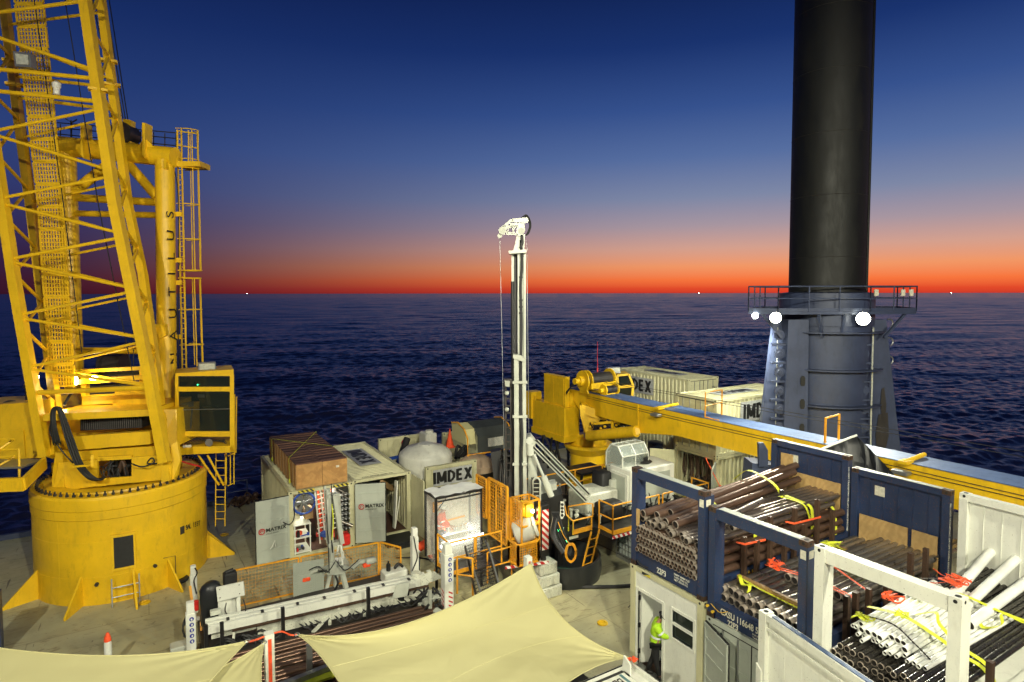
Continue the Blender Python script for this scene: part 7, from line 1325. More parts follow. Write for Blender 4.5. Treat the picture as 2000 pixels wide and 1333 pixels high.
# IBC tank
ic = thing('ibc_tank', 'caged plastic liquid tank on the deck below the striped walkway edge', 'tank', (16.4, 18.0, 0))
iu, iv = 15.2, 16.3
s = MB(); s.bbox((iu+.04, iv+.04, .16), (iu+1.16, iv+.96, 1.12), .06); s.build('bottle', 'plastic', ic)
s = MB()
for k in range(7): s.beam((iu+k*.2, iv, .15), (iu+k*.2, iv, 1.15), .022); s.beam((iu, iv+k*.166, .15), (iu, iv+k*.166, 1.15), .022)
for z in (.2, .42, .64, .86, 1.12): s.beam((iu, iv, z), (iu+1.2, iv, z), .022); s.beam((iu, iv, z), (iu, iv+1, z), .022)
s.box((iu, iv, 0), (iu+1.2, iv+1, .12)); s.build('cage', 'steel', ic)
s = MB(); s.box((iu+.5, iv-.012, .75), (iu+.62, iv-.004, .9)); s.build('label', 'yellet', ic)

for k, (x, y, l_) in enumerate(((14.6, 20.9, 'grey drum lashed behind the rig deck, left one'), (15.5, 21.2, 'grey drum lashed behind the rig deck, right one'))):
    s = MB(); s.lathe((x, y, 0), [(.29, 0), (.3, .02), (.29, .3), (.3, .31), (.29, .6), (.3, .88), (.27, .88), (.26, .86)], 24); o = s.build('steel_drum', 'steel', None, 40); o['label'] = l_; o['category'] = 'drum'; o['group'] = 'drums behind the rig deck'
s = MB()
for k in range(22): x = random.uniform(13.6, 18.6); y = random.uniform(19.3, 20.3); s.bbox((x, y, zp), (x+random.uniform(.1, .35), y+random.uniform(.1, .3), zp+random.uniform(.15, .55)), .015)
s.build('manifold', 'dsteel', md)
s = MB()
for k in range(16): x = random.uniform(12.6, 15.2); y = random.uniform(17.4, 19.9); s.lathe((x, y, zp), [(.05, 0), (.05, .25), (.09, .27), (.09, .33), (.03, .35)], 9)
s.build('valve_stem', 'dwhite', md, 40)
s = MB()
for k in range(9): x = random.uniform(12.8, 18); s.curve([(x, 17.4, zp+.05), (x+.4, 17.6+rj(.1), zp+.3), (x+1.0, 17.8+rj(.2), zp+.1), (x+1.4, 18.0, zp+.35)], .03, 6, 5)
s.build('deck_hoses', 'rubber', md, 50)
# ================================================================== CRAWLER ROD HANDLER (lower left), RODS, SAILS
cr = thing('crawler_rig', 'white crawler machine with a long horizontal beam and four jack legs, lower left', 'rig', (4.5, 18.3, 0))
def jackleg(x, y0, y1, D, wpx, icons, stripes_, step=True):
    t_, b_ = AT(x, y0, D), AT(x, y1, D); w = wpx/CF*D; c = V((t_.x, t_.y, 0)); s = MB(); zt = t_.z
    s.bbox((c.x-w/2, c.y-w/2, .25), (c.x+w/2, c.y+w/2, zt-(.28 if step else .0)), .012)
    if step: s.bbox((c.x-w*.4, c.y-w*.4, zt-.28), (c.x+w*.4, c.y+w*.4, zt), .01); s.tube((c.x, c.y, .05), (c.x, c.y, .3), w*.3, 10); s.lathe((c.x, c.y, 0), [(w*.8, 0), (w*.8, .05), (w*.3, .08)], 14)
    g = s.build('jack_leg', 'white', cr); nf = V((-.52, -.852, 0)); xr = V((.852, -.52, 0)); s = MB(); n_ = V((0, -1, 0)); fx = c.y-w/2-.004
    for k in range(5 if icons else 0): z = zt-.42-k*.15; s.lathe((c.x+w*.08, fx, z), [(.055, 0), (.055, .004)], 18, (0, -1, 0))
    s.build('safety_symbol', 'bluelet', g)
    if icons:
        s = MB()
        for k in range(5): z = zt-.42-k*.15; s.lathe((c.x+w*.08+.008*(k % 2), fx-.004, z+.006*(k % 3)), [(.022, 0), (.022, .002)], 9, (0, -1, 0)); s.box((c.x+w*.08-.012, fx-.006, z-.036), (c.x+w*.08+.02, fx-.004, z-.014))
        s.build('symbol_figure', 'white', g)
    if stripes_:
        s = MB()
        for k in range(5): z = zt-1.32-k*.13; s.prism([(c.x-w*.1, fx, z-.06), (c.x+w*.36, fx, z-.14), (c.x+w*.36, fx, z-.09), (c.x-w*.1, fx, z-.01)], (0, -.003, 0)); s.prism([(c.x-w/2-.003, c.y-w*.3, z-.1), (c.x-w/2-.003, c.y+w*.3, z-.02), (c.x-w/2-.003, c.y+w*.3, z+.02), (c.x-w/2-.003, c.y-w*.3, z-.06)], (-.003, 0, 0))
        s.build('red_stripes', 'redlet', g)
    return c
jackleg(371, 1176, 1273, 16.1, 17, True, False); jackleg(377, 1105, 1180, 18.6, 12, False, False); jackleg(873, 1062, 1190, 17.5, 19, True, True); jackleg(809, 1031, 1140, 19.5, 13, False, False)
BL_, BR_ = AT(402, 1228, 16.3), AT(832, 1132, 19.2)
def along(f, dz=0, dv=0): return BL_.lerp(BR_, f)+V((0, dv, dz))
s = MB(); s.beam(along(0, .0), along(1, .0), .4, .16); s.beam(along(0, .1, .17), along(1, .1, .17), .09, .12); s.beam(along(0, .1, .02), along(1, .1, .02), .12, .1); s.beam(along(0, .08, -.15), along(1, .08, -.15), .09, .12); mb_ = s.build('main_beam', 'white', cr)
s = MB(); s.beam(along(0, .085, .1), along(1, .085, .1), .03, .02); s.beam(along(.1, .085, -.075), along(1, .085, -.075), .03, .02)
for f in (.08, .22, .37, .49, .63, .77, .9): s.beam(along(f, .155, -.05), along(f+.012, .155, -.05), .16, .02)
s.build('beam_groove', 'dsteel', mb_)
s = MB(); s.beam(along(.1, -.12, -.1), along(1, -.12, -.1), .25, .06); s.build('rusty_rail', 'rustsurf', mb_)
s = MB(); s.beam(along(.2, -.32, -.2), along(1, -.32, -.2), .24, .18); s.beam(along(.02, -.25, 0), along(.2, -.25, 0), .12, .1)
for f in (.1, .3, .55, .78, .92): s.beam(along(f, -.5, -.25), along(f+.01, -.15, -.1), .06, .05)
for f in (.5, .66): s.beam(along(f, -.42, -.5), along(f+.01, -.4, -.3), .08, .08)
s.beam(along(.42, -.5, -.6), along(.5, -.3, -.3), .1, .05); s.build('lower_beam', 'dwhite', cr)
s = MB(); s.box((1.2, 17.3, .1), (7.6, 19.6, .45)); s.build('chassis', 'dsteel', cr)
s = MB()
for k in range(26): f = random.random(); s.curve([along(f, -.3, -.3), along(f+.03, -.45+rj(.1), -.45), along(f+.07, -.35, -.3+rj(.1))], .022, 5, 4)
for k in range(12): x = random.uniform(.02, .22); s.curve([along(x, -.45, -.2), along(x+.03, -.3+rj(.1), -.35), along(x+.08, -.5, -.4)], .035, 6, 4)
for k in range(26): p = AT(845+rj(22), 1180+rj(22), 17.9+rj(.4)); s.curve([p, p+V((rj(.2), rj(.2), .15+rj(.1))), p+V((rj(.3), rj(.3), -.05))], .028, 6, 4)
s.build('hoses', 'rubber', cr, 50)
s = MB()
for k in range(7): p = AT(845+rj(22), 1178+rj(20), 17.9+rj(.3)); s.bbox(p-V((.12, .1, .06)), p+V((.12, .1, .08)), .01)
s.path([AT(842, 1208, 17.6), AT(842, 1170, 17.6), AT(870, 1166, 17.6), AT(872, 1208, 17.6)], .035); s.bbox(AT(838, 1205, 17.6)-V((0, 0, .1)), AT(838, 1205, 17.6)+V((.1, .1, .75)), .01); s.tube(AT(852, 1195, 17.5), AT(868, 1205, 17.2), .12, 12)
s.build('feed_head', 'greymachine', cr)
s = MB(); s.tube(AT(786, 1160, 18.6)-V((0, .08, 0)), AT(786, 1160, 18.6)+V((0, .08, 0)), .2, 20); s.build('roller', 'rubber', cr, 40); s = MB(); s.prism([AT(x, y, 18.4) for x, y in ((775, 1142), (800, 1138), (795, 1165), (765, 1170))], FH*.06); s.build('roller_guard', 'greymachine', cr)
s = MB(); s.prism([AT(x, y, 18.9) for x, y in ((806, 1128), (848, 1116), (862, 1126), (820, 1142))], (0, 0, -.06)); s.box(AT(835, 1120, 18.9), AT(835, 1120, 18.9)+V((.12, .1, .05))); s.tube(AT(812, 1140, 19.1), AT(812, 1118, 19.1), .16, 14); s.build('platform', 'dwhite', cr)
# crawler track
s = MB(); a, b = AT(548, 1187, 18.3), AT(632, 1168, 18.9); ax = (b-a).normalized(); 
for k in range(13): p = a.lerp(b, k/12); s.beam(p-V((0, .25, 0)), p+V((0, .25, 0)), .11, .05)
s.beam(a+V((0, 0, -.05)), b+V((0, 0, -.05)), .45, .06); s.lathe(a-V((0, .24, .22)), [(.22, 0), (.22, .45)], 20, (0, 1, 0)); s.build('crawler_track', 'rubber', cr)
# control stand, bag, orange posts at the left end
s = MB(); s.prism([AT(x, y, 16.9) for x, y in ((422, 1148), (474, 1137), (477, 1163), (425, 1176))], FH*.05); s.box(AT(430, 1210, 17)+V((-.04, 0, -.2)), AT(430, 1165, 17)+V((.04, .05, 0))); s.box(AT(466, 1200, 17)+V((-.04, 0, -.2)), AT(466, 1160, 17)+V((.04, .05, 0))); s.box(AT(447, 1200, 17.1)+V((-.18, 0, -.2)), AT(447, 1165, 17.1)+V((.22, .06, .0))); cs_ = s.build('control_stand', 'white', cr)
s = MB()
for x, y in ((429, 1152), (467, 1143), (430, 1168), (468, 1160)): s.sphere(AT(x, y, 16.88), .015, 6, 4)
s.curve([AT(442, 1178, 16.9), AT(440, 1195, 16.9), AT(452, 1206, 16.9)], .015); s.curve([AT(474, 1170, 16.9), AT(480, 1190, 16.9), AT(474, 1206, 16.9)], .015); s.build('fixings', 'dsteel', cs_)
s = MB(); c = AT(413, 1170, 17.4); s.loft([[c+V((math.cos(q)*.3*(1+.1*math.sin(q*5+k))*w_, math.sin(q)*.25*w_, z)) for q in [2*PI*i/18 for i in range(18)]] for k, (z, w_) in enumerate(((-.75, .9), (-.5, 1), (-.2, .95), (.1, 1), (.3, .95), (.42, .75), (.5, .4)))], True, True); o = s.build('covered_unit', 'tarp', None, 60); o['label'] = 'unit wrapped in a black bag, left of the white control plate'; o['category'] = 'cover'
s = MB(); c = AT(449, 1130, 17.6); s.bbox(c-V((.18, .15, .2)), c+V((.18, .15, .2)), .04); s.tube(c+V((-.1, 0, .2)), c+V((.1, 0, .24)), .05, 10); s.bbox(c-V((.06, .16, .1)), c+V((.1, .15, -.35)), .02); s.build('motor', 'rubber', cr)
s = MB(); s.beam(AT(371, 1145, 17.8), AT(380, 1215, 17.4), .07, .05); s.beam(AT(392, 1150, 17.8), AT(393, 1235, 17.3), .05, .05); s.build('orange_post', 'rail', cr)
s = MB(); s.bbox(AT(383, 1185, 17.3)-V((.07, .05, .12)), AT(383, 1185, 17.3)+V((.07, .05, .18)), .02); s.build('red_box', 'red', cr)
s = MB(); c = AT(361, 1262, 16.6); s.bbox(c-V((.35, .2, .3)), c+V((.2, .2, .1)), .03); s.bbox(AT(412, 1196, 16.6)-V((.02, .05, .1)), AT(412, 1196, 16.6)+V((.25, .1, .03)), .01); s.build('white_case', 'greymachine', cr)
s = MB()
for k in range(3): s.curve([AT(366, 1200+k*6, 16.3), AT(357, 1222+k*3, 16.2), AT(362, 1246, 16.2)], .02)
s.curve([AT(381, 1110, 18.5), AT(385, 1120, 18.4), AT(379, 1135, 18.4), AT(384, 1160, 18.4)], .02); s.curve([AT(808, 1048, 19.3), AT(812, 1070, 19.3), AT(815, 1090, 19.3), AT(804, 1120, 19.2), AT(806, 1140, 19.2)], .02); s.build('cable', 'rubber', cr)
# upright arm of the rod handler
rh = thing('rod_handler_arm', 'white upright folding arm with two side grabs standing before the workshop', 'manipulator', (5.5, 19, 0))
Dh = 19.9
s = MB(); s.beam(AT(641, 962, Dh), AT(648, 1108, Dh), .2, .16); s.beam(AT(653, 968, Dh-.1), AT(668, 1062, Dh-.1), .16, .13); s.beam(AT(661, 965, Dh+.1), AT(666, 1080, Dh+.1), .1, .1); s.beam(AT(634, 950, Dh+.2), AT(640, 1060, Dh), .08, .08)
s.cbox(AT(650, 968, Dh), (.35, .2, .12)); s.cbox(AT(652, 1062, Dh), (.4, .25, .12)); s.tube(AT(640, 955, Dh), AT(644, 1010, Dh), .07, 10); s.build('column', 'greymachine', rh)
s = MB(); s.prism([AT(x, y, Dh-.2) for x, y in ((644, 1100), (668, 1096), (678, 1112), (672, 1122), (640, 1124), (634, 1112))], FH*.35); s.beam(AT(645, 1120, Dh), AT(636, 1156, Dh-.1), .12, .1); s.beam(AT(668, 1118, Dh), AT(677, 1153, Dh-.1), .14, .1); s.beam(AT(656, 1120, Dh), AT(656, 1150, Dh), .16, .12); s.build('pivot_base', 'greymachine', rh)
s = MB(); s.path([AT(662, 1104, Dh-.4), AT(659, 1078, Dh-.4), AT(661, 1066, Dh-.4), AT(665, 1066, Dh-.4), AT(668, 1078, Dh-.4), AT(669, 1104, Dh-.4), AT(662, 1104, Dh-.4)], .035, 8); s.path([AT(656, 1084, Dh-.45), AT(671, 1078, Dh-.45), AT(671, 1092, Dh-.45)], .025); s.build('guard_loop', 'white', rh, 50)
for pts, tip in ((((640, 1110), (622, 1112), (604, 1120), (592, 1126)), (598, 1132)), (((672, 1110), (690, 1108), (702, 1098), (724, 1096)), (716, 1104))):
    s = MB(); s.path([AT(x, y, Dh-.3) for x, y in pts], [.1, .09, .08, .07], 8); p = AT(*pts[-1], Dh-.35); s.bbox(p-V((.16, .1, .08)), p+V((.16, .1, .1)), .03); g = s.build('side_arm', 'greymachine', rh, 50)
    s = MB(); p = AT(*tip, Dh-.45); s.bbox(p-V((.12, .06, .06)), p+V((.12, .06, .06)), .02); s.build('orange_grab', 'orange', g)
    s = MB(); s.curve([AT(656, 1095, Dh-.5), AT((656+pts[1][0])/2, pts[1][1]+6, Dh-.5), AT(pts[1][0], pts[1][1]-5, Dh-.5), AT(pts[2][0], pts[2][1]-6, Dh-.5)], .016); s.build('hose', 'rubber', g, 50)
s = MB()
s.curve([AT(647, 945, Dh-.15), AT(649, 985, Dh-.2), AT(647, 1040, Dh-.2), AT(650, 1080, Dh-.2)], .018); s.curve([AT(637, 1005, Dh-.2), AT(641, 1060, Dh-.2), AT(643, 1120, Dh-.2)], .016); s.curve([AT(655, 1125, Dh-.2), AT(660, 1140, Dh-.3), AT(650, 1158, Dh-.3)], .035); s.build('hoses', 'rubber', rh, 50)
s = MB(); s.curve([AT(648, 985, Dh-.22), AT(651, 1020, Dh-.22), AT(648, 1055, Dh-.22)], .02); s.build('yellow_hose', 'strap', rh)
# yellow mesh fence
fe = thing('mesh_fence', 'low yellow mesh fence between the crawler machine and the workshop containers', 'fence', (4.7, 20.6, 0))
for p, q in (((2.35, 20.8, .02), (4.3, 20.7, .02)), ((4.38, 20.7, .02), (6.98, 20.5, .02)), ((7.05, 20.5, .02), (7.5, 19.7, .02))):
    s = MB(); meshpanel(s, p, q, 1.18, .1, .003, .024); s.build('fence_panel', 'rail', fe)
s = MB(); a = AT(574, 1166, 19.2); b = AT(632, 1154, 19.8); meshpanel(s, a-UP*.1, b-UP*.1, 1.15, .07, .006, .012); s.prism([a-UP*.1+V((0, .02, 0)), b-UP*.1+V((0, .02, 0)), b+UP*1.05+V((0, .02, 0)), a+UP*1.05+V((0, .02, 0))], (0, .006, 0)); o = s.build('grey_guard', 'doorgrey'); o['label'] = 'pale grey grid panel behind the crawler beam, left of the white arm'; o['category'] = 'panel'
s = MB(); c = AT(770, 1118, 20.4); s.bbox(c-V((.4, .25, .35)), c+V((.4, .25, .1)), .03)
for k in range(7): s.box(c+V((-.3+k*.09, -.262, -.25)), c+V((-.26+k*.09, -.25, -.1)))
tb = s.build('tool_chest', 'white'); tb['label'] = 'white tool chest with bottles on top, right of the mesh fence'; tb['category'] = 'chest'
s = MB(); s.lathe(c+V((-.2, 0, .101)), [(.07, 0), (.07, .22), (.03, .26), (.03, .32)], 10); o = s.build('black_bottle', 'black', None, 40); o['label'] = 'black bottle standing on the white tool chest'; o['category'] = 'bottle'
s = MB(); s.curve([c+V((.0, 0, .12)), c+V((.15, 0, .25)), c+V((.3, 0, .12))], .05); o = s.build('hose_loop', 'rubber', None, 50); o['label'] = 'black hose loop on top of the white tool chest'; o['category'] = 'hose'
s = MB(); s.lathe(G(351, 1135, 0), [(.26, 0), (.3, .06), (.26, .12), (.1, .1)], 20); o = s.build('black_hose_coil', 'rubber', None, 50); o['label'] = 'black coil lying on deck by the yellow drum pedestal fin'; o['category'] = 'coil'
for x, y, l_ in ((283, 1178, 'small yellow deck socket before the yellow drum pedestal'), (438, 1045, 'small yellow deck socket right of the yellow drum pedestal'), (1177, 1218, 'small yellow deck socket on bare deck before the cream office')):
    s = MB(); p = G(x, y, 0); s.lathe(p, [(.16, 0), (.16, .03), (.09, .04), (.08, .02)], 16); o = s.build('deck_socket', 'yel'); o['label'] = l_; o['category'] = 'deck socket'; o['group'] = 'yellow deck sockets'
s = MB(); p = G(211, 1285, 0); p = G(211, 1272, .5); s.lathe(V((p.x, p.y, 0)), [(.09, 0), (.09, .7), (.07, .78)], 14); hb = s.build('hydrant_post', 'white', None, 40); hb['label'] = 'small white and red post poking up behind the left sail'; hb['category'] = 'post'
s = MB(); s.lathe(V((p.x, p.y, .78)), [(.09, 0), (.07, .12), (.03, .22)], 12); ROOT[hb.name] = V(hb.location); s.build('red_cap', 'orange', hb, 40)
s = MB(); s.box(AT(3, 1150, 17), AT(3, 1150, 17)+V((-.6, -.4, -2.9))); o = s.build('blue_post', 'blue'); o['label'] = 'dark blue steel edge at the left border of the picture'; o['category'] = 'post'
# ---- brown rods on their cradle
PM['rod'] = None
m_ = MB(); m_.tube((0, 0, 0), (6.3, 0, 0), .048, 10)
for x in (0, 3.12, 6.05): m_.tube((x, 0, 0), (x+.25, 0, 0), .057, 10)
me = bpy.data.meshes.new('drill_rod'); me.from_pydata([tuple(v) for v in m_.v], [], m_.f); me.materials.append(M['rust']); me.polygons.foreach_set('use_smooth', [True]*len(me.polygons)); me.set_sharp_from_angle(angle=R_(45)); PM['rod'] = me
rd0 = G(450, 1300, .8); slope = math.atan2(15.58-16.14, 7.19-1.68)
for k in range(34):
    v = 16.45-k*.118; z = .86 if k % 3 else .9; u = .9+rj(.18); put_pipe('rod', (u, v, z), (u+6.3*math.cos(slope*.6), v+6.3*math.sin(slope*.6), z), name='drill_rod', label='brown drill rod in the bed under the sails, '+(ORD[k]+' from the white beam side' if k < 17 else ORD[33-k]+' from the near side'), group='brown drill rods under the shade sails')
s = MB()
for u in (1.2, 3.4, 5.6): s.box((u, 12.3, .62), (u+.14, 16.5, .79)); s.box((u, 12.3, 0), (u+.14, 12.44, .62)); s.box((u, 16.3, 0), (u+.14, 16.44, .62))
o = s.build('rod_cradle', 'dsteel'); o['label'] = 'dark steel cradle carrying the brown drill rods'; o['category'] = 'cradle'
for x, y0, y1, D, l_ in ((402, 1221, 1268, 15.5, 'leftmost'), (433, 1216, 1264, 15.6, 'second from the left'), (552, 1187, 1235, 16.3, 'third from the left'), (719, 1148, 1192, 17.3, 'rightmost')):
    s = MB(); a, b = AT(x, y0, D), AT(x, y1, D); b.x, b.y = a.x, a.y; s.beam(b-UP*.3, a, .09, .09); o = s.build('black_stanchion', 'black'); o['label'] = l_+' of four black stanchions between the white beam and the brown rods'; o['category'] = 'stanchion'; o['group'] = 'black stanchions of the rod bed'
s = MB(); a = AT(604, 1262, 14.6); s.box((a.x-.06, a.y, .5), (a.x+.07, a.y+.1, a.z)); o = s.build('grey_stanchion', 'steel'); o['label'] = 'pale steel stanchion among the brown rods, framed by the sails'; o['category'] = 'stanchion'
s = MB(); s.beam(G(470, 1372, 1.1), G(655, 1298, 1.1), .14, .12); o = s.build('steel_rail', 'steel'); o['label'] = 'grey rail crossing over the rods above the yellow strip'; o['category'] = 'rail'
s = MB(); s.beam(G(560, 1348, 1.0), G(665, 1312, 1.0), .22, .05); o = s.build('yellow_edge', 'strap'); o['label'] = 'bright yellow edge strip at the bottom, between the two sails'; o['category'] = 'strip'
s = MB(); s.beam(G(590, 1352, .85), G(665, 1330, .85), .2, .05); o = s.build('black_step', 'rubber'); o['label'] = 'black step below the bright yellow strip'; o['category'] = 'step'
# ---- shade sails
def sail(label, cs, ctr, zs, sag=.3, n=64):
    def bz(a, c, b, t): return ((1-t)**2*a[0]+2*t*(1-t)*c[0]+t*t*b[0], (1-t)**2*a[1]+2*t*(1-t)*c[1]+t*t*b[1])
    P1_, P2_, P3_, P4_ = cs; c12, c23, c43, c14 = ctr; vs = []
    for i in range(n+1):
        for j in range(n+1):
            a, b = i/n, j/n; top = bz(P1_, c12, P2_, a); bot_ = bz(P4_, c43, P3_, a); lf = bz(P1_, c14, P4_, b); rt = bz(P2_, c23, P3_, b)
            x = (1-b)*top[0]+b*bot_[0]+(1-a)*lf[0]+a*rt[0]-((1-a)*(1-b)*P1_[0]+a*(1-b)*P2_[0]+a*b*P3_[0]+(1-a)*b*P4_[0])
            y = (1-b)*top[1]+b*bot_[1]+(1-a)*lf[1]+a*rt[1]-((1-a)*(1-b)*P1_[1]+a*(1-b)*P2_[1]+a*b*P3_[1]+(1-a)*b*P4_[1])
            z = (1-a)*(1-b)*zs[0]+a*(1-b)*zs[1]+a*b*zs[2]+(1-a)*b*zs[3]-sag*16*a*(1-a)*b*(1-b)*.5
            for a0, b0 in ((0, 0), (1, 0), (1, 1), (0, 1)): dx_, dy_ = abs(a-a0), abs(b-b0); d_ = math.hypot(dx_, dy_); z += .022*math.sin(math.atan2(dy_, dx_)*15)*math.exp(-d_/.16)*min(1, d_/.04)
            vs.append(G(x, y, z))
    m_ = MB(); F = [(i*(n+1)+j, (i+1)*(n+1)+j, (i+1)*(n+1)+j+1, i*(n+1)+j+1) for i in range(n) for j in range(n)]; m_.add(vs, F); N0 = len(vs); m_.add([v-UP*.006 for v in vs], [tuple(reversed(f)) for f in F])
    t_ = thing('shade_sail', label, 'shade sail', vs[0], 'cream shade sails'); m_.build('cloth', 'sail', t_, 60)
    ed = [i*(n+1) for i in range(n+1)], [n*(n+1)+j for j in range(n+1)], [i*(n+1)+n for i in range(n+1)], [j for j in range(n+1)]
    m_ = MB()
    for e in ed:
        pts = [vs[k] for k in e]
        if (pts[0]-pts[-1]).length > .3: m_.path([p+UP*.004 for p in pts], .014, 5)
    m_.build('edge_webbing', 'sail', t_, 60); m_ = MB()
    for fr_ in (.33, .66):
        j = int(n*fr_); m_.path([vs[i*(n+1)+j]+UP*.002 for i in range(n+1)], .006, 4)
    m_.build('stitched_seam', 'sail', t_, 60)
    for k_ in (0, n*(n+1), n*(n+1)+n, n): m_ = MB(); m_.path([vs[k_]+V((math.cos(q)*.05, math.sin(q)*.05, .01)) for q in [2*PI*i/12 for i in range(12)]], .01, 5, closed=True); m_.build('corner_ring', 'steel', t_, 60)
    return t_
sail('large cream shade sail at bottom centre, stretched between three corners', [(580, 1240), (1038, 1101), (1231, 1286), (820, 1640)], [(781, 1266), (1078, 1238), (1080, 1290), (665, 1288)], [3.0, 3.2, 2.05, 3.0])
sail('wide cream shade sail at the bottom left corner of the picture', [(-420, 1170), (483, 1253), (150, 1640), (-420, 1700)], [(110, 1338), (410, 1325), (0, 1600), (-300, 1400)], [3.0, 3.05, 3.0, 3.0])
sail('narrow cream shade sail beside the white and orange post', [(100, 1452), (516, 1256), (560, 1700), (140, 1700)], [(430, 1318), (492, 1340), (300, 1650), (200, 1550)], [2.85, 2.95, 2.9, 2.85], .1)
s = MB(); p = G(525, 1236, 3.0); s.box((p.x-.09, p.y-.09, 0), (p.x+.09, p.y+.09, 3.0)); po = s.build('sail_post', 'white'); po['label'] = 'white square post with an orange stripe between the two left sails'; po['category'] = 'post'; ROOT[po.name] = V(po.location)
s = MB(); s.box((p.x-.035, p.y-.095, .2), (p.x+.035, p.y-.091, 2.9)); s.build('orange_stripe', 'orange', po)
s = MB(); a = G(500, 1252, 3.0); s.curve([G(484, 1254, 3.02), G(500, 1250, 2.95), p+UP*-.05], .02); o = s.build('orange_lashing', 'ostrap'); o['label'] = 'orange lashing from the left sail tip to the post'; o['category'] = 'lashing'
s = MB(); s.curve([p+UP*-.05, G(550, 1234, 3.0), G(568, 1241, 3.0), G(580, 1240, 3.0)], .018); o = s.build('orange_lashing', 'ostrap'); o['label'] = 'orange lashing from the post to the big sail corner'; o['category'] = 'lashing'
s = MB(); p = G(1036, 1098, 3.2); s.box((p.x-.08, p.y-.08+.12, 0), (p.x+.08, p.y+.08+.12, 3.3)); po = s.build('sail_post', 'white'); po['label'] = 'white square post behind the top corner of the big sail'; po['category'] = 'post'; ROOT[po.name] = V(po.location); s = MB(); s.box((p.x-.03, p.y+.034, 2.3), (p.x+.03, p.y+.039, 3.2)); s.build('orange_stripe', 'orange', po)
s = MB(); q = G(887, 1200, 1.0); s.tube((q.x, q.y, .3), (q.x, q.y, 1.1), .06, 10); o = s.build('white_stub', 'white'); o['label'] = 'short white stub just right of the striped jack leg'; o['category'] = 'stub'
# grey bucket etc. near the booth
s = MB(); q = G(850, 1049, 0); q = AT(849, 1046, 21.5); s.lathe((q.x, q.y, q.z-.3), [(.17, 0), (.2, .5), (.21, .5), (.19, .1)], 20); o = s.build('bucket', 'pvc', None, 40); o['label'] = 'white bucket on the timber edge left of the lit booth'; o['category'] = 'bucket'
s = MB(); s.box((9.6, 22.0, 0), (9.9, 24.2, .5)) ; o = s.build('timber_baulk', 'timber'); o['label'] = 'long timber baulk on deck left of the lit booth'; o['category'] = 'timber'
s = MB(); q = G(846, 1135, 0); ladder(s, q, q+V((.3, -.1, .9)), (1, .5, 0), .3, .015, .25); o = s.build('small_ladder', 'rail'); o['label'] = 'small thin orange step ladder by the bending worker'; o['category'] = 'ladder'
# loose gear along the far edge
for x, y, l_ in ((486, 985, 'dark red valve gear at the deck edge left of the workshop'), (470, 992, 'dark pipework on deck between the yellow drum and the workshop')):
    s = MB(); q = G(x, y, 0)
    for k in range(8): a = q+V((rj(.5), rj(.3), .1)); s.curve([a, a+V((rj(.3), rj(.2), .35)), a+V((rj(.5), rj(.2), .05))], .05, 6, 4)
    s.sphere(q+V((.3, 0, .4)), .15, 8, 6); o = s.build('valve_gear', 'rustsurf', None, 50); o['label'] = l_; o['category'] = 'valves'
# ================================================================== PEOPLE
def skinmesh(name, chains, mat, parent, sub=1):
    vs, es, rs, idx = [], [], [], {}
    def vid(p, r):
        k = tuple(round(x, 4) for x in p)
        if k not in idx: idx[k] = len(vs); vs.append(V(p)-ROOT[parent.name]); rs.append(r)
        return idx[k]
    for ch in chains:
        ids = [vid(p, r) for p, r in ch]; es += [(a, b) for a, b in zip(ids, ids[1:]) if a != b]
    me = bpy.data.meshes.new(name); me.from_pydata([tuple(v) for v in vs], es, []); me.materials.append(M[mat]); o = bpy.data.objects.new(name, me); COL.objects.link(o); o.parent = parent
    m_ = o.modifiers.new('Skin', 'SKIN'); m_.use_smooth_shade = True; sv = me.skin_vertices[0].data if me.skin_vertices else None
    if sv is None: return o
    for i, r in enumerate(rs): sv[i].radius = (r, r) if not isinstance(r, tuple) else r; sv[i].use_root = (i == 0)
    ss = o.modifiers.new('Subsurf', 'SUBSURF'); ss.levels = ss.render_levels = sub; ROOT[o.name] = ROOT[parent.name]; return o
def ensure_skin(me): pass
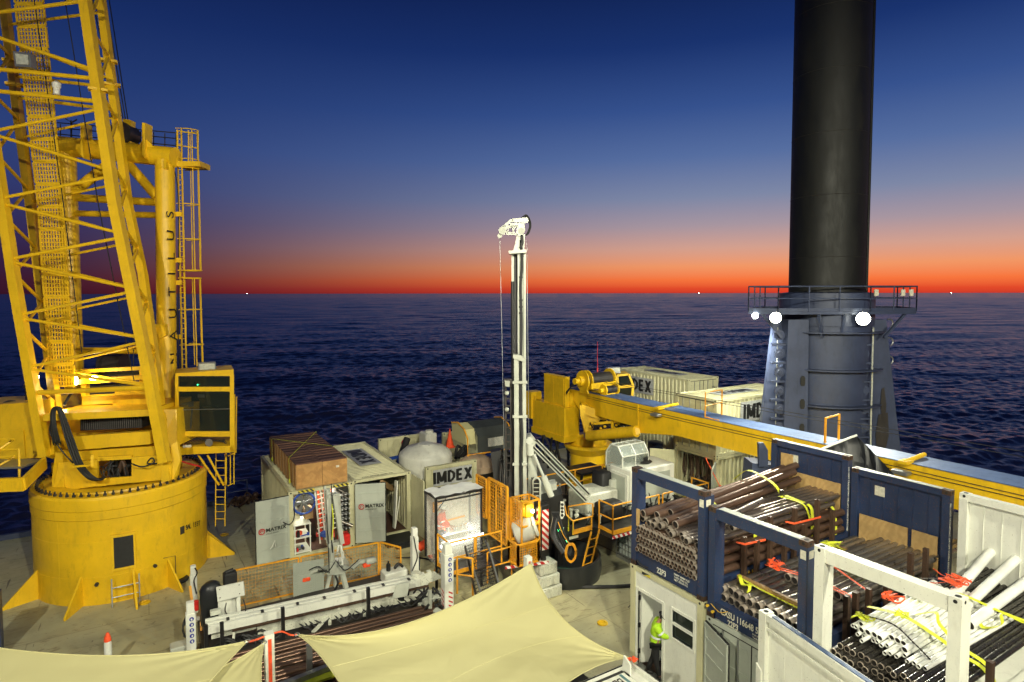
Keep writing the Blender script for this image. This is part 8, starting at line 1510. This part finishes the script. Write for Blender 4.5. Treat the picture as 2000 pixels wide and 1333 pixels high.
def person(label, base, face, J, top, legs, hat, H=1.76, tape=True, hair='black'):
    t_ = thing('person', label, 'person', base); b = V(base); f = V((math.cos(face), math.sin(face), 0)); r = V((math.sin(face), -math.cos(face), 0))
    def P(x, y, z): return b+r*x+f*y+UP*z           # x right, y forward, z up
    Q = {k: P(*v) for k, v in J.items()}
    pel, che, nec, hed = Q['pelvis'], Q['chest'], Q['neck'], Q['head']; sp_ = pel.lerp(che, .5)
    arms = [[(che, .13), (Q['sh'+s_], .075), (Q['el'+s_], .05), (Q['wr'+s_], .034)] for s_ in 'LR']
    legs_ = [[(pel, .13), (Q['hi'+s_], .09), (Q['kn'+s_], .062), (Q['an'+s_], .042), (Q['to'+s_], .035)] for s_ in 'LR']
    hands = []
    for s_ in 'LR':
        w, e = Q['wr'+s_], Q['el'+s_]; d = (w-e).normalized(); sd = d.cross(UP).normalized() if abs(d.z) < .9 else r; palm = w+d*.07
        hands.append([(w, .034), (palm, .036)])
        for k, ln in zip((-1.5, -.5, .5, 1.5), (.07, .08, .075, .06)): k0 = palm+sd*.018*k+d*.03; hands.append([(palm, .036), (k0, .011), (k0+d*ln*.6-UP*.01, .009), (k0+d*ln-UP*.03, .008)])
        hands.append([(w, .034), (w+d*.03+sd*.04, .012), (w+d*.08+sd*.05, .01)])
    skinmesh('body', [[(pel, .12), (sp_, .11), (che, .12), (nec, .055), (nec.lerp(hed, .5), .055), (hed, .09)]]+[[(p, q*.85) for p, q in a] for a in arms]+[[(p, q*.85) for p, q in l] for l in legs_]+hands, 'skin', t_)
    hx = (hed-nec).normalized()
    s = MB(); s.sphere(hed+hx*.03, .105, 14, 10, (.85, .95, 1.12)); hf = (f-hx*f.dot(hx)).normalized(); s.sphere(hed+hf*.1+hx*.0, .02, 6, 5); s.sphere(hed+r*.09, .025, 6, 5, (.5, 1, 1.3)); s.sphere(hed-r*.09, .025, 6, 5, (.5, 1, 1.3)); s.sphere(hed+hf*.085-hx*.055, .022, 6, 4, (1.3, .6, .4)); h_ = s.build('head', 'skin', t_, 80)
    s = MB(); s.sphere(hed+hf*.092+r*.035+hx*.03, .011, 6, 5); s.sphere(hed+hf*.092-r*.035+hx*.03, .011, 6, 5); s.build('eyes', 'black', h_, 80)
    s = MB(); s.sphere(hed+hx*.045-hf*.012, .108, 14, 9, (.9, 1, 1.0)); s.build('hair', 'black', t_, 80) if hat != 'hatw' else None
    s = MB(); s.loft([[hed+hx*(.07+.12*math.sin(q))+(r*math.cos(a)+hf*math.sin(a)*1.12)*(.128*math.cos(q)) for a in [2*PI*i/20 for i in range(20)]] for q in (0, .4, .8, 1.2, 1.5)], True, True); s.loft([[hed+hx*z+(r*math.cos(a)*1.0+hf*(math.sin(a)*1.12+(.25 if math.sin(a) > 0 else .05)*abs(math.sin(a))))*w for a in [2*PI*i/20 for i in range(20)]] for z, w in ((.06, .132), (.06, .15), (.072, .15), (.072, .13))], True, True); s.build('helmet', hat, t_, 60)
    skinmesh('jacket', [[(pel-UP*.1, (.185, .15)), (pel+UP*.04, (.18, .145)), (sp_, (.17, .14)), (che, (.18, .14)), (nec-UP*.02, .085)]]+[[(p, (q+.028 if i else .16)) for i, (p, q) in enumerate(a)] for a in arms], top, t_)
    skinmesh('trousers', [[(p, q+.02) for p, q in l[:-1]] for l in legs_], legs, t_)
    for s_ in 'LR': s = MB(); a, c = Q['an'+s_], Q['to'+s_]; s.path([a-UP*.0-(c-a)*.35-UP*.02, a-UP*.03, c-UP*.01, c+(c-a)*.3-UP*.01], [.05, .058, .052, .035], 8); s.build('boot', 'black', t_, 60)
    if tape:
        for p, q, rr in ((pel, che, .192),):
            for tt_ in (.45,):
                c = p.lerp(q, tt_); ax = (q-p).normalized(); a1_ = ax.cross(f).normalized() if abs(ax.dot(f)) < .95 else r; b1_ = ax.cross(a1_); s = MB(); s.loft([[c+ax*h+a1_*math.cos(a)*rr*1.0+b1_*math.sin(a)*rr*.86 for a in [2*PI*i/22 for i in range(22)]] for h in (-.028, .028)]); s.build('reflective_band', 'refl', t_, 60)
        for s_ in 'LR':
            c = Q['sh'+s_].lerp(Q['el'+s_], .65); ax = (Q['el'+s_]-Q['sh'+s_]).normalized(); s = MB(); s.openlathe(c, [(.088, -.025), (.086, .025)], 14, ax); s.build('sleeve_band', 'refl', t_, 60)
    return t_
stand = dict(pelvis=(0, 0, .95), chest=(0, .02, 1.32), neck=(0, .03, 1.5), head=(0, .06, 1.62), shL=(-.19, .02, 1.42), shR=(.19, .02, 1.42), elL=(-.26, .06, 1.15), elR=(.25, .1, 1.15), wrL=(-.22, .25, .98), wrR=(.2, .3, 1.05), hiL=(-.09, 0, .88), hiR=(.09, 0, .88), knL=(-.1, .03, .5), knR=(.1, .02, .5), anL=(-.11, 0, .09), anR=(.11, 0, .09), toL=(-.12, .13, .04), toR=(.12, .13, .04))
j = dict(stand, neck=(0, .08, 1.5), head=(.02, .16, 1.6), chest=(0, .05, 1.32), elR=(.24, .2, 1.22), wrR=(.18, .42, 1.25), elL=(-.22, .15, 1.15), wrL=(-.15, .38, 1.12), knL=(-.1, -.05, .5), anL=(-.12, -.22, .09), toL=(-.12, -.1, .04), anR=(.1, .1, .09), toR=(.1, .24, .04))
q = PU(1272, 1322, 11.05); person('person in a lime hi-vis jacket and black helmet stepping through the office doorway', (11.02, q.y-.18, .17), math.atan2(-.75, .66), j, 'lime', 'blk', 'blk')
j = dict(stand, pelvis=(0, -.12, .92), chest=(0, .2, 1.12), neck=(0, .36, 1.14), head=(0, .47, 1.12), shL=(-.19, .27, 1.14), shR=(.19, .27, 1.14), elL=(-.24, .36, .88), elR=(.24, .36, .88), wrL=(-.18, .5, .68), wrR=(.18, .5, .68), hiL=(-.09, -.1, .86), hiR=(.09, -.1, .86), knL=(-.1, .02, .48), knR=(.1, .02, .48))
person('person in orange hi-vis and white helmet bending forward by the white jack leg', (8.15, 19.75, 0), math.atan2(-.35, .94), j, 'orange', 'navy', 'hatw')
person('person in an orange hi-vis shirt working inside the lit booth', (8.42, 18.35, 1.16), math.atan2(-.6, .8), dict(stand, elR=(.28, .15, 1.2), wrR=(.2, .35, 1.15)), 'orange', 'navy', 'hatw')
p = AT(1113, 866, 35.4); person('tiny person in lime hi-vis behind the yellow crane pedestal', (p.x, p.y, 0), -2, stand, 'lime', 'navy', 'hatw')
